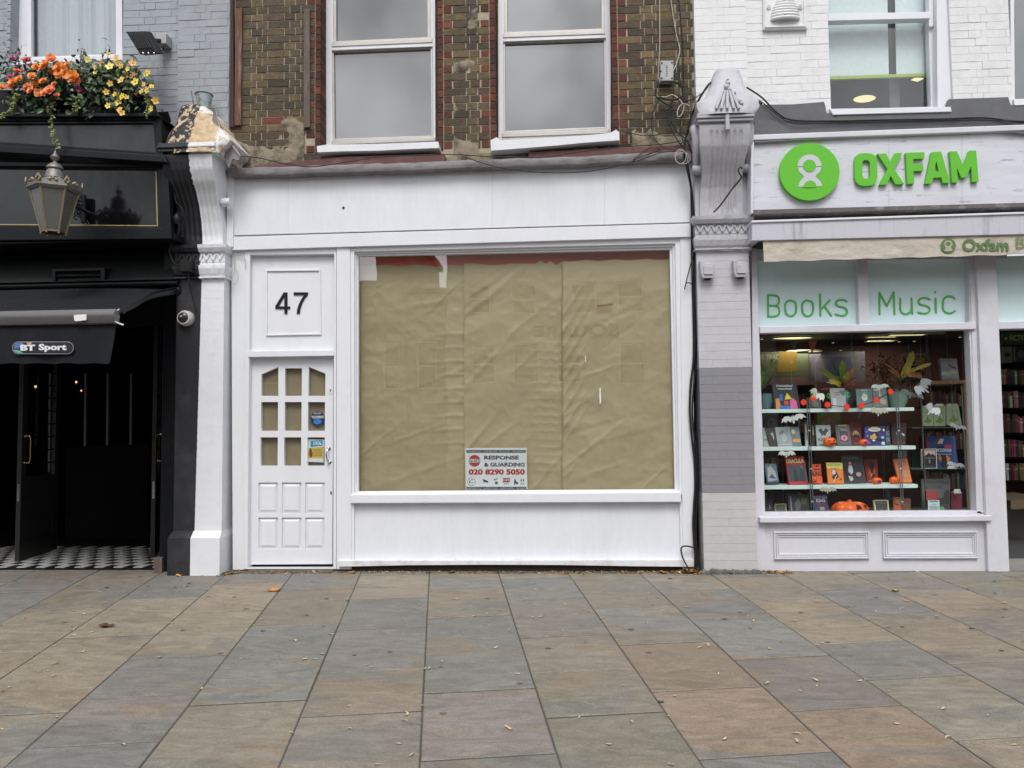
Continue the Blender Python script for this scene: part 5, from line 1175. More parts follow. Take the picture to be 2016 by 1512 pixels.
for pts,r_,lb in (([(353,437,-.3),(352,455,-.28),(344,470,-.24),(335,483,-.2),(335,500,-.2),(343,518,-.2),(354,524,-.22)],0.010,'thick black cable looping from the lamp socket down to the junction box'),
    ([(371,534,-.22),(372,552,-.2),(378,580,-.17),(384,604,-.16),(386,622,-.15)],0.009,'thick black cable running from the junction box down to the dome camera'),
    ([(343,365,-.25),(346,395,-.28),(358,410,-.3),(362,425,-.3),(361,440,-.28),(352,448,-.26)],0.003,'thin black wire hanging beside the black console')):
    b=MB(); b.tube(pxpath(pts,0,6),r_,8); b.build('cable',M['black_cable'],smooth=True,label=lb,category='cable')
SK=thing('lamp_socket','black round outdoor socket hanging beside the pub sign','socket',W(349,440,-0.28)); b=MB(); b.lathe(W(349,432,-.28),[(0.03,-0.05),(0.042,-0.02),(0.042,0.02),(0.025,0.045)],14); b.build('body',M['black_plastic'],SK,smooth=True); b=MB(); b.tube([W(345,420,-.3),W(352,420,-.3),W(361,426,-.3)],0.006,6); b.build('lid',M['black_plastic'],SK)
# little black speaker box at the end of the sign
b=MB(); b.add([W(288,222,-.35),W(331,219,-.35),W(338,240,-.3),W(322,245,-.3),W(288,222,-.1),W(331,219,-.1),W(338,240,-.05),W(322,245,-.05)],[(0,1,2,3),(4,5,6,7),(0,1,5,4),(1,2,6,5),(2,3,7,6),(3,0,4,7)])
b.build('alarm_box',M['black_plastic'],bevel=0.006,label='black wedge shaped box behind the end of the upper pub fascia',category='box')
# ================================================================== WINDOW BOX AND ITS FLOWERS
YW=-0.30
WBX=thing('window_box','long black window box on top of the pub fascia, spilling with flowers','window box',W(110,228,YW))
b=MB(); b.pp([(-90,178),(283,183),(291,224),(-90,226)],YW-0.02,YW+0.20); b.build('trough',M['black'],WBX,bevel=0.01)
b=MB(); b.pp([(-80,176),(285,181),(285,186),(-80,182)],YW,YW+0.18); b.build('compost',M['soil'],WBX)
fr_=random.Random(21)
GRN=[(0.035,0.075,0.022),(0.05,0.10,0.03),(0.025,0.05,0.02),(0.06,0.11,0.045),(0.03,0.06,0.03)]
def leafface(mb,p,d,n,L,w,col,bend=0.25):
    d=d.normalized(); s=d.cross(n)
    if s.length<1e-3: s=Vector((1,0,0))
    s.normalize(); nn=s.cross(d).normalized(); mb.col=col
    q=[p,p+d*L*.35+s*w*.5+nn*w*.12,p+d*L*.75+s*w*.36-nn*L*bend*.4+nn*w*.1,p+d*L-nn*L*bend,p+d*L*.75-s*w*.36-nn*L*bend*.4+nn*w*.1,p+d*L*.35-s*w*.5+nn*w*.12,p+d*L*.4,p+d*L*.78-nn*L*bend*.42]
    mb.add(q,[(0,1,6),(1,2,7,6),(2,3,7),(0,6,5),(6,7,4,5),(7,3,4)])
def foliage(mb,px_fn,n,size,cols,Yr,seed,down=0.3,top=None):
    r=random.Random(seed)
    for i in range(n):
        x,y=px_fn(r)
        while top and y<top(x)+r.uniform(-3,9): x,y=px_fn(r)
        Y=YW+r.uniform(*Yr); p=W(x,y,Y)
        d=Vector((r.uniform(-1,1),r.uniform(-1.1,0.3),r.uniform(-0.9,0.8)-down)); nm=Vector((r.uniform(-.5,.5),r.uniform(-1,0),r.uniform(0.1,1)))
        f=r.uniform(.7,1.35); c=r.choice(cols); L=size*r.uniform(.6,1.3); leafface(mb,p,d,nm,L,L*r.uniform(.4,.62),tuple(v*f for v in c),r.uniform(0,.5))
def flower_double(p,R,col,seed,nrm=None):
    r=random.Random(seed); mb=MB(); nrm=(nrm or Vector((r.uniform(-.4,.4),-1,r.uniform(-.1,.5)))).normalized()
    a=nrm.cross(Vector((0,0,1))).normalized(); b_=a.cross(nrm).normalized()
    for ring,(k,rr,lift) in enumerate(((6,1.0,0.0),(6,0.78,0.18),(5,0.52,0.34),(4,0.28,0.45))):
        for i in range(k):
            an=2*math.pi*i/k+ring*.5+r.uniform(-.2,.2); rad=a*math.cos(an)+b_*math.sin(an); tg=nrm.cross(rad)
            R1=R*rr*r.uniform(.88,1.1); w_=R*0.52*(1-.45*ring/4); base=p+nrm*R*lift*.8; f=r.uniform(.82,1.12)*(1-.04*ring); mb.col=tuple(min(1,v*f) for v in col)
            cup=0.25+0.12*ring
            mb.add([base+rad*R1*.08,base+rad*R1*.55+tg*w_*.8+nrm*R1*cup*.3,base+rad*R1*.95+tg*w_*.55+nrm*R1*cup,base+rad*R1*1.02+nrm*R1*(cup-.06),base+rad*R1*.95-tg*w_*.55+nrm*R1*cup,base+rad*R1*.55-tg*w_*.8+nrm*R1*cup*.3,base+rad*R1*.6+nrm*R1*cup*.25],[(0,1,6),(1,2,3,6),(6,3,4,5),(0,6,5)])
    return mb
def flower_single(p,R,col,seed,cen=(0.62,0.42,0.03)):
    r=random.Random(seed); mb=MB(); nrm=Vector((r.uniform(-.5,.5),-1,r.uniform(-.3,.4))).normalized(); a=nrm.cross(Vector((0,0,1))).normalized(); b_=a.cross(nrm).normalized()
    for i in range(5):
        an=2*math.pi*i/5+r.uniform(-.15,.15); rad=a*math.cos(an)+b_*math.sin(an); tg=nrm.cross(rad); f=r.uniform(.85,1.1); mb.col=tuple(min(1,v*f) for v in col); w_=R*.5
        mb.add([p,p+rad*R*.5+tg*w_*.8+nrm*R*.12,p+rad*R*.95+tg*w_*.6+nrm*R*.25,p+rad*R*1.05+nrm*R*.18,p+rad*R*.95-tg*w_*.6+nrm*R*.25,p+rad*R*.5-tg*w_*.8+nrm*R*.12,p+rad*R*.55+nrm*R*.05],[(0,1,6),(1,2,3,6),(6,3,4,5),(0,6,5)])
    mb.col=cen; mb.ball(p+nrm*R*.12,R*.22,R*.22,R*.22,7,5); return mb
ORG=(0.88,0.30,0.055); YEL=(0.80,0.60,0.09)
P1=thing('begonia_plant','begonia with large double orange flowers spilling from the window box','plant',W(90,205,YW))
b=MB(); foliage(b,lambda r:(r.gauss(85,42),min(222,r.gauss(168,26))),760,0.075,GRN,(-0.22,0.14),1,0.3,lambda x:118+max(0,40-x)*.3); b.build('foliage',M['leafcol'],P1,recalc=False)
for i,(x,y,s) in enumerate(((101,116,11),(89,129,13),(72,133,10),(117,134,14),(128,139,10),(104,141,9),(63,150,9),(70,163,12),(86,160,9),(143,151,14),(152,160,9),(26,161,10),(38,155,8),(54,173,11),(61,178,9),(76,183,9),(88,182,9),(98,178,12),(107,166,7),(112,188,7),(116,148,9),(133,128,8),(20,168,8),(130,152,8),(3,172,7))):
    f=fr_.uniform(.85,1.15); c=(ORG[0],ORG[1]*f,ORG[2]*fr_.uniform(.6,2.6))
    flower_double(W(x,y,YW-0.20-fr_.uniform(0,.06)),s/(F_PX/6.7)*1.05,c,i).build('flower',M['petal'],P1,smooth='all',recalc=False)
P2=thing('begonia_plant','bushy begonia dotted with small yellow flowers at the end of the window box','plant',W(250,205,YW))
b=MB(); foliage(b,lambda r:(r.gauss(222,38),min(226,r.gauss(158,27))),1150,0.068,GRN,(-0.22,0.16),2,.5,lambda x:112 if x<270 else 112+(x-270)*1.6); b.build('foliage',M['leafcol'],P2,recalc=False)
for i,(x,y,s) in enumerate(((173,117,6),(229,114,7),(232,124,6),(216,131,8),(199,125,5),(240,131,7),(261,124,7),(268,143,8),(247,147,7),(239,158,8),(267,161,8),(291,143,6),(286,146,5),(188,132,5),(187,143,4),(259,150,4),(290,177,7),(279,180,6),(299,170,5),(217,164,6),(209,181,6),(226,186,5),(241,190,7),(234,200,9),(249,191,5),(213,208,6),(236,216,6),(240,222,6),(306,198,7),(298,214,6),(252,136,5),(282,166,5),(214,107,5))):
    f=fr_.uniform(.8,1.1); c=(YEL[0],YEL[1]*f,YEL[2]*fr_.uniform(.5,2)) if fr_.random()<.8 else (0.8,0.40,0.14)
    flower_single(W(x,y,YW-0.20-fr_.uniform(0,.05)),s/(F_PX/6.7)*1.1,c,50+i).build('flower',M['petal'],P2,smooth='all',recalc=False)
P3=thing('fuchsia_plant','dark leaved fuchsia with red and magenta drooping flowers behind the orange begonia','plant',W(40,180,YW))
b=MB(); foliage(b,lambda r:(r.choice((r.gauss(38,14),r.gauss(20,20),r.gauss(165,14),r.gauss(213,7))),r.gauss(140,22)),330,0.05,[(0.03,0.04,0.03),(0.045,0.05,0.035),(0.05,0.03,0.03),(0.03,0.07,0.03)],(-0.1,0.16),3,0)
for x,y0,y1 in ((38,97,150),(160,98,140),(213,103,135),(168,102,140)): b.col=(0.10,0.05,0.04); b.tube([W(x-3,y1,YW),W(x,y0,YW-.02)],0.004,5)
b.build('foliage',M['leafcol'],P3,recalc=False)
RED_=(0.62,0.015,0.03); MAG=(0.60,0.03,0.20)
for i,(x,y,c,s) in enumerate(((25,116,MAG,7),(53,117,RED_,9),(47,121,RED_,7),(57,128,(0.25,0.005,0.03),6),(33,142,(0.8,.03,.01),8),(20,150,MAG,7),(22,160,(.7,.12,.3),9),(14,170,(.7,.2,.35),6),(152,176,MAG,6),(158,181,MAG,7),(166,178,MAG,6),(38,104,(.5,.12,.14),4),(268,187,(.7,.15,.15),4),(44,140,(.5,.05,.05),5))):
    p=W(x,y,YW-0.19); k=s/(F_PX/6.7); m_=MB()
    for j in range(6):
        a=2*math.pi*j/6+.4; d=Vector((math.cos(a)*.8,math.sin(a)*.8,-.7 if i%2 else .2)); leafface(m_,p+Vector((0,0,k*.5)),d,Vector((0,-1,.4)),k*1.1,k*.75,tuple(v*fr_.uniform(.8,1.15) for v in c),.2)
    m_.col=tuple(v*.7 for v in c); m_.ball(p,k*.3,k*.3,k*.6,7,5); m_.build('flower',M['petal'],P3,smooth='all',recalc=False)
P4=thing('trailing_plant','thin yellow green creeper trailing down in front of the pub fascia','plant',W(103,200,YW)); b=MB(); r=random.Random(5)
for path in ([(102,190),(100,230),(103,250),(108,272),(115,291)],[(33,185),(28,205),(24,218),(10,222),(2,232)],[(150,190),(152,210),(146,219)],[(290,185),(292,205),(290,228)]):
    pts=pxpath([(x,y,YW-.19-(0.02 if y<230 else .02)) for x,y in path],0,8)
    b.col=(.09,.10,.03); b.tube(pts,0.003,5)
    for p in pts[::1]:
        for q in range(5 if p.z>W(0,232,YW).z else 2): leafface(b,p+Vector((r.uniform(-.02,.02),0,r.uniform(-.01,.01))),Vector((r.uniform(-1,1),r.uniform(-1,.2),r.uniform(-1,.2))),Vector((0,-1,.5)),.026,.022,tuple(v*r.uniform(.7,1.3) for v in (0.14,0.17,0.03)),.2)
b.build('stems_and_leaves',M['leafcol'],P4,recalc=False)

# ================================================================== THE CHARITY SHOP
OX=thing('charity_shop','white brick upper floor over a lavender charity bookshop front','building',(3.0,0,gz(3,0)))
XRR=7.4; YO=0.08; XO0=W(1368,100,YO-.03).x; xpier=W(1469,100,YO).x
zob=W(1700,268,YO).z; wx0=W(1629,0,YO).x; wx1=W(1872,100,YO).x; wzo=W(1750,226,YO).z
wx2=W(1990,100,YO).x
ob=MB(); whc=lambda xa,xb,z,k,s,r,a,b:(1,1,1)
H_o=[(wx0,wx1,wzo,6.6),(wx2,wx2+1.05,W(2000,205,YO).z,6.6)]
brick_wall(ob,None,xpier,XRR,zob,TOPZ,H_o,YO,whc,seed=31,joint=0.0035,depth=0.012,jit=0.0011)
brick_wall(ob,None,XO0,xpier,zob-.15,TOPZ,[],YO-0.035,whc,seed=32,joint=0.003,depth=0.012,jit=0.0007)
mortar(ob,xpier,XRR,zob,TOPZ,H_o,YO+0.004,0.3); ob.box(XO0,xpier-.001,YO-0.031,YO+.3,zob-.15,TOPZ-.002)
ob.build('brickwork',M['white_brick'],OX)
# ragged dark grey painted band at the foot of the bricks
db=MB()
def gband(pts,Y): db.pp(pts,Y-0.014,YO+0.02)
YO_=YO-0.012
gband([(1478,206),(1560,205),(1623,200),(1628,222),(1645,224),(1648,275),(1478,275)],YO-0.006)
gband([(1646,224),(1860,222),(1868,195),(1985,191),(1990,206),(2200,200),(2200,268),(1646,275)],YO-0.008)
db.pp([(1485,238),(1560,236),(1640,234),(1720,233),(1800,232),(1900,228),(2000,232),(2200,226),(2200,262),(1485,268)],YO-0.035,YO); db.build('painted_band',M['dark_grey'],OX,bevel=0.004)
# sash window
Yw=0.20
ow=MB(); ow.pp([(1626,-300),(1842,-300),(1846,222),(1630,226)],Yw,Yw+.08,holes=[[(1631,-280),(1829,-280),(1830,24),(1631,30)],[(1631,42),(1828,36),(1833,210),(1634,215)]]); owo=ow.build('window',M['white'],OX,bevel=0.004)
ow=MB(); ow.pp([(1630,27),(1832,23),(1832.5,36),(1630,41)],Yw-0.035,Yw+.05); ow.pp([(1828,-300),(1838,-300),(1838,50),(1833,54),(1829,50)],Yw-0.03,Yw+.05); ow.pp([(1842,-300),(1873,-300),(1876,218),(1846,220)],YO+.03,Yw+.1); ow.build('sash_frame',M['white'],owo,bevel=0.004)
ow=MB(); ow.pp([(1633,214),(1872,210),(1874,220),(1640,226)],YO-.035,Yw+.05); ow.build('sill',M['white'],owo,bevel=0.005)
ow=MB(); ow.pane([(1630,-282),(1830,-282),(1831,26),(1630,31)],Yw+.03); ow.pane([(1630,40),(1829,35),(1834,212),(1633,216)],Yw+.05); ow.build('pane',M['glass'],owo,recalc=False)
bl=MB(); bl.pp([(1610,-290),(1742,-290),(1750,152),(1612,153)],Yw+.14,Yw+.15); bl.pp([(1757,-290),(1850,-290),(1850,146),(1765,147)],Yw+.14,Yw+.15); bl.build('blind',mat('pale_roller_blind',(0.60,0.68,0.71),0.7),owo)
bl=MB(); bl.pp([(1610,151),(1850,143),(1850,149),(1610,157)],Yw+.13,Yw+.16); bl.build('blind_bar',mat('lime_blind_bar',(0.30,0.42,0.06),0.5),owo)
bl=MB(); bl.pp([(1746,-290),(1762,-290),(1772,230),(1752,230)],Yw+.25,Yw+.28); bl.build('window_mullion',mat('grey_inner_post',(0.09,0.10,0.11),0.6),owo)
for k,(x,y,rx,ry) in enumerate(((1702,194,23,8),(1806,156,14,5))):
    t=thing('ceiling_lamp','lit '+('round' if k==0 else 'small square')+' ceiling lamp seen through the upstairs window','lamp',W(x,y,1.8),'lamps in the upstairs room'); b=MB()
    b.add([W(x+rx*math.cos(a),y+ry*math.sin(a)-0.1*rx*math.cos(a),1.8+0.15*math.sin(a)) for a in [2*math.pi*i/(20 if k==0 else 4) for i in range(20 if k==0 else 4)]],[tuple(range(20 if k==0 else 4))]); b.build('diffuser',M['dull_lamp'],t,recalc=False)
    b=MB(); b.tube([W(x+rx*1.02*math.cos(a),y+ry*1.02*math.sin(a)-0.1*rx*math.cos(a),1.8+0.15*math.sin(a)) for a in [2*math.pi*i/16 for i in range(17)]],0.008,5); b.build('rim',M['tin_old'],t)
b=MB(); b.box(XO0,XRR,3,3.1,zob,TOPZ); b.box(XO0,XRR,0.4,3,zob,zob+.02); b.box(XO0,XRR,0.4,3,TOPZ-.1,TOPZ); b.box(XO0,XO0+.1,0.4,3,zob,TOPZ); b.build('upper_room',mat('dim_grey_room',(0.10,0.105,0.115),0.9),OX)
# second window, only its edge in view: gold lettered glass
b=MB(); b.pp([(1988,-300),(1994,-300),(1998,206),(1990,200)],0.14,.2); b.pp([(1996,195),(2200,188),(2200,200),(1998,207)],YO-.03,.2); w2=b.build('window',M['white'],OX)
b=MB(); b.pp([(1992,-300),(2200,-300),(2200,195),(1996,200)],0.19,0.195); b.build('pane',M['film'],w2)
b=MB(); b.pp([(1990,33),(1997,33),(1998,46),(1990,46)],.155,.19); b.build('catch',M['black'],w2); 
# beehive plaque
pq=thing('plaque','square white plaster plaque moulded with a ribbed beehive, on the white bricks','plaque',W(1545,58,0.06))
b=MB(); b.pp([(1502,-60),(1588,-60),(1590,56),(1503,58)],0.045,0.10); b.build('panel',M['white_brick'],pq,bevel=0.006)
b=MB(); b.pp([(1505,-56),(1585,-56),(1587,52),(1506,54)],0.035,0.05,holes=[[(1509,-52),(1581,-52),(1583,48),(1510,50)]]); b.build('moulding',M['white_brick'],pq,bevel=0.003)
b=MB(); k=1/(F_PX/7.25)
for i,(y,w_) in enumerate(((38,26),(32,25),(26.5,24),(21,22.5),(15.5,20.5),(10,18),(4.5,15.5),(-1,13),(-6,10),(-11,6))):
    c=W(1545.5,y,0.045); n=14; pts=[c+Vector((w_*k*math.cos(a),-0.045*math.sin(a)*(w_/26),0)) for a in [math.pi*j/n for j in range(n+1)]]; b.tube(pts,0.016,8)
b.prism([(W(1520+x,0,.045).x,W(1545,y,.045).z) for x,y in ((2,40),(49,40),(46,10),(35,-8),(16,-8),(4,12))],0.03,0.06); b.build('beehive',M['white_brick'],pq,smooth=True)
b=MB(); b.ball(W(1545.5,31,0.0),0.017,0.01,0.014,10,6); b.build('hole',M['gap_shade'],pq)
b=MB()
for x in (1513,1575): b.lathe(W(x,14,0.045),[(0.022,0.0),(0.022,-0.012),(0.014,-0.012),(0.012,-0.006),(0.008,-0.014),(0.001,-0.016)],14,'y')
b.build('rosette',M['white_brick'],pq,smooth=True)
# flashing, fascia board and awning box
YB2=-0.24
lf=MB(); up_=[(1484,268),(1540,266),(1600,262),(1660,259),(1700,256),(1730,252),(1760,248),(1800,249),(1830,246),(1870,250),(1910,246),(1990,248),(2016,252),(2200,246)]
n=60; rows=[]
lf.colf=None
for Yv,off in ((0.10,-3),(-0.05,0),(-0.20,3),(YB2-0.03,7),(YB2-0.035,12)):
    row=[]
    for i in range(n+1):
        x=1484+(2200-1484)*i/n; y=interp(up_,x)+off+ (2.2*mnoise.noise(Vector((x*0.035,off,1)))); p=W(x,y,YB2-0.03); row.append((p.x,Yv,p.z))
    rows.append(row)
ring_loft(lf,rows); lf.build('flashing',M['dark_grey'],OX,smooth='all',recalc=False)
fb=MB(); fb.pp([(1484,273),(2200,246),(2200,400),(1481,414)],YB2,0.1); fbo=fb.build('fascia',M['lav_sign'],OX)
fb=MB(); fb.pp([(1482,265),(2200,238),(2200,250),(1482,276)],YB2-0.04,0.0); fb.build('fascia_moulding',M['lav'],OX,bevel=0.008)
fb=MB(); fb.pp([(1479,272),(1485,272),(1483,420),(1478,420)],YB2-0.03,0.1); fb.build('fascia_end',M['lav'],OX,bevel=0.004)
fb=MB(); fb.pp([(1481,413),(2200,394),(2200,402),(1481,422)],YB2-0.025,0.1); fb.build('drip_edge',mat('grimy_drip_board',(0.12,0.11,0.105),0.9,dirt=(0.4,0.4,0.42),dirt_amt=.7,dirt_scale=10,bump=.8),OX,bevel=0.003)
fb=MB(); fb.pp([(1484,423),(2200,402),(2200,418),(1484,435)],-0.06,0.1); fb.build('gap_back',M['gap_shade'],OX)
for x,y0,y1 in ((1750,268,408),(1894,262,404)):
    q=MB(); q.pr(x,y0,x+.5,y1,YB2-0.002,YB2+.01); q.build('board_joint',M['seam'],fbo)
# raised sign: emblem and letters
SG=thing('shop_sign','raised leaf green OXFAM letters and round emblem on the lavender fascia','sign',W(1730,390,YB2)); YG=YB2-0.035
k6=lambda l:[(1340+x/2.982,y/2.982) for x,y in l]
em=MB(); em.pp(circ(1594,338,59,56.5,n=48),YG-0.01,YB2-0.002); emo=em.build('emblem',M['green_sign'],SG)
em=MB(); 
em.pp(k6([(x,y) for x,y in circ(757,975,70,68,n=20,a0=180,a1=360)]+[(826,976),(688,976)]),YG-0.0125,YG-0.009); em.pp(k6([(688,983),(826,982),(818,1008),(788,1034),(822,1066),(832,1092),(690,1096),(698,1068),(727,1036),(697,1010)]),YG-0.0125,YG-0.009)
em.build('figure',flat(205,205,216),emo)
em=MB(); em.pp(k6(circ(757,973,38,37,n=24)),YG-0.016,YG-0.009); em.build('figure_head',M['green_sign'],emo); em=MB(); em.pp(k6([(x,y) for x,y in circ(760,1097,38,38,n=14,a0=180,a1=360)]+[(798,1100),(722,1100)]),YG-0.016,YG-0.009); em.build('figure_gap',M['green_sign'],emo)
letters=[([(1022+0,940),(1030,915),(1050,902),(1085,898),(1120,902),(1143,915),(1154,942),(1155,1040),(1148,1068),(1125,1087),(1090,1092),(1052,1087),(1030,1068),(1023,1040)],[[(1066,955),(1073,943),(1088,938),(1104,943),(1112,956),(1113,1030),(1106,1045),(1090,1050),(1074,1045),(1067,1030)]]),
 ([(1157,903),(1206,901),(1233,953),(1258,899),(1302,897),(1253,990),(1312,1080),(1262,1082),(1234,1032),(1210,1083),(1169,1085),(1215,992)],[]),
 ([(1322,897),(1432,893),(1430,930),(1366,933),(1366,966),(1425,964),(1425,1002),(1367,1004),(1372,1078),(1332,1079)],[]),
 ([(1474,893),(1530,890),(1582,1072),(1541,1074),(1531,1041),(1484,1043),(1475,1077),(1436,1078)],[[(1500,945),(1490,1006),(1517,1005)]]),
 ([(1580,889),(1622,888),(1661,976),(1695,884),(1735,883),(1750,1066),(1712,1068),(1706,975),(1675,1042),(1648,1042),(1622,985),(1630,1070),(1594,1071)],[])]
for o_,h_ in letters:
    b=MB(); b.pp(k6(o_),YG,YB2-0.002,holes=[k6(h) for h in h_]); b.build('letter',M['green_sign'],SG)
# awning box + valance
AB=thing('awning','folded cream canvas awning in a lavender box over the bookshop window','awning',W(1700,500,-0.3)); YC=-0.30
b=MB(); b.pp([(1481,436),(2200,414),(2200,457),(1480,474)],YC,0.02); b.build('box',mat('streaked_lavender_box',(0.50,0.50,0.555),0.5,dirt=(0.12,0.115,0.11),dirt_amt=0.85,dirt_scale=1.5,dirt_lo=0.53,dirt_hi=0.8,stretch=(9,1,1.2),bump=.2),AB,bevel=0.006)
b=MB(); b.pp([(1480,434),(2200,411),(2200,415),(1480,438)],YC-0.015,0.0); b.build('box_lid',M['white'],AB,bevel=0.003)
b=MB(); b.pp([(1480,472),(2200,455),(2200,462),(1500,477)],YC+0.03,0.0); b.build('slot',M['gap_shade'],AB)
vb=MB(); rows=[]; YV=YC+0.02
for j in range(9):
    t=j/8; row=[]
    for c in range(121):
        u=c/120; px=1502+(2200-1502)*u+1.5*t; py=(475+(456-475)*u)*(1-t)+(515.7+(496-515.7)*u+0.8*math.sin(u*60))*t; p=W(px,py,YV)
        row.append((p.x,YV-0.004*math.sin(u*34+1.2*math.sin(u*9))*t-0.004*mnoise.noise(Vector((u*30,t*3,0)))-0.01*t,p.z))
    rows.append(row)
vb.colf=None; ring_loft(vb,rows); vb.build('valance',M['canvas'],AB,smooth='all')
pl=plane_px(YV-0.016); b=MB(); ell(b,pl,1867,483.5,15,14,0); b.build('emblem',M['olive_green'],AB,recalc=False)
b=MB(); poly_(b,[(1858,480),(1861,475),(1867,473),(1873,475),(1876,480)],.001); poly_(b,[(1858,481.5),(1876,481),(1872,487),(1876,494),(1858,494.5),(1862,488)],.001); b.build('figure',flat(180,172,155),AB,recalc=False)
b=MB(); ell(b,pl,1867,480,4.4,4.2,.002,14); b.build('figure_head',M['olive_green'],AB,recalc=False); b=MB(); put_text(b,'Oxfam',pl,1895,494.5,1986,470,.001,0.028); b.build('lettering',M['olive_green'],AB,recalc=False)
b=MB(); put_text(b,'Books',pl,2001,489,2090,466,.001,0.0); b.build('lettering',flat(120,135,95),AB,recalc=False)
# shop front frame
og=gz(2.8,0)
Z_=M['lav']
b=MB(); b.pp([(1480,476),(1490,476),(1508,1124),(1484,1124)],-0.02,0.12); b.build('end_post',Z_,OX,bevel=0.005)
b=MB(); b.pp([(1488,470),(1985,455),(1985,508),(1488,512)],0.02,0.14,at=-0.0); b.build('head_rail',mat('shaded_head_rail',(0.5,0.5,0.57),0.5),OX)
bw=MB(); bw.pp([(1487,490),(1930,480),(1950,1018),(1504,1018)],0.0,0.10,holes=[[(1491,500),(1687,498),(1692,638.8),(1495,643.8)],[(1707.9,497),(1906.7,493),(1909,634.7),(1711.6,638.8)],[(1494.9,655.9),(1908,648.5),(1923,1010),(1506.6,1012.4)]]); bwo=bw.build('shop_window',Z_,OX,bevel=0.005)
bw=MB(); bw.pp([(1496,643),(1922,634),(1922,648),(1496,656)],-0.035,0.06); bw.build('transom',Z_,bwo,bevel=0.005)
bw=MB(); bw.pp([(1908.5,480),(1919,480),(1940,1013),(1923,1011)],-0.012,0.10); bw.pp([(1919,478),(1924,478),(1946,1018),(1939,1014)],-0.035,0.05); bw.build('side_moulding',Z_,bwo,bevel=0.004)
bw=MB(); bw.pp([(1489,498),(1690,498),(1694,641),(1493,645)],0.072,0.078); bw.pp([(1705,495),(1908,491),(1911,636),(1709,640)],0.072,0.078); bw.build('frosted_pane',M['vinyl'],bwo)
g_=MB(); g_.pane([(1492,654),(1910,646),(1925,1012),(1504,1014)],0.075); g_.build('pane',M['glass_shop'],bwo,recalc=False)
bw=MB(); bw.pp([(1500,1009.5),(1930,1006),(1946,1018.5),(1502,1021)],-0.012,0.10); bw.build('bottom_rail',Z_,bwo,bevel=0.004)
b=MB(); b.pp([(1496,1018.5),(1953,1015),(1953.5,1026),(1496,1029.5)],-0.075,0.05); b.build('sill',Z_,bwo,bevel=0.007)
b=MB(); b.pp([(1505,1026),(1950,1023),(1951,1128),(1505,1128)],-0.005,0.10); b.build('stall_riser',Z_,OX)
for q in ([(1524,1047),(1712,1046.5),(1712.6,1100),(1525,1101.5)],[(1738.4,1046.5),(1925.4,1046),(1927,1099.6),(1740,1100)]):
    sh2=lambda t:[(q[0][0]+t,q[0][1]+t),(q[1][0]-t,q[1][1]+t),(q[2][0]-t,q[2][1]-t),(q[3][0]+t,q[3][1]-t)]
    b=MB(); b.pp(q,-0.030,0.0,holes=[sh2(3.2)]); b.pp(sh2(4.0),-0.022,0.0,holes=[sh2(7)]); b.pp(sh2(8),-0.014,0.0,holes=[sh2(11)]); b.build('panel_moulding',Z_,OX,bevel=0.0035)
b=MB(); b.pp([(1921,478),(1960,478),(1988,1126),(1946,1126)],-0.05,0.12); b.build('door_post',Z_,OX,bevel=0.006)
b=MB(); b.pp([(1958,634),(2300,622),(2300,640),(1958,648)],-0.01,0.12); b.build('door_transom',Z_,OX,bevel=0.004)
b=MB(); b.pp([(1957,505),(2300,495),(2300,628),(1960,636)],0.03,0.036); b.build('fanlight',M['vinyl'],OX)
b=MB(); b.pp([(1984,1112),(2300,1110),(2300,1124),(1984,1124)],-0.02,0.3); b.build('doorstep',mat('pale_doorstep',(0.25,0.24,0.22),0.8,bump=.4),OX)
# lettering on the frosted glass
pl7=lambda x,y:W(1340+x/2.982,400+y/2.982,0.066)
def strokes(label,lst,wd):
    t=thing('window_lettering',label,'lettering',pl7(*lst[0][0])); b=MB()
    for s_i,pts in enumerate(lst):
        pp_=[pl7(x,y) for x,y in pts]; pp_=smoothpath(pp_,5) if len(pts)>2 and not pts[0]==('r',) else pp_
        b.tube(pp_,wd/2.982/(F_PX/7.28)/2,8,flat=0.35)
        for e in (pp_[0],pp_[-1]): b.ball(e,wd/2.982/(F_PX/7.28)/2,wd/2.982/(F_PX/7.28)/6,wd/2.982/(F_PX/7.28)/2,8,6)
    b.build('letters',M['green_vinyl'],t,smooth=True)
oo=lambda cx:[(cx-32,617),(cx-31,590),(cx-14,573),(cx+8,572),(cx+27,583),(cx+32,612),(cx+29,642),(cx+12,660),(cx-10,661),(cx-28,645),(cx-32,617)]
strokes('thin green Books lettering on the frosted glass',[[(513,540),(514,665)],[(513,540),(545,540),(568,546),(577,565),(576,585),(560,600),(514,601)],[(550,601),(572,610),(580,632),(573,655),(552,664),(514,665)],oo(646),oo(746),[(819,535),(821,660)],[(876,570),(822,625)],[(845,605),(885,660)],
 [(976,578),(955,567),(925,570),(911,586),(922,604),(955,612),(975,626),(974,648),(950,661),(908,652)]],11)
strokes('thin green Music lettering on the frosted glass',[[(1168,653),(1167,525)],[(1167,525),(1210,603)],[(1210,603),(1251,524)],[(1251,524),(1256,651)],[(1290,560),(1291,625),(1303,646),(1328,650),(1350,636),(1357,612)],[(1356,560),(1360,648)],
 [(1463,565),(1438,556),(1410,560),(1396,578),(1408,595),(1440,602),(1461,616),(1458,637),(1432,648),(1394,641)],[(1497,560),(1499,643)],[(1495,521),(1495.5,523)],[(1609,560),(1590,547),(1562,549),(1544,566),(1539,600),(1545,630),(1565,644),(1590,644),(1611,632)]],11)

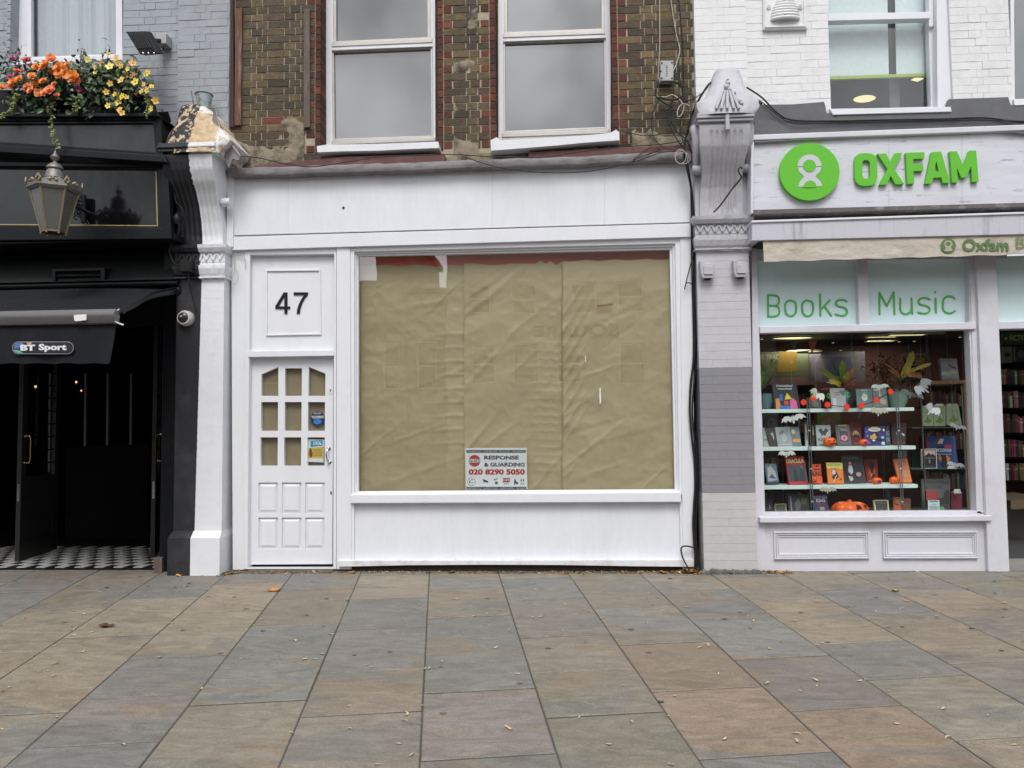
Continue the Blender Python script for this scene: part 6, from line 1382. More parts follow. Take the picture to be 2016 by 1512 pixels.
# ---- shop interior
zfl=og+0.05; zce=2.62; XI0=QX1-0.02
b=MB(); b.box(XI0,XRR,0.12,5.0,zfl-.1,zfl); b.build('interior_floor',M['shop_floor'],OX)
b=MB(); b.box(XI0,XRR,5.0,5.1,zfl,zce); b.box(XI0-.1,XI0,0.12,5.0,zfl,zce); b.box(XRR,XRR+.1,0.0,5.0,zfl,zce); b.build('interior_wall',M['shop_wall'],OX)
b=MB(); b.box(XI0-.1,XRR+.1,0.14,5.1,zce,zce+.1); b.build('ceiling',M['shop_ceiling'],OX)
b=MB(); b.box(XI0,W(1945,1000,.2).x,0.14,0.95,W(1700,1014,.2).z-.3,W(1700,1014,.2).z-0.03); b.build('display_bench',mat('grey_display_bench',(0.06,0.065,0.07),0.7),OX)
for i,(x,y,rx,ry,sq_) in enumerate(((1560,665,.30,.16,0),(1583,692,.26,.16,0),(1737,663,.3,.12,1),(1734,671,.3,.12,1),(1786,659,.36,.14,1),(1829,656,.3,.04,1),(1655,690,.02,.02,0),(1640,675,.02,.02,0),(1500,668,.02,.02,0),(1770,673,.02,.02,0),(1890,664,.02,.02,0),(1800,672,.02,.02,0))):
    p=WZ(x,y,zce-0.02)
    if p.y>4.8: p=W(x,y,4.6)
    big=rx>.1
    t=thing('ceiling_lamp','%s on the dark shop ceiling'%('lit round ceiling lamp, the one over the yellow poster' if i==0 else 'lit round ceiling lamp farther back by the orange flag' if i==1 else 'lit rectangular ceiling panel, upper of the close pair' if i==2 else 'lit rectangular ceiling panel, lower of the close pair' if i==3 else 'large lit wedge of ceiling panel above the croton plant' if i==4 else 'thin lit strip near the corner post' if i==5 else 'tiny spot lamp'),'lamp',p,'lamps on the shop ceiling')
    b=MB(); ps=[(p.x+rx*c,p.y+ry*s,p.z) for c,s in ([(-.7,-.7),(.7,-.7),(.7,.7),(-.7,.7)] if sq_ else [(math.cos(a),math.sin(a)) for a in [2*math.pi*k/18 for k in range(18)]])]; b.add(ps,[tuple(range(len(ps)))]); b.build('diffuser',M['ceiling_lamp'],t,recalc=False)
    if big: b=MB(); b.tube([Vector(q) for q in ps]+[Vector(ps[0])],0.012,5); b.build('rim',M['pale_plastic'],t)
    if i in (0,1,2,4):
        ld=bpy.data.lights.new('lamp_light','AREA'); ld.shape='DISK'; ld.size=0.5; ld.energy=7; ld.color=(1.0,0.90,0.72); lo=bpy.data.objects.new('lamp_light',ld); C.objects.link(lo); lo.parent=t; lo.location=(0,0,-0.04)

# books: leaning blocks with covers of their own
def book(px,Y,col,label,art=(),lean=0.05,thick=0.025,name='book',group=None,page=True,side=None):
    # px: four photo corners tl,tr,br,bl ; art: list of (kind,coords,colour) in 0..1 cover space, y up
    P=[W(px[0][0],px[0][1],Y+lean),W(px[1][0],px[1][1],Y+lean),W(px[2][0],px[2][1],Y),W(px[3][0],px[3][1],Y)]
    t=thing(name,label,'book' if name=='book' else name.replace('_',' '),(P[3]+P[2])/2,group)
    nn=(P[1]-P[0]).cross(P[3]-P[0]).normalized()
    if nn.y>0: nn=-nn
    def pl(u,v,off): return P[3]*(1-u)*(1-v)+P[2]*u*(1-v)+P[1]*u*v+P[0]*(1-u)*v+nn*off
    B=[p-nn*thick for p in P]
    b=MB(); b.add(P+B,[(0,1,2,3),(4,5,6,7),(0,1,5,4),(1,2,6,5),(2,3,7,6),(3,0,4,7)]); b.build('cover',flat(*col),t)
    for i,a in enumerate(art):
        b=MB(); off=0.0012+0.0008*i; k,co_,c=a[0],a[1],a[2]
        if k=='r': x0,y0,x1,y1=co_; b.quad(pl(x0,y0,off),pl(x1,y0,off),pl(x1,y1,off),pl(x0,y1,off))
        elif k=='e': cx,cy,rx,ry=co_; b.add([pl(cx+rx*math.cos(2*math.pi*j/16),cy+ry*math.sin(2*math.pi*j/16),off) for j in range(16)],[tuple(range(16))])
        elif k=='p': b.holed_dummy=None; tr=tessellate_polygon([[Vector((x,y,0)) for x,y in co_]]); b.add([pl(x,y,off) for x,y in co_],[tuple(q) for q in tr])
        elif k=='t': x0,y0,x1,y1,s=co_; put_text(b,s,pl,x0,y0,x1,y1,off,a[3] if len(a)>3 else 0.02,rot=(len(a)>4))
        b.build('title' if k=='t' else 'cover_picture',flat(*c),t,recalc=False)
    return t
def B4(x0,y0,x1,y1,sh=0,skew=0): return [(x0-sh,y0+skew),(x1-sh,y0),(x1,y1),(x0,y1)]
# ================================================================== THE BOOKSHOP DISPLAY
YD=0.46
shelf_rows=((1499,806,1800,802,7.5,'top'),(1502,880,1803,877.5,8,'middle'),(1504.5,956,1807,953.5,8,'lowest'))
DU=thing('display_rack','white three shelf display rack on paired metal uprights in the bookshop window','rack',W(1650,1012,YD))
for x0,y0,x1,y1,h,lb in shelf_rows:
    b=MB(); b.pp([(x0-25,y0+.2),(x1,y1),(x1,y1+h-.8),(x0-25,y0+h)],YD-0.20,YD+0.10); b.build('shelf',M['shelf_edge'],DU,bevel=0.002)
for xt,yt,xb in ((1588.5,783,1597.5),(1592.5,783,1602),(1763.5,765,1775.5),(1767.5,765,1779.5)):
    b=MB(); b.tube([W(xt,yt,YD-0.23),W(xb,1012,YD-0.23)],0.0045,6); b.build('upright',M['rail_metal'],DU,smooth=True)
for xt,xb in ((1733,1741),(1737,1745),(1538,1543)):
    b=MB(); b.tube([W(xt,812,YD+0.15),W(xb,1012,YD+0.15)],0.004,6); b.build('upright',M['rail_metal'],DU,smooth=True)
b=MB()
for y in (806,845,880,920,957,985):
    for xt,xb in ((1588.5,1597.5),(1763.5,1775.5)):
        t=(y-775)/237; x=xt+(xb-xt)*t; b.tube([W(x,y+3,YD-.23),W(x+4.2,y+3,YD-.23)],0.006,6)
b.build('bracket',M['pale_plastic'],DU)
# glass cabinet with a wooden top
YG2=0.62
GC=thing('glass_cabinet','glass display cabinet with light wooden top beside the display rack','cabinet',W(1855,1012,YG2))
b=MB(); b.pp([(1822,750.5),(1903,748),(1903,754.5),(1822,757)],YG2-.05,YG2+.35); b.pp([(1897,754),(1903,754),(1915,1012),(1909,1012)],YG2+.25,YG2+.3); b.build('top',M['wood_shelf'],GC,bevel=0.003)
for xt,xb in ((1812,1824),(1893,1906)):
    b=MB(); b.tube([W(xt,760,YG2-.05),W(xb,1012,YG2-.05)],0.008,6); b.build('post',M['rail_metal'],GC)
for y in (841,922):
    b=MB(); b.pp([(1795,y+.5),(1897,y-.5),(1897,y+1.3),(1795,y+2.2)],YG2-.05,YG2+.3); b.build('glass_shelf',mat('glass_shelf_edge',(0.10,0.17,0.15),0.15),GC)
X='the display rack'
a=[('p',[(.05,0),(.06,.38),(.2,.42),(.25,.1),(.3,0)],(232,150,60)),('p',[(.62,0),(.62,.3),(.75,.42),(.88,.3),(.9,0)],(235,105,160)),('r',(.18,.0,.62,.12),(60,120,200)),('p',[(.42,.35),(.55,.62),(.72,.38)],(235,220,60)),('p',[(.2,.3),(.25,.58),(.36,.55),(.36,.3)],(55,110,205)),('r',(.38,.15,.55,.3),(225,75,60)),('t',(.15,.84,.85,.93,'monster'),(235,235,235)),('t',(.2,.73,.78,.81,'mischief'),(235,235,235))]
book([(1520,754),(1567.5,754),(1576,804.5),(1526,805)],.30,(42,42,46),'black picture book with bright cartoon creatures on the top shelf beside the blue pot',a)
book([(1593,783),(1615,783),(1617,804.5),(1594,804.5)],.34,(70,72,72),'small dark grey book beneath the folded paper bat on the top shelf',[('e',(.5,.45,.3,.3),(110,105,100))])
book([(1633.5,764.4),(1663.6,764),(1666,803.7),(1638,804)],.31,(168,170,174),'silver grey book in front of the middle croton plant',[('r',(.3,.75,.8,.8),(190,90,100)),('r',(.3,.66,.6,.7),(190,90,100)),('r',(.1,.05,.35,.5),(200,205,210))])
book([(1685,766),(1717,765),(1719,803),(1688,803)],.31,(108,124,126),'grey green book on the top shelf with a pale round picture',[('e',(.5,.55,.18,.2),(205,212,212)),('r',(.3,.9,.7,.95),(190,200,200))])
book([(1717.5,763.7),(1744.4,763.4),(1748.7,801),(1719.6,802)],.33,(118,132,136),'grey book with cream and pink picture, beneath the spread paper bat on the top shelf',[('r',(.1,.84,.5,.95),(190,200,205)),('p',[(.5,.9),(.62,.5),(.9,.35),(.85,.1),(.5,.2),(.4,.6)],(200,185,160)),('r',(.2,.3,.5,.5),(160,130,130))])
book([(1667,766),(1684,766),(1686,803),(1669,803)],.46,(48,46,48),'dark book half hidden between the silver and grey green books',[('r',(.2,.2,.8,.5),(75,72,70))])
book([(1781,704),(1820,704),(1821,752),(1783,752)],.95,(60,52,48),'black and yellow hardback standing behind the leggy croton plant',[('p',[(0,1),(1,1),(1,.4),(.75,.5),(.4,.9),(0,.93)],(196,150,40)),('t',(.55,.8,.85,.88,'THE'),(230,220,200)),('t',(.3,.66,.88,.75,'MAKING'),(230,220,200)),('t',(.4,.12,.9,.2,'STORY'),(200,195,185))])
book([(1850,706),(1883.6,706),(1888.7,749),(1855.7,749.4)],.60,(188,190,194),'pale hardback with a brown bird picture standing on the wooden cabinet top',[('p',[(.4,.72),(.62,.6),(.95,.5),(.8,.66),(.7,.64),(.55,.75)],(120,85,75)),('t',(.15,.88,.85,.94,'the country bird'),(120,110,110),0),('r',(.15,.04,.85,.07),(130,125,125))],thick=.04)
for i,(q,lb) in enumerate((([(1816,798.6),(1838,798.6),(1837.5,838.6),(1816,838.6)],'pale green printed card nearest the cabinet post'),([(1838.5,798.6),(1861.5,798.6),(1861.5,838.6),(1838.5,838.6)],'pale green printed card, middle of three in the cabinet'),([(1863,795.7),(1886,795),(1893.5,836.4),(1863.7,836.4)],'pale green bag shaped card beneath a paper bat'))):
    book(q,YG2,(176,190,158),lb,[('p',[(.1,.22),(.5,.12),(.9,.24),(.6,.36),(.55,.44),(.42,.44),(.38,.34)],(118,158,62)),('r',(.46,.4,.52,.72),(130,150,110)),('r',(.8,.35,.83,.75),(140,155,120))],name='printed_card',group='green printed cards in the cabinet',thick=.012)
book([(1502,814.6),(1534,814.6),(1535,850),(1503,850)],.80,(34,38,44),'black book with a grey moon disc behind the paper bat',[('e',(.55,.45,.3,.33),(88,92,98)),('e',(.5,.5,.1,.1),(60,62,68))])
book([(1608.8,813),(1654,813),(1654,850),(1610,850)],.80,(128,140,70),'yellow green book with pink lettering at the back of the middle shelf',[('e',(.5,.3,.3,.5),(170,160,130)),('t',(.28,.55,.7,.85,'EARTH'),(190,70,90)),('t',(.28,.3,.7,.5,'TALES'),(190,70,90))])
book([(1502,842),(1507,842),(1515,879),(1503,879)],.33,(170,175,178),'slim pale book at the very end of the middle shelf',[('r',(.1,.3,.9,.4),(120,125,130))])
book([(1506.5,843),(1525,841.6),(1531.6,879),(1516,879)],.31,(36,30,32),'slim black book with a pale moon shape on the middle shelf',[('p',[(.4,.7),(.7,.75),(.75,.45),(.6,.3),(.6,.5)],(170,165,165))])
book([(1525.6,841),(1554.7,840),(1560.7,879),(1532,880)],.31,(158,166,172),'silver book with a faint pink picture on the middle shelf',[('p',[(.2,.7),(.5,.85),(.55,.75),(.25,.6)],(150,120,120)),('e',(.5,.45,.2,.2),(182,188,192)),('r',(.15,.1,.9,.14),(200,205,208))])
book([(1554.7,840.6),(1572.6,840.6),(1578.5,878),(1560.7,878.7)],.31,(105,125,145),'blue grey book with an orange title block on the middle shelf',[('r',(.1,.2,.92,.38),(222,160,60)),('e',(.3,.75,.2,.13),(225,215,160)),('p',[(.4,.7),(.8,.75),(.6,.5)],(200,130,110))])
book([(1597.7,834),(1603,834),(1604,879),(1599,879)],.36,(40,38,36),'thin black spine beside the rack upright on the middle shelf',[('r',(.3,.5,.7,.9),(180,170,110))])
book([(1584,834),(1588,834),(1591,879),(1586,879)],.38,(182,186,186),'thin white spine beside the rack upright on the middle shelf',[('r',(.2,.3,.8,.6),(130,130,130))])
book([(1605.7,836.6),(1634.8,836.6),(1636,877.6),(1609,878)],.33,(172,180,184),'pale book titled HORROR with a dark winged shape',[('p',[(.15,.75),(.35,.85),(.5,.7),(.65,.85),(.88,.75),(.7,.6),(.6,.45),(.5,.55),(.38,.45),(.3,.6)],(60,66,72)),('t',(.08,.22,.92,.38,'HORROR'),(60,62,66)),('r',(.1,.05,.6,.08),(90,90,90))])
book([(1644,836.6),(1671.8,836),(1677,877),(1649,877.6)],.33,(92,96,98),'dark grey book with a pink oval on its framed cover',[('r',(.2,.14,.85,.9),(150,155,155)),('r',(.22,.16,.83,.88),(70,74,76)),('t',(.28,.7,.78,.84,'TALES'),(190,190,190),0),('e',(.52,.36,.24,.14),(232,140,175)),('e',(.52,.36,.07,.06),(120,50,80)),('r',(.2,.94,.8,.99),(215,190,70))])
book([(1671.8,831),(1694,831),(1698,876.3),(1677,877)],.37,(112,24,34),'dark red book with a black city skyline in an arch, titled COUNT DRACULA',[('t',(.12,.85,.85,.94,'COUNT'),(60,15,20)),('t',(.1,.72,.92,.82,'DRACULA'),(60,15,20)),('p',[(.15,.38),(.2,.52),(.35,.62),(.6,.62),(.78,.5),(.82,.36)],(190,150,110)),('p',[(.15,.36),(.2,.44),(.28,.42),(.35,.55),(.4,.43),(.5,.5),(.6,.42),(.68,.5),(.8,.36)],(25,15,20)),('t',(.2,.04,.8,.1,'CLASSICS'),(190,150,110),0)])
wt=[('e',(.5,.55,.22,.17),(28,26,34)),('e',(.42,.44,.17,.13),(225,150,50)),('e',(.42,.42,.07,.06),(150,185,60)),('p',[(.38,.54),(.52,.52),(.48,.66)],(190,185,215)),('p',[(.55,.35),(.95,.42),(.8,.25),(.6,.24)],(22,20,30)),('e',(.48,.83,.31,.11),(235,235,240)),('p',[(.28,.90),(.7,.9),(.62,.97),(.35,.97)],(215,205,60)),('t',(.26,.78,.7,.88,'Witch'),(190,60,60)),('e',(.1,.72,.03,.03),(170,190,225)),('e',(.12,.5,.035,.035),(170,190,225)),('e',(.88,.1,.09,.09),(205,215,235)),('e',(.86,.4,.08,.07),(170,190,215)),('e',(.2,.12,.05,.04),(90,140,200)),('e',(.42,.25,.07,.05),(225,225,235)),('e',(.92,.78,.05,.06),(235,230,150))]
book([(1702,840),(1741.7,839),(1743,877),(1703,877.4)],.31,(40,48,120),'navy board book titled Witch covered in stars and moons',wt,thick=.03)
book([(1743,838.6),(1750,838.6),(1754,875.6),(1743.7,876)],.37,(70,76,100),'slim grey blue book half hidden behind the Witch book',[('t',(.1,.5,.9,.75,'BO'),(150,160,180)),('t',(.1,.15,.9,.4,'OK'),(150,160,180))])
book([(1754,833),(1784,834),(1783,875),(1757,875)],.40,(50,40,42),'dark book with a red base band behind the end upright',[('r',(.05,.02,.95,.1),(120,30,35)),('e',(.6,.75,.25,.18),(90,30,34)),('r',(.3,.45,.36,.6),(160,160,160)),('p',[(.7,.55),(.9,.48),(.88,.38),(.68,.48)],(205,210,212))])
book([(1505,912.7),(1528,912.7),(1534,952.4),(1511,953)],.31,(95,112,128),'blue and white misty book at the start of the lowest shelf',[('p',[(.1,.1),(.9,.2),(.8,.6),(.5,.9),(.2,.8)],(165,175,180)),('r',(.2,.55,.8,.62),(190,180,120)),('p',[(.2,.3),(.5,.5),(.8,.25)],(60,80,110)),('r',(0,0,1,.1),(40,50,75))])
book([(1544.8,899.4),(1582.5,898),(1591.8,953.7),(1554,954.3)],.31,(176,44,52),'large red book titled DRACULA with a misty grey picture',[('r',(.06,.12,.97,.68),(74,80,90)),('t',(.05,.76,.95,.92,'DRACULA'),(238,226,160),.03),('p',[(.28,.14),(.32,.5),(.4,.6),(.5,.5),(.55,.14)],(52,56,64)),('e',(.78,.55,.05,.1),(150,175,190)),('p',[(.6,.14),(.65,.55),(.8,.62),(.86,.4),(.85,.14)],(58,64,74)),('r',(0,0,1,.1),(196,60,66))],thick=.035)
book([(1590,913),(1594,913),(1599,952),(1594,952)],.40,(66,60,58),'thin dark book edge behind the rack upright on the lowest shelf',[('r',(.2,.2,.8,.8),(100,95,90))])
book([(1598.4,914),(1615.6,913.3),(1619.6,951.7),(1600.4,951.7)],.33,(232,80,34),'bright orange paperback titled KING beside the rack upright',[('t',(.1,.66,.95,.76,'STEPHEN'),(60,20,15)),('t',(.02,.38,1.0,.62,'KING'),(40,15,12),.03),('p',[(.35,.88),(.8,.97),(.7,.84)],(45,20,15)),('t',(.2,.14,.5,.24,'IT'),(240,200,120))])
book([(1626.6,910.7),(1658,911),(1662,951.7),(1630.8,952.4)],.31,(232,128,40),'orange and yellow book titled SPOOK with a broomstick witch',[('p',[(0,1),(1,1),(1,.72),(.85,.68),(.7,.76),(.5,.7),(.3,.76),(.12,.7),(0,.76)],(212,205,110)),('t',(.1,.82,.92,.94,'SPOOK'),(140,160,70),.02),('p',[(.25,.6),(.5,.75),(.62,.5),(.7,.3),(.4,.18),(.25,.3),(.4,.45)],(45,42,50)),('e',(.42,.55,.12,.12),(200,200,195)),('p',[(.28,.04),(.34,.06),(.58,.38),(.54,.4)],(225,215,190)),('p',[(.7,.15),(.9,.2),(.8,.27)],(120,60,25))])
book([(1654.6,896),(1697,895.5),(1706,950.4),(1662.5,951)],.37,(62,60,64),'large dark grey book titled DRACULA with a caped vampire drawing',[('t',(.05,.85,.75,.95,'DRACULA'),(120,118,120),.02),('e',(.38,.7,.07,.06),(200,150,130)),('p',[(.25,.4),(.3,.62),(.45,.62),(.48,.4),(.38,.3)],(205,205,210)),('p',[(.0,.6),(.25,.58),(.2,.4),(.3,.2),(.15,.12)],(28,26,30)),('p',[(.5,.6),(.85,.58),(.95,.3),(.6,.15),(.45,.35)],(38,46,60)),('e',(.7,.3,.12,.08),(195,150,140)),('p',[(.2,.25),(.4,.22),(.42,.1),(.28,.05)],(190,185,180))])
book([(1700,904.7),(1727.4,903.8),(1728.7,948.4),(1707.5,949.7)],.43,(150,36,32),'dark red book with an orange curtain shape and black hat',[('p',[(.15,.3),(.3,.8),(.75,.82),(.9,.35),(.6,.2)],(70,24,28)),('p',[(.15,.35),(.3,.7),(.45,.4),(.35,.25)],(212,80,40)),('p',[(.85,.35),(.75,.7),(.6,.42),(.7,.3)],(212,80,40)),('e',(.5,.86,.3,.05),(60,60,70)),('p',[(.35,.2),(.45,.38),(.55,.35)],(225,190,110)),('r',(.1,.03,.6,.08),(180,120,60))])
book([(1755,887),(1785,887),(1789,950),(1760,950)],.50,(58,56,56),'tall dark grey book behind the leaning orange book',[('t',(.1,.8,.9,.9,'PALACE'),(95,92,92)),('r',(.1,.1,.9,.5),(70,68,68))])
book([(1758.9,904),(1786,902.8),(1796,949.7),(1770,949.7)],.36,(228,128,72),'pale orange leaning book with grey lettering behind the end upright',[('t',(.1,.78,.85,.92,'HALL'),(170,165,165)),('t',(.1,.58,.85,.72,'OWEEN'),(170,165,165)),('r',(.35,.2,.75,.5),(190,150,120))])
book([(1794.6,887),(1812,887),(1812,921),(1795,921)],.85,(28,56,46),'plain dark green book standing behind the film cover',[])
book([(1821.7,858.4),(1880,859),(1886.5,921.3),(1828,921.3)],.72,(52,84,148),'large blue book with a red and white roof and orange diamonds',[('r',(0,.3,.08,1),(170,50,80)),('p',[(.28,.76),(.42,.92),(.62,.92),(.55,.76)],(235,232,235)),('p',[(.28,.76),(.42,.92),(.48,.92),(.38,.76)],(190,50,50)),('e',(.72,.68,.14,.05),(225,70,120)),('p',[(.32,.5),(.34,.68),(.6,.7),(.58,.5)],(34,32,48)),('t',(.32,.5,.82,.61,'MODERNISM'),(228,232,238),.03),('r',(.32,.42,.82,.44),(190,200,215)),('p',[(.36,.3),(.42,.42),(.46,.3),(.42,.16)],(232,160,50)),('r',(.46,.02,.62,.42),(36,30,44)),('p',[(.62,.42),(.76,.3),(.64,.1)],(232,160,50))],thick=.03)
book([(1813.5,884),(1844,883),(1845,922.6),(1815,922.6)],.60,(215,212,208),'white edged film cover with a black crowd silhouette',[('r',(.06,.04,.94,.96),(30,26,30)),('p',[(.1,.62),(.1,.92),(.9,.92),(.9,.62),(.7,.75),(.6,.68),(.5,.8),(.35,.7)],(225,195,180)),('r',(.47,.28,.55,.44),(205,205,205)),('r',(.49,.31,.53,.41),(30,26,30)),('t',(.15,.54,.85,.58,'IMAGE OF'),(190,185,180),0),('t',(.15,.48,.85,.52,'A GHOST'),(190,185,180),0),('r',(.2,.12,.8,.13),(150,150,150))])
book([(1813.8,942.4),(1870.6,942.4),(1870,1010),(1817,1010)],.62,(122,124,122),'large grey book titled ORNAMENT AND CRIME with a tree silhouette',[('t',(.12,.84,.95,.93,'ORNAMENT'),(74,76,76),0),('t',(.12,.71,.7,.8,'& CRIME'),(74,76,76),0),('p',[(.5,.25),(.6,.42),(.75,.45),(.8,.6),(.9,.68),(.98,.62),(.98,.25)],(72,78,74)),('r',(.5,.0,1,.26),(92,98,94))],thick=.03)
book([(1823,966),(1847.5,965),(1848,985.5),(1824,985.5)],.50,(150,44,46),'small plain red box standing behind the white notice',[],name='red_box')
book([(1827,985),(1849.5,985),(1850,1009.5),(1827.5,1009.5)],.36,(196,216,220),'small white notice card with blue print at the foot of the window',[('r',(.12,.86,.85,.93),(60,65,75)),('t',(.28,.6,.72,.74,'A Z B K'),(90,90,150),0)]+[('r',(.1,.5-.1*i,.9-.1*(i%2),.53-.1*i),(110,135,150)) for i in range(5)],name='notice_card',thick=.004)
book([(1872.6,971),(1893.8,971),(1894.4,1008),(1873,1008)],.62,(132,28,44),'plain crimson book under a small tent card at the cabinet corner',[('r',(.4,0,.42,1),(110,22,36))],thick=.03)
book([(1550,971.5),(1592.4,973),(1594,1010.5),(1554,1010.5)],.33,(34,38,40),'dark book titled SANCTUARY on its side edge at the foot of the window',[('t',(.1,.06,.16,.85,'SANCTUARY'),(190,195,195),.02,True),('p',[(.35,.1),(.3,.5),(.5,.8),(.6,.5),(.55,.2)],(90,92,90)),('r',(.62,.45,.9,.8),(95,80,50))])
book([(1525,992),(1548,991),(1549,1010.5),(1526,1010.5)],.36,(196,178,120),'small cream framed dark book at the foot of the window',[('r',(.06,0,.9,.88),(60,58,52))]+[('r',(.12+.13*i,.05,.15+.13*i,.7),(110,105,90)) for i in range(6)])
book([(1511,967),(1543,967),(1543,992),(1512,992)],.60,(72,72,70),'grey book with a red arrow shape at the back of the bottom row',[('p',[(.2,.8),(.5,.3),(.9,.9),(.5,.55)],(120,45,50))])
book([(1506,979),(1520,979),(1525,1010),(1508,1010)],.40,(44,32,34),'dark book with a pink flame shape in the bottom corner',[('p',[(.4,.2),(.5,.65),(.7,.3)],(170,120,120))])
book([(1601.7,975.5),(1627.5,974),(1632.8,1010),(1604,1010.5)],.31,(44,52,96),'navy book titled STEPHEN KING with a red line and tan square',[('t',(.02,.8,.98,.96,'STEPHEN'),(190,195,205),.02),('t',(.18,.6,.82,.8,'KING'),(225,230,235),.035),('r',(.2,.44,.8,.54),(140,40,60)),('r',(.38,.16,.7,.34),(165,145,120))])
book([(1719,984),(1749,984),(1751,1010.5),(1723,1010.5)],.33,(212,208,165),'cream edged black book showing a small skyline',[('r',(.1,.0,.9,.9),(48,52,48)),('t',(.2,.74,.8,.8,'SHORT GHOST TALES'),(190,190,180),0)]+[('p',[(.15+.1*i,.02),(.18+.1*i,.15+.22*((i*37)%7)/7),(.22+.1*i,.02)],(205,200,160)) for i in range(7)])
book([(1758.9,978),(1776.7,979.5),(1777.4,1010),(1759.5,1010)],.33,(170,104,52),'tan book with an orange blob and dark stripes by the end upright',[('e',(.5,.35,.4,.22),(215,90,55)),('p',[(0,.55),(1,.42),(1,.46),(0,.6)],(60,35,25)),('r',(.2,.8,.8,.84),(215,180,110)),('r',(.2,.7,.6,.73),(215,180,110)),('t',(.05,.02,.95,.12,'FULL'),(225,215,190))])
book([(1779.4,980.8),(1793,980.8),(1792.6,1010),(1779.6,1010)],.33,(128,84,44),'brown striped book, last one on the bench by the end upright',[('r',(0,.75-.12*i,1,.78-.12*i),(80,50,28)) for i in range(5)])
# price tents
for i,(x0,y0,x1,y1,Y,lb) in enumerate(((1865,917,1884,923,.52,'white tent card under the big blue book'),(1877,963,1893,971,.60,'white tent card on top of the crimson book'),(1849,997,1861,1008,.50,'green and white tent card beside the notice card'),(1841,795,1860,799,.56,'white tent card on the green printed cards'))):
    t=thing('tent_card',lb,'price card',W((x0+x1)/2,y1,Y),'price cards in the window'); a,b_,c,d=W(x0+2,y0,Y+.02),W(x1-3,y0,Y+.02),W(x1,y1,Y),W(x0,y1,Y)
    m_=MB(); m_.quad(a,b_,c,d); m_.quad(a,b_,Vector((c.x,Y+.05,c.z)),Vector((d.x,Y+.05,d.z))); m_.build('card',M['white_card'] if i!=2 else flat(120,185,110),t,recalc=False)
    m_=MB(); e=W(x1-2.5,y0+2,Y-.002); m_.ball(W(x1-3,(y0+y1)/2+.5,Y+.004),.006,.004,.008,8,6); m_.build('price_dot',flat(110,180,90),t)
# plastic pumpkins
def pumpkin(cx,cy,rx,ry,Y,label,face=0,ribs=9,rot=0):
    k=1/(F_PX/(Y-CAM.y)); c=W(cx,cy,Y); t=thing('toy_pumpkin',label,'pumpkin',c-Vector((0,0,ry*k)),'orange plastic pumpkins')
    m_=MB(); n,m=44,14; vs_=[]; fs=[]
    for i in range(m+1):
        th=math.pi*i/m
        for j in range(n):
            a=2*math.pi*j/n; rb=1-0.09*abs(math.cos(ribs*a/2+.3))**4; st=abs(math.sin(th))**.75; vs_.append(c+Vector((rx*k*st*rb*math.cos(a),rx*k*.8*st*rb*math.sin(a),ry*k*math.cos(th)*(1-.12*math.exp(-(math.sin(th)*4)**2)))))
    for i in range(m):
        for j in range(n): fs.append((i*n+j,i*n+(j+1)%n,(i+1)*n+(j+1)%n,(i+1)*n+j))
    m_.add(vs_,fs); m_.build('body',M['orange'],t,smooth='all')
    if face:
        m_=MB()
        def fp(pts):
            q=[]
            for u,v in pts:
                s=1-min(.95,u*u*.9+v*v*.6); q.append(c+Vector((u*rx*k,-rx*k*.8*math.sqrt(max(.05,s))*1.0-.004,v*ry*k)))
            m_.add(q,[tuple(range(len(q)))])
        if face==1: fp([(-.5,.5),(-.1,.25),(-.15,.15),(-.45,.3)]); fp([(.55,.55),(.2,.25),(.25,.18),(.6,.35)]); fp([(-.2,-.25),(.0,-.35),(.3,-.25),(.75,-.05),(.7,-.2),(.35,-.45),(.05,-.55),(-.15,-.5)])
        elif face==2: fp([(-.2,.2),(0,.4),(.2,.2),(.4,.4),(.6,.0),(.4,-.5),(.2,-.25),(0,-.5),(-.2,-.3)])
        elif face==3: fp([(.1,.75),(.12,.25),(.38,.25),(.32,.6)]); fp([(.5,.72),(.55,.5),(.8,.35),(.7,.6)]); fp([(.1,-.2),(.25,-.6),(.35,-.3),(.5,-.65),(.62,-.3),(.75,-.6),(.85,-.2),(.6,-.05),(.5,-.2),(.35,-.02)])
        m_.build('face',M['black_plastic'] if face!=2 else flat(110,50,120),t,recalc=False)
    m_=MB(); m_.tube([c+Vector((0,0,ry*k*.85)),c+Vector((.002,0,ry*k*1.15))],[rx*k*.14,rx*k*.1],8); m_.build('stalk',M['orange'] if face!=1 else M['black_plastic'],t)
pumpkin(1633.4,870,12.5,9,.27,'orange toy pumpkin with a black grin in front of the HORROR book',1)
pumpkin(1700.6,871.5,8.6,6.8,.27,'tiny orange toy pumpkin with a purple mark in front of the Witch book',2)
pumpkin(1726.7,947,9.2,6.8,.30,'tiny orange toy pumpkin with a black mark by the dark red curtain book',2)
pumpkin(1761,946,9.8,7.5,.30,'plain tiny orange toy pumpkin in front of the leaning orange book',0)
pumpkin(1603,945,5,6,.26,'tiny orange toy pumpkin at the foot of the KING paperback',1)
pumpkin(1673,1003,35,16,.36,'big orange jack o lantern pumpkin lying at the foot of the window',3)
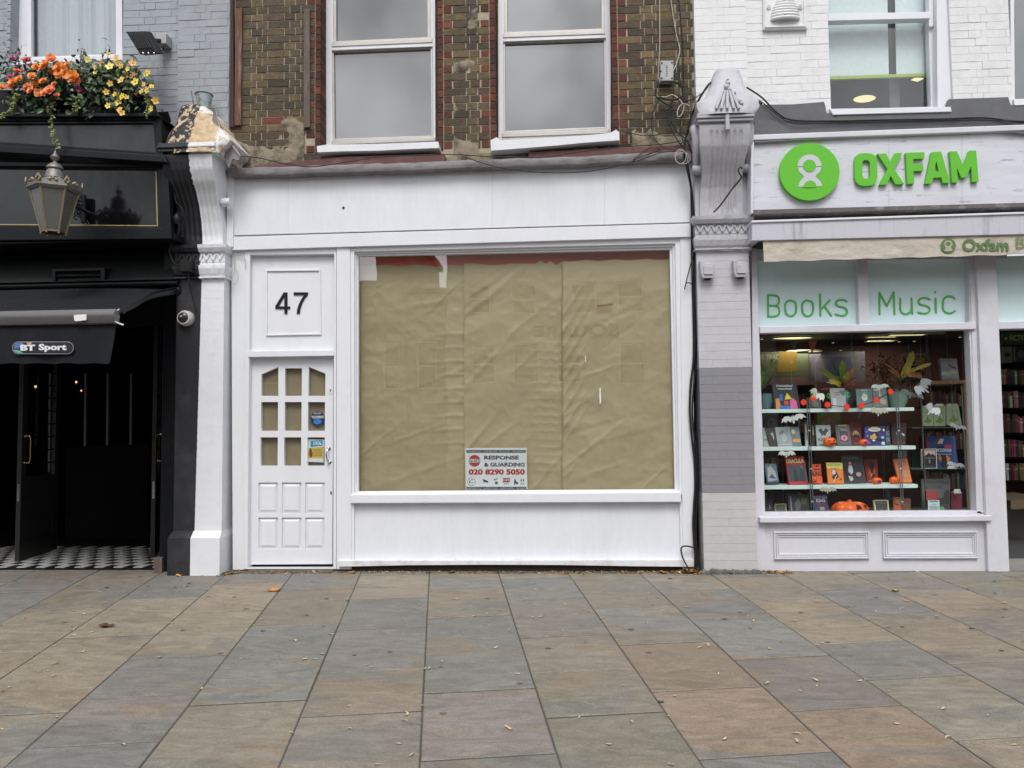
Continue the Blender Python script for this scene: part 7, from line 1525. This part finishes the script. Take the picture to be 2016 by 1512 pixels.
# paper bats
def bat(cx,cy,wd,hh,Y,label,rot=0,col=None,fold=.3,kind=0):
    k=1/(F_PX/(Y-CAM.y)); c=W(cx,cy,Y); t=thing('paper_bat',label,'paper bat',c,'paper bats hung in the bookshop window')
    wing=[(0,.2),(.05,.2),(.08,.5),(.12,.22),(.3,.45),(.6,.5),(.85,.25),(1,-.3),(.8,-.1),(.62,-.35),(.45,-.1),(.27,-.45),(.12,-.2),(.05,-.7),(0,-.7)]
    half=wd/2*k; H=hh*k*.78; m_=MB(); cr,sr=math.cos(R_(rot)),math.sin(R_(rot))
    for s in (-1,1):
        if kind==1 and s<0: continue
        q=[]
        for u,v in wing:
            x=s*u*half; z=v*H; y=-abs(u)*half*fold*(1 if s>0 else .6); q.append((x*cr-z*sr,y,x*sr+z*cr))
        tr=tessellate_polygon([[Vector((p[0],p[2],0)) for p in q]]); m_.add([c+Vector(p) for p in q],[tuple(i) for i in tr])
    m_.build('wings',flat(*(col or (222,228,222))),t,recalc=False)
    m_=MB(); m_.ball(c+Vector((0,-.003,0)),half*.07,.003,H*.4,8,6); m_.build('body',flat(*(col or (210,215,210))),t)
    m_=MB(); m_.tube([c+Vector((0,0,H*.3)),Vector((c.x,c.y,min(zce,c.z+.5 if kind!=2 else c.z+.06)))],.0007,4); m_.build('thread',M['pale_cable'],t)
bat(1607,777,32,22,.24,'white folded paper bat above the small dark grey book',-40,fold=.6)
bat(1561,824,48,18,.26,'white flying paper bat just under the top shelf by the uprights',12,fold=.2)
bat(1548,893,33,14,.25,'cream paper bat hanging under the middle shelf edge above the big red book',0,kind=2)
bat(1629,964,32,13,.25,'cream paper bat across the lowest shelf edge above the KING book',0,(190,186,170),kind=2)
bat(1731,761,34,12,.27,'pale paper bat spread above the grey and pink book',2)
bat(1729,809,34,18,.25,'cream paper bat crossing the top shelf edge',-3,(205,205,185))
bat(1815,762,38,30,.30,'large grey paper bat with inked veins, one wing up beside the cabinet top',48,(190,196,200),fold=.5)
bat(1793,776,46,16,.34,'grey paper bat by the green pot with a drooping wing',-18,(125,138,132))
bat(1834,806,30,24,.40,'bright white folded paper bat in front of the green printed cards',-38,(235,238,238),fold=.6)
bat(1867,735,32,12,.50,'cream paper bat lying across the bird book cover',4,(215,220,195))
bat(1884,840,34,12,.42,'bright white paper bat over the cabinet shelf by the back post',-16,(235,238,238))
bat(1880,915,34,13,.42,'bright white paper bat over the corner of the big blue book',-12,(235,238,238))
bat(1875,799,20,12,.46,'small pale green paper bat on the bag shaped card',0,(195,200,165))
# bunting flags
for i,(q,c,lb) in enumerate((([(1557,671),(1573,671),(1562,691.6)],(76,108,96),'dull green bunting flag hanging near the ceiling'),([(1591.7,671),(1608.8,671),(1598.6,697.5)],(196,108,72),'orange bunting flag hanging near the ceiling'),([(1688,812),(1699,812),(1689.5,828)],(160,165,165),'white bunting flag hanging under the top shelf'),([(1745,962),(1750,962),(1754,983),(1746,983)],(120,126,132),'grey bunting flag hanging under the lowest shelf'))):
    m_=MB(); m_.pp(q,.5+.05*i,.503+.05*i); m_.build('bunting_flag',flat(*c),label=lb,category='flag',group='bunting in the bookshop window')
    m_=MB(); 
# garland of red discs on black string
GL=thing('garland','black string garland with bright red smiling discs along the top shelf','garland',W(1680,803,.24)); pts=[(1582,792),(1601,784),(1629,797),(1667,801),(1696,798),(1725,788),(1753,771)]
m_=MB(); m_.tube(pxpath([(x,y,.24) for x,y in pts[2:]],0,5),.004,6); m_.build('string',M['black_plastic'],GL)
for x,y in pts: m_=MB(); m_.lathe(W(x,y,.23),[(0.001,-.006),(.026,-.006),(.028,0),(.026,.006),(.001,.006)],18,'y'); m_.build('disc',flat(245,66,48,.4,1.0),GL,smooth=True)
# green ring stickers on the glass
for i,(x,y) in enumerate(((1601,777),(1633,779),(1669,777),(1703,777),(1907,773))):
    m_=MB(); c=[W(x+4.6*math.cos(a),y+4.8*math.sin(a),.068) for a in [2*math.pi*j/24 for j in range(25)]]; m_.tube(c,.0022,5); m_.ball(W(x,y-1.6,.068),.006,.001,.006,8,6); m_.tube([W(x-2,y+3,.068),W(x,y+.5,.068),W(x+2,y+3,.068)],.0018,5)
    m_.build('ring_sticker',M['green_vinyl'],label='small green ring sticker on the display glass, '+['over the folded paper bat','just before the silver book','just after the silver book','on the grey green book','by the corner beside the door post'][i],category='sticker',group='ring stickers on the display glass')
# pots and crotons
def croton(cx,cy,Y,leaves,label,pot=None):
    k=1/(F_PX/(Y-CAM.y)); t=thing('croton_plant',label,'plant',W(cx,cy,Y),'croton plants in the window'); m_=MB(); r=random.Random(cx)
    for (x0,y0,x1,y1,wd,c) in leaves:
        p=W(x0,y0,Y+r.uniform(-.03,.03)); q=W(x1,y1,Y+r.uniform(-.14,.06)); d=q-p; L=d.length
        n=9; s=d.normalized().cross(Vector((0,-1,.2))).normalized(); nn=s.cross(d.normalized()); A=[]
        for j in range(n+1):
            u=j/n; w_=wd*k*(abs(math.sin(math.pi*min(1,u*.96+.02)))**.7)*(1+.28*math.sin(u*9)); cpt=p+d*u+nn*(.02*math.sin(u*3)); A+= [cpt+s*w_*.5+nn*w_*.12,cpt,cpt-s*w_*.5+nn*w_*.12]
        cc=srgb(*c)
        for j in range(n):
            for h in range(2):
                f=r.uniform(.75,1.25); m_.col=tuple(min(1,v*f*.8) for v in cc); m_.add([A[3*j+h],A[3*j+h+1],A[3*j+4+h],A[3*j+3+h]],[(0,1,2,3)])
        m_.col=(.45,.42,.10); m_.tube([A[1]-nn*.001,A[3*(n//2)+1]-nn*.0015,A[3*n-2]-nn*.001],.0022,4)
        m_.col=(.12,.10,.04); m_.tube([W(cx,cy,Y),p],.004,5)
    m_.build('leaves',M['leafcol'],t,recalc=False)
    if pot:
        px_,py_,rp,hp,mt_=pot; c=W(px_,py_,Y); m_=MB(); m_.lathe(c,[(rp*.55*k,0),(rp*.85*k,hp*.25*k),(rp*k,hp*.62*k),(rp*.92*k,hp*k),(rp*.84*k,hp*k),(rp*.8*k,hp*.8*k)],24); m_.build('pot',M[mt_],t,smooth=True)
GR_=(120,140,50); YG_=(190,170,60); OR_=(190,120,55); DK=(70,95,45); RD=(120,60,55)
croton(1655,764,.42,[(1655,758,1612,726,13,GR_),(1656,758,1657,709,15,(130,155,60)),(1654,756,1640,716,11,DK),(1656,760,1631,748,12,YG_),(1658,760,1682,722,9,OR_),(1659,760,1686,745,9,RD),(1656,762,1615,767,5,(170,120,60)),(1656,760,1668,730,12,(140,150,60)),(1652,761,1640,740,13,(160,150,55)),(1657,762,1684,756,6,OR_),(1655,762,1626,752,4,(185,165,120)),(1657,762,1672,755,10,(110,55,50)),(1650,762,1634,757,10,(150,150,60))],'broad leaved green and yellow croton plant, middle of the top shelf',(1655,804,16,34,'pot_blue'))
croton(1506,764,.42,[(1504,757,1520,706,8,(135,150,60)),(1506,757,1529,709,6,(150,150,60)),(1500,757,1499,718,16,(110,140,50)),(1508,757,1532,744,6,(90,90,100)),(1503,760,1495,735,14,GR_),(1508,760,1524,735,6,RD),(1502,765,1516,730,8,DK)],'yellow green croton in a blue glazed pot against the end post',(1508,805,15,29,'pot_blue'))
croton(1770,768,.42,[(1776,745,1797,692,15,YG_),(1780,735,1834,716,8,(195,175,70)),(1774,742,1738,714,3,OR_),(1772,745,1747,727,6,(170,120,85)),(1780,735,1815,742,14,(190,130,45)),(1778,742,1771,682,2,(120,105,70)),(1776,738,1786,712,9,(200,170,60)),(1770,752,1752,745,9,(80,60,55)),(1772,755,1764,762,16,(60,42,38)),(1776,755,1790,748,10,(66,46,40))],'leggy yellow croton in a sage green pot at the end of the top shelf',(1767,803,19.5,31,'pot_green'))
# posters and dried flowers farther back
def poster(pts,Y,col,label,art=()):
    return book(pts,Y,col,label,art,lean=0,thick=.01,name='poster')
poster([(1490,694),(1592,690),(1592,742),(1490,745)],4.5,(56,62,40),'long olive board lettered FAIR TRADE at the back of the shop',[('t',(-.06,.72,.5,.9,'FAIR TRADE'),(110,115,90),.02)])
poster([(1535,692),(1569.5,692),(1570,730.5),(1530,732)],4.3,(150,125,52),'mustard yellow square poster hanging inside the bookshop',[('e',(.7,.45,.08,.08),(170,148,80))])
poster([(1594,693),(1703,692),(1703,752),(1594,752)],4.6,(52,46,58),'dark violet poster with a navy disc at the back of the shop',[('e',(.55,.4,.25,.45),(26,28,62)),('e',(.15,.45,.12,.4),(70,66,76))])
DF=thing('dried_flowers','big cloud of dried russet orange flowers behind the leggy croton','dried flowers',W(1745,760,1.3)); m_=MB(); r=random.Random(9)
for i in range(420):
    x,y=r.gauss(1744,17),r.gauss(727,13); p=W(x,y,1.3+r.uniform(-.15,.15)); f=r.uniform(.4,1.3); m_.col=(.60*f,.19*f,.05*f); q=r.uniform(.012,.03); d1=Vector((r.uniform(-1,1),r.uniform(-1,1),r.uniform(-1,1)))*q; d2=Vector((r.uniform(-1,1),r.uniform(-1,1),r.uniform(-1,1)))*q
    m_.add([p,p+d1,p+d1+d2,p+d2],[(0,1,2,3)])
for i in range(16): m_.col=(.15,.08,.04); m_.tube([W(1745,775,1.3),W(r.gauss(1744,14),r.gauss(728,8),1.3)],.003,4)
m_.build('stems_and_heads',M['leafcol'],DF,recalc=False)
m_=MB(); m_.lathe(W(1745,800,1.3),[(.06,0),(.09,.1),(.07,.2),(.05,.24)],16); m_.build('vase',M['pot_green'],DF,smooth=True)
# bookcases with rows of books
def bookcase(label,x0,x1,rows,Y,head=None,seed=1,frame_=True,grp=None,lab=None,dark=1.0):
    r=random.Random(seed); t=thing('bookcase',label,'bookcase',W((x0+x1)/2,rows[-1][1],Y+.1)); m_=MB()
    for ya,yb in rows: m_.pp([(x0,yb),(x1,yb),(x1,yb+3.5),(x0,yb+3.5)],Y-.01,Y+.28)
    m_.build('shelf',M['pub_dark'],t)
    m_=MB(); m_.pp([(x0-3,rows[0][0]-10),(x1+3,rows[0][0]-10),(x1+3,rows[-1][1]+6),(x0-3,rows[-1][1]+6)],Y+.26,Y+.3); m_.build('back_panel',M['pub_dark'],t)
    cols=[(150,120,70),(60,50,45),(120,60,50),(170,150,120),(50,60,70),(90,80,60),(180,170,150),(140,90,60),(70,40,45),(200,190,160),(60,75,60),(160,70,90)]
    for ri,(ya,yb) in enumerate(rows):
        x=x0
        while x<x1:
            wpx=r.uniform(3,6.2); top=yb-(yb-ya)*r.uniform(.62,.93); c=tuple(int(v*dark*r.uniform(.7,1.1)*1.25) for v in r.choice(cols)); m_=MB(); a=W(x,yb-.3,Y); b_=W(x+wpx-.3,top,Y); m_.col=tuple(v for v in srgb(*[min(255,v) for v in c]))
            m_.box(a.x,b_.x,Y,Y+.15,a.z,b_.z); m_.col=tuple(min(1,v*1.8) for v in m_.col); m_.box(a.x+.002,b_.x-.002,Y-.001,Y,a.z+(b_.z-a.z)*.65,a.z+(b_.z-a.z)*.75)
            m_.build('book',M['books'],bevel=0,label=lab,category='book',group=grp); x+=wpx
    return t
bookcase('black bookcase full of upright books seen through the shop doorway',1968,2075,[(722,757),(765,803),(811,852),(862,900),(906,946)],2.2,seed=4,grp='books upright in the doorway bookcase',lab='upright book in the black bookcase seen through the doorway')
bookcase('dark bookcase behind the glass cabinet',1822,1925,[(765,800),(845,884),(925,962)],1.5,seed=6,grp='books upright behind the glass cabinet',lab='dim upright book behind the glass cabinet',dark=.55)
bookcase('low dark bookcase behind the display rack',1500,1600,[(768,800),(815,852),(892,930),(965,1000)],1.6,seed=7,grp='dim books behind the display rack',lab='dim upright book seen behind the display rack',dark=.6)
poster([(1972,655),(2075,650),(2075,676),(1972,679)],2.15,(52,82,40),'green header board lettered FICTION above the doorway bookcase',[('t',(.16,.3,.55,.75,'FICTION'),(170,190,120),.02),('e',(.08,.5,.03,.12),(170,190,120))])
poster([(1973,683),(1993,682),(1993,714),(1973,715)],2.12,(105,125,95),'pale green framed picture card over the doorway bookcase',[('e',(.5,.5,.3,.15),(40,50,40))])
poster([(1997,682),(2030,681),(2030,712),(1997,713)],2.12,(48,48,46),'dark framed picture card over the doorway bookcase',[('e',(.4,.5,.2,.25),(95,95,90))])
b=MB(); b.pp([(1990,985),(2075,980),(2075,1000),(1990,1003)],1.2,1.9); b.build('low_table',mat('tan_low_table',(0.14,0.10,0.06),0.6),bevel=.004,label='low tan table inside the bookshop doorway',category='table')

# ================================================================== CABLES ON THE WALLS
def cable(pts,r_,m_,label,Y=0,k=6):
    b=MB(); b.tube(pxpath(pts,Y,k),r_,7); b.build('cable',M[m_],smooth=True,label=label,category='cable',group='cables strung over the shop fronts')
cable([(1499,205,-.35),(1480,188,-.2),(1462,176,-.05),(1420,158,.0),(1398,164,-.1),(1382,186,-.25),(1368,212,-.22),(1356,245,-.18),(1348,285,-.18),(1350,310,-.2),(1357,345,-.16),(1364,400,-.10),(1362,450,-.09),(1366,500,-.06),(1368,540,-.06),(1366,600,-.05),(1368,680,-.05),(1362,740,-.05),(1358,800,-.05),(1362,860,-.05),(1370,930,-.05),(1366,1000,-.05),(1366,1060,-.06),(1372,1118,-.08)],.010,'black_cable','thick black cable curving round the lavender console and down to the ground')
cable([(1394,170,-.1),(1375,196,-.24),(1362,228,-.2),(1352,262,-.18),(1346,300,-.18),(1352,330,-.2),(1360,370,-.13),(1367,430,-.08),(1368,480,-.06),(1372,545,-.05),(1371,620,-.04),(1372,690,-.04),(1367,745,-.04),(1363,810,-.04),(1368,870,-.04),(1373,925,-.04),(1371,1000,-.05),(1370,1060,-.06),(1377,1118,-.08)],.008,'black_cable','thinner black cable running beside the thick one, nearer the pilaster')
cable([(1360,370,-.1),(1361,430,-.09),(1362,520,-.06),(1364,600,-.04),(1365,700,-.04),(1358,770,-.04),(1360,840,-.04),(1366,900,-.04),(1368,960,-.04),(1364,1030,-.05),(1368,1085,-.06),(1368,1120,-.08)],.007,'black_cable','black cable on the window frame side of the long bundle')
cable([(1368,560,-.06),(1352,557,-.07),(1348,569,-.08),(1356,535,-.08),(1366,500,-.08)],.005,'black_cable','small black loop sticking out from the cable bundle beside the frame')
cable([(1366,1078,-.06),(1350,1075,-.09),(1341,1080,-.10),(1345,1100,-.10),(1356,1120,-.10)],.007,'black_cable','black cable end looping out of the bundle above the pavement')
cable([(1470,172,-.02),(1500,192,.02),(1530,222,.03),(1560,236,.03),(1640,238,.03),(1740,236,.03),(1860,234,.03),(1940,232,.03),(2030,242,.03),(2180,240,.03)],.008,'black_cable','thick black cable along the dark grey band under the upstairs window')
cable([(1476,186,-.04),(1505,205,0),(1535,230,.02),(1568,244,.02),(1640,241,.02),(1760,239,.02),(1900,236,.02),(2060,240,.02)],.005,'black_cable','thin black cable just below the thick one on the dark grey band')
cable([(1298,-60,.09),(1299,60,.09),(1298,110,.09),(1296,145,.09),(1300,162,.07),(1310,155,.06),(1325,140,.06),(1334,118,.09),(1338,98,.1),(1330,60,.1),(1321,0,.1),(1316,-60,.1)],.0045,'pale_cable','pale cable hanging down the bricks and back up past the grey box')
cable([(1330,-60,.1),(1342,60,.1),(1345,120,.1),(1346,190,.09),(1340,250,.05),(1345,280,-.02)],.005,'black_cable','black cable running straight down the bricks beside the white building')
cable([(1324,162,.05),(1326,190,.05),(1318,215,.05),(1319,245,.03),(1333,275,.0),(1346,290,-.08)],.007,'black_cable','black cable dropping from the grey box to the coil')
cable([(1324,212,.06),(1296,195,.06),(1290,180,.05),(1300,163,.05),(1322,160,.05),(1338,168,.05),(1344,182,.05),(1336,195,.05),(1315,197,.05),(1296,192,.05)],.006,'black_cable','round black cable loop hanging below the grey box')
cable([(1296,190,.05),(1310,191,.04),(1324,187,.04),(1338,196,.03),(1346,210,.02),(1342,225,.02),(1335,230,.02),(1334,218,.02),(1343,205,.02),(1358,208,-.02)],.005,'pale_cable','pale looped cable tangled below the round black loop')
for i,(cx,cy,rx,ry) in enumerate(((1342,310,13,13),(1344,312,15,11),(1340,308,11,14))):
    cable([(cx+rx*math.cos(a),cy+ry*math.sin(a),-.20-.01*i) for a in [2*math.pi*j/12 for j in range(13)]],.0035,'pale_cable','coil of pale cable hanging at the end of the lead cornice, '+['middle ring','widest ring','tallest ring'][i])
cable([(472,307,-.17),(510,311,-.17),(570,324,-.18),(620,328,-.18),(700,316,-.18),(760,308,-.10),(880,304,-.05),(960,308,-.17),(1060,310,-.18),(1115,303,-.18),(1200,291,-.05),(1290,285,0),(1340,278,0)],.0045,'black_cable','thin black wire wandering along the top of the lead cornice')
cable([(915,309,-.17),(960,324,-.17),(1010,334,-.17),(1080,340,-.17),(1150,338,-.17),(1210,328,-.17),(1260,315,-.17),(1300,301,-.17),(1340,297,-.17)],.0045,'black_cable','thin black wire sagging across the white fascia below the cornice')
cable([(1219,256,.05),(1260,266,.05),(1290,266,.05),(1330,258,.05)],.0045,'black_cable','thin black wire running from the second window sill across the bricks')
cable([(1296,197,.05),(1285,225,.06),(1283,250,.06),(1290,275,.04),(1310,292,-.05),(1345,297,-.1)],.0045,'black_cable','thin black wire drooping from the round loop to the cornice')
cable([(424,212,-.3),(430,240,-.3),(441,272,-.32),(458,288,-.32),(472,306,-.32)],.004,'pale_cable','stiff pale wire along the torn lead flashing on the black and white pilaster')
cable([(454,342,-.04),(460,360,-.045),(459,400,-.045),(455,460,-.055),(456,490,-.06),(462,500,-.03),(476,503,-.03),(483,510,-.03),(483,530,-.03)],.003,'pale_cable','thin white painted wire down the corner of the white fascia')
cable([(461,505,-.03),(462,530,-.04),(458,545,-.05),(458,556,-.05),(464,560,-.05),(469,548,-.05),(467,534,-.05),(462,528,-.05)],.0028,'pale_cable','small loose loop of grey wire beside the white capital')
GBX=thing('cable_box','grey battered cable junction box on the yellow bricks beside the white building','junction box',W(1313,160,.06))
b=MB(); b.pr(1300,119,1326,159,.045,.13); b.build('box',M['grey_plastic'],GBX,bevel=.006)
b=MB()
for x,y in ((1303,124),(1323,123),(1303,154),(1323,154),(1301,140)): b.pp(circ(x,y,1.8,n=8),.042,.05)
for i in range(6): b.pr(1312,128+4*i,1314,130+4*i,.043,.05)
b.build('lid_screw',M['black_plastic'],GBX)

cable([(1300,163,.05),(1292,175,.04),(1300,190,.03),(1322,196,.03),(1340,190,.02),(1346,175,.03),(1338,164,.04),(1318,161,.05)],.004,'black_cable','second thinner black loop inside the round one below the grey box')
cable([(1348,200,.02),(1362,196,-.04),(1376,188,-.10),(1388,178,-.1)],.005,'black_cable','short black cable bridging from the bricks to the lavender head')
cable([(1337,130,.09),(1341,170,.07),(1352,205,.0),(1360,235,-.1),(1355,262,-.15),(1340,285,-.15)],.005,'black_cable','black cable slanting past the pilaster head to the pale coil')
cable([(1321,222,.05),(1322,240,.04),(1336,262,.02),(1352,276,-.1),(1362,300,-.15)],.006,'black_cable','black cable sweeping over the stained bricks beside the console')
cable([(1283,290,-.05),(1260,303,-.15),(1245,318,-.16),(1262,308,-.16),(1300,296,-.1)],.004,'black_cable','loose black wire end bent over the lead cornice')
for pts,lb in (([(1180.5,763),(1182.5,765),(1183.5,790),(1181,797),(1180,780)],'white paint scratch on the big window glass in front of the third sheet'),([(1152,700),(1153.2,700),(1153.6,712),(1152.4,712)],'tiny pale paint fleck on the big window glass above the scratch')):
    m_=MB(); m_.pp(pts,.0600,.0612); m_.build('paint_mark',M['white_card'],label=lb,category='paint mark')
m_=MB(); m_.pp([(1175,601),(1206,597),(1207,601),(1176,605)],.0630,.0640); m_.build('tape_strip',flat(150,108,72),label='short brown tape strip across the top of the third paper sheet',category='tape')

# ================================================================== LEAVES ON THE PAVEMENT
lr=random.Random(77)
def leafmesh(kind,seed):
    r=random.Random(seed); m_=MB()
    if kind==0:    # curled lime bract / seed scrap
        L=r.uniform(.026,.042); w_=L*r.uniform(.28,.42); n=7
        for i in range(n): pass
        A=[]
        for i in range(n+1):
            u=i/n; w1=w_*abs(math.sin(math.pi*(u*.9+.05)))**.8; x=(u-.5)*L; bend=.25*L*math.sin(u*3+seed); z=.003+.004*abs(math.sin(u*3.1+seed*.7)); A+= [(x,bend+w1*.5,z+.003),(x,bend,z-.001),(x,bend-w1*.5,z+.0025)]
        for i in range(n):
            for h in range(2): f=r.uniform(.75,1.15); m_.col=(.52*f,.41*f,.27*f); m_.add([A[3*i+h],A[3*i+h+1],A[3*i+4+h],A[3*i+3+h]],[(0,1,2,3)])
        m_.col=(.35,.25,.15); m_.tube([(-L*.5,0,.004),(-L*.85,.01*math.sin(seed),.003)],.001,4)
        return m_
    # lobed leaf
    L=.06; pts=[]; n=22; c={1:(.52,.24,.05),2:(.40,.42,.05),3:(.33,.15,.06),4:(.10,.045,.03)}[kind]
    for i in range(n):
        a=2*math.pi*i/n; rr=L*(.62+.38*abs(math.cos(2.5*a))**1.2)*r.uniform(.85,1.1); pts.append((rr*math.cos(a),rr*.8*math.sin(a),.006+.012*abs(math.sin(a*1.5+seed))))
    m_.v=[(0,0,.004)]+pts
    for i in range(n): f=r.uniform(.75,1.2); m_.f.append((0,1+i,1+(i+1)%n)); m_.c.append(tuple(v*f for v in c)); m_.m.append(0)
    m_.col=tuple(v*.6 for v in c); m_.tube([(0,0,.006),(-L*1.5,0,.006)],.0012,4); return m_
def seat(o,x,y,rz,s,label=None):
    o.location=(x,y,gz(x,y)+.001); o.rotation_euler=(-0.05+lr.uniform(-.15,.15),lr.uniform(-.15,.15),rz); o.scale=(s,)*3
    if label: o['label']=label
protos=[leafmesh(0,i).build('fallen_leaf',M['dryleaf'],recalc=False,origin=(0,0,0),label='small pale curled leaf scrap lying on the paving',category='leaf',group='pale leaf scraps scattered on the paving') for i in range(7)]
K2=lambda ox,l:[(ox+x/2.965,1080+y/2.965) for x,y in l]
spots=K2(0,[(320,172),(585,255),(845,277),(610,320),(430,326),(535,340),(422,370),(484,387),(380,432),(145,412),(430,477),(535,490),(695,495),(425,513),(480,606),(318,675),(307,748),(230,720),(272,718),(318,570),(1015,412),(1000,440),(1165,462),(1310,325),(1355,335),(1410,422),(1527,416),(1065,226),(1025,230),(1345,232),(1435,234),(1220,240),(1510,206),(1640,200),(1555,175),(930,636),(1715,542),(1820,443),(1940,488),(1935,502),(1885,618),(1785,642),(1780,652),(1840,650),(1405,648),(1865,706),(1172,820),(335,987),(318,1017),(722,1148),(1700,1078),(1650,262),(1980,288),(1915,180),(1790,195),(20,837),(45,815),(8,452),(0,1062)])
spots+=K2(660,[(395,420),(490,335),(372,357),(540,243),(885,384),(960,364),(812,398),(840,478),(895,455),(1010,476),(935,580),(625,663),(178,683),(212,695),(1060,736),(520,705),(545,703),(82,923),(510,917),(415,968),(420,978),(405,1010),(490,1028),(88,1056),(372,1150),(445,1210),(1010,1055),(250,1266),(1090,285),(1152,405),(1200,402),(1175,275),(1340,328),(1165,243),(1118,324),(1450,236),(1490,296),(1550,408),(1485,372),(1325,484),(1825,290),(1763,232),(1707,272),(1830,262),(1880,287),(1815,436),(1825,628),(1685,805),(1985,866),(1420,990),(1728,1018),(1940,982),(1598,1146),(1965,1268),(270,147),(350,186),(800,203),(950,243),(1230,158),(1450,357),(700,298),(980,215)])
spots+=K2(1336,[(148,267),(318,278),(52,346),(410,398),(430,425),(330,428),(580,444),(625,462),(600,548),(522,588),(125,582),(163,565),(232,735),(310,738),(515,792),(798,772),(815,805),(712,838),(1060,778),(1080,765),(1230,838),(1540,938),(1275,1025),(265,1114),(687,1085),(692,1130),(1578,1108),(1800,978),(1960,1152),(812,315),(838,553),(680,427),(800,228),(1030,180),(1100,258),(1225,184),(1415,180),(1430,195),(1350,222),(1440,215),(1327,310),(1390,273),(1510,398),(1905,320),(1695,226),(1010,342),(1155,371),(1305,355),(460,178),(372,218),(462,217),(612,184),(1445,338),(2010,483),(1920,188),(1800,145),(1165,170)])
for i,(x,y) in enumerate(spots):
    p=G(x,y); k=lr.randrange(7)
    if i<7: o=protos[i]
    else: o=protos[k].copy(); C.objects.link(o)
    seat(o,p.x,p.y,lr.uniform(0,6.28),lr.uniform(.65,1.1)*(1.0 if y>1180 else .8))
for x,y,kind,s,lb in ((540,1163,1,1.1,'orange brown lobed leaf lying on the paving in front of the white plinth'),(209,1234,4,1.1,'dark brown shrivelled leaf on the paving in front of the pub'),(353,1134,1,.7,'small orange leaf at the foot of the black plinth'),(1763,1164,2,.7,'yellow green lobed leaf on the paving in front of the bookshop'),(1437,1130,2,.9,'flat yellow green leaf at the foot of the lavender pilaster'),(1530,1123,1,.7,'orange leaf against the lavender end post'),(1358,1112,1,1.2,'large orange leaf propped at the foot of the black cables'),(1345,1122,3,1.0,'brown leaf lying just before the black cables'),(1372,1126,3,.9,'brown leaf lying right under the black cables'),(1300,1120,1,.9,'orange brown leaf along the base of the white sill'),(893,1121,3,.7,'small brown leaf at the base of the white riser'),(700,1122,3,.7,'small brown leaf near the end of the white skirting'),(1140,1120,2,.5,'small green weed leaf at the base of the white riser')):
    p=G(x,y); o=leafmesh(kind,int(x)).build('fallen_leaf',M['dryleaf'],recalc=False,origin=(0,0,0),label=lb,category='leaf'); seat(o,p.x,min(p.y,-.09),lr.uniform(0,6.28),s); 
m_=MB(); 
for i in range(2600):
    c=lr.random(); xpx=lr.choice([lr.uniform(455,660),lr.uniform(665,1375),lr.gauss(1355,25),lr.gauss(450,12),lr.uniform(1480,1560),lr.uniform(665,1375)]); dist=abs(lr.gauss(0,.03))+.0
    p=W(xpx,1122,-.06); x=p.x; y=-.035-dist*1.3-(.05 if xpx<470 else 0) if c<.9 else -.02
    if y<-.35: continue
    z=gz(x,y)+.002+max(0,.03*math.exp(-((xpx-1358)/18)**2)*lr.random()); s=lr.uniform(.006,.021); f=lr.uniform(.5,1.3); cc=lr.choice([(.30,.14,.06),(.42,.22,.08),(.16,.09,.05),(.5,.38,.22),(.10,.12,.04),(.08,.06,.045)]); m_.col=tuple(v*f for v in cc); a=lr.uniform(0,6.28); tz=lr.uniform(-.5,.8)*s
    dx,dy=s*math.cos(a),s*math.sin(a); m_.add([(x-dx,y-dy,z),(x+dy*.5,y-dx*.5,z+abs(tz)*.5),(x+dx,y+dy,z+abs(tz)),(x-dy*.5,y+dx*.5,z+.002)],[(0,1,2,3)])
m_.build('leaf_litter',M['dryleaf'],kind='stuff',recalc=False)
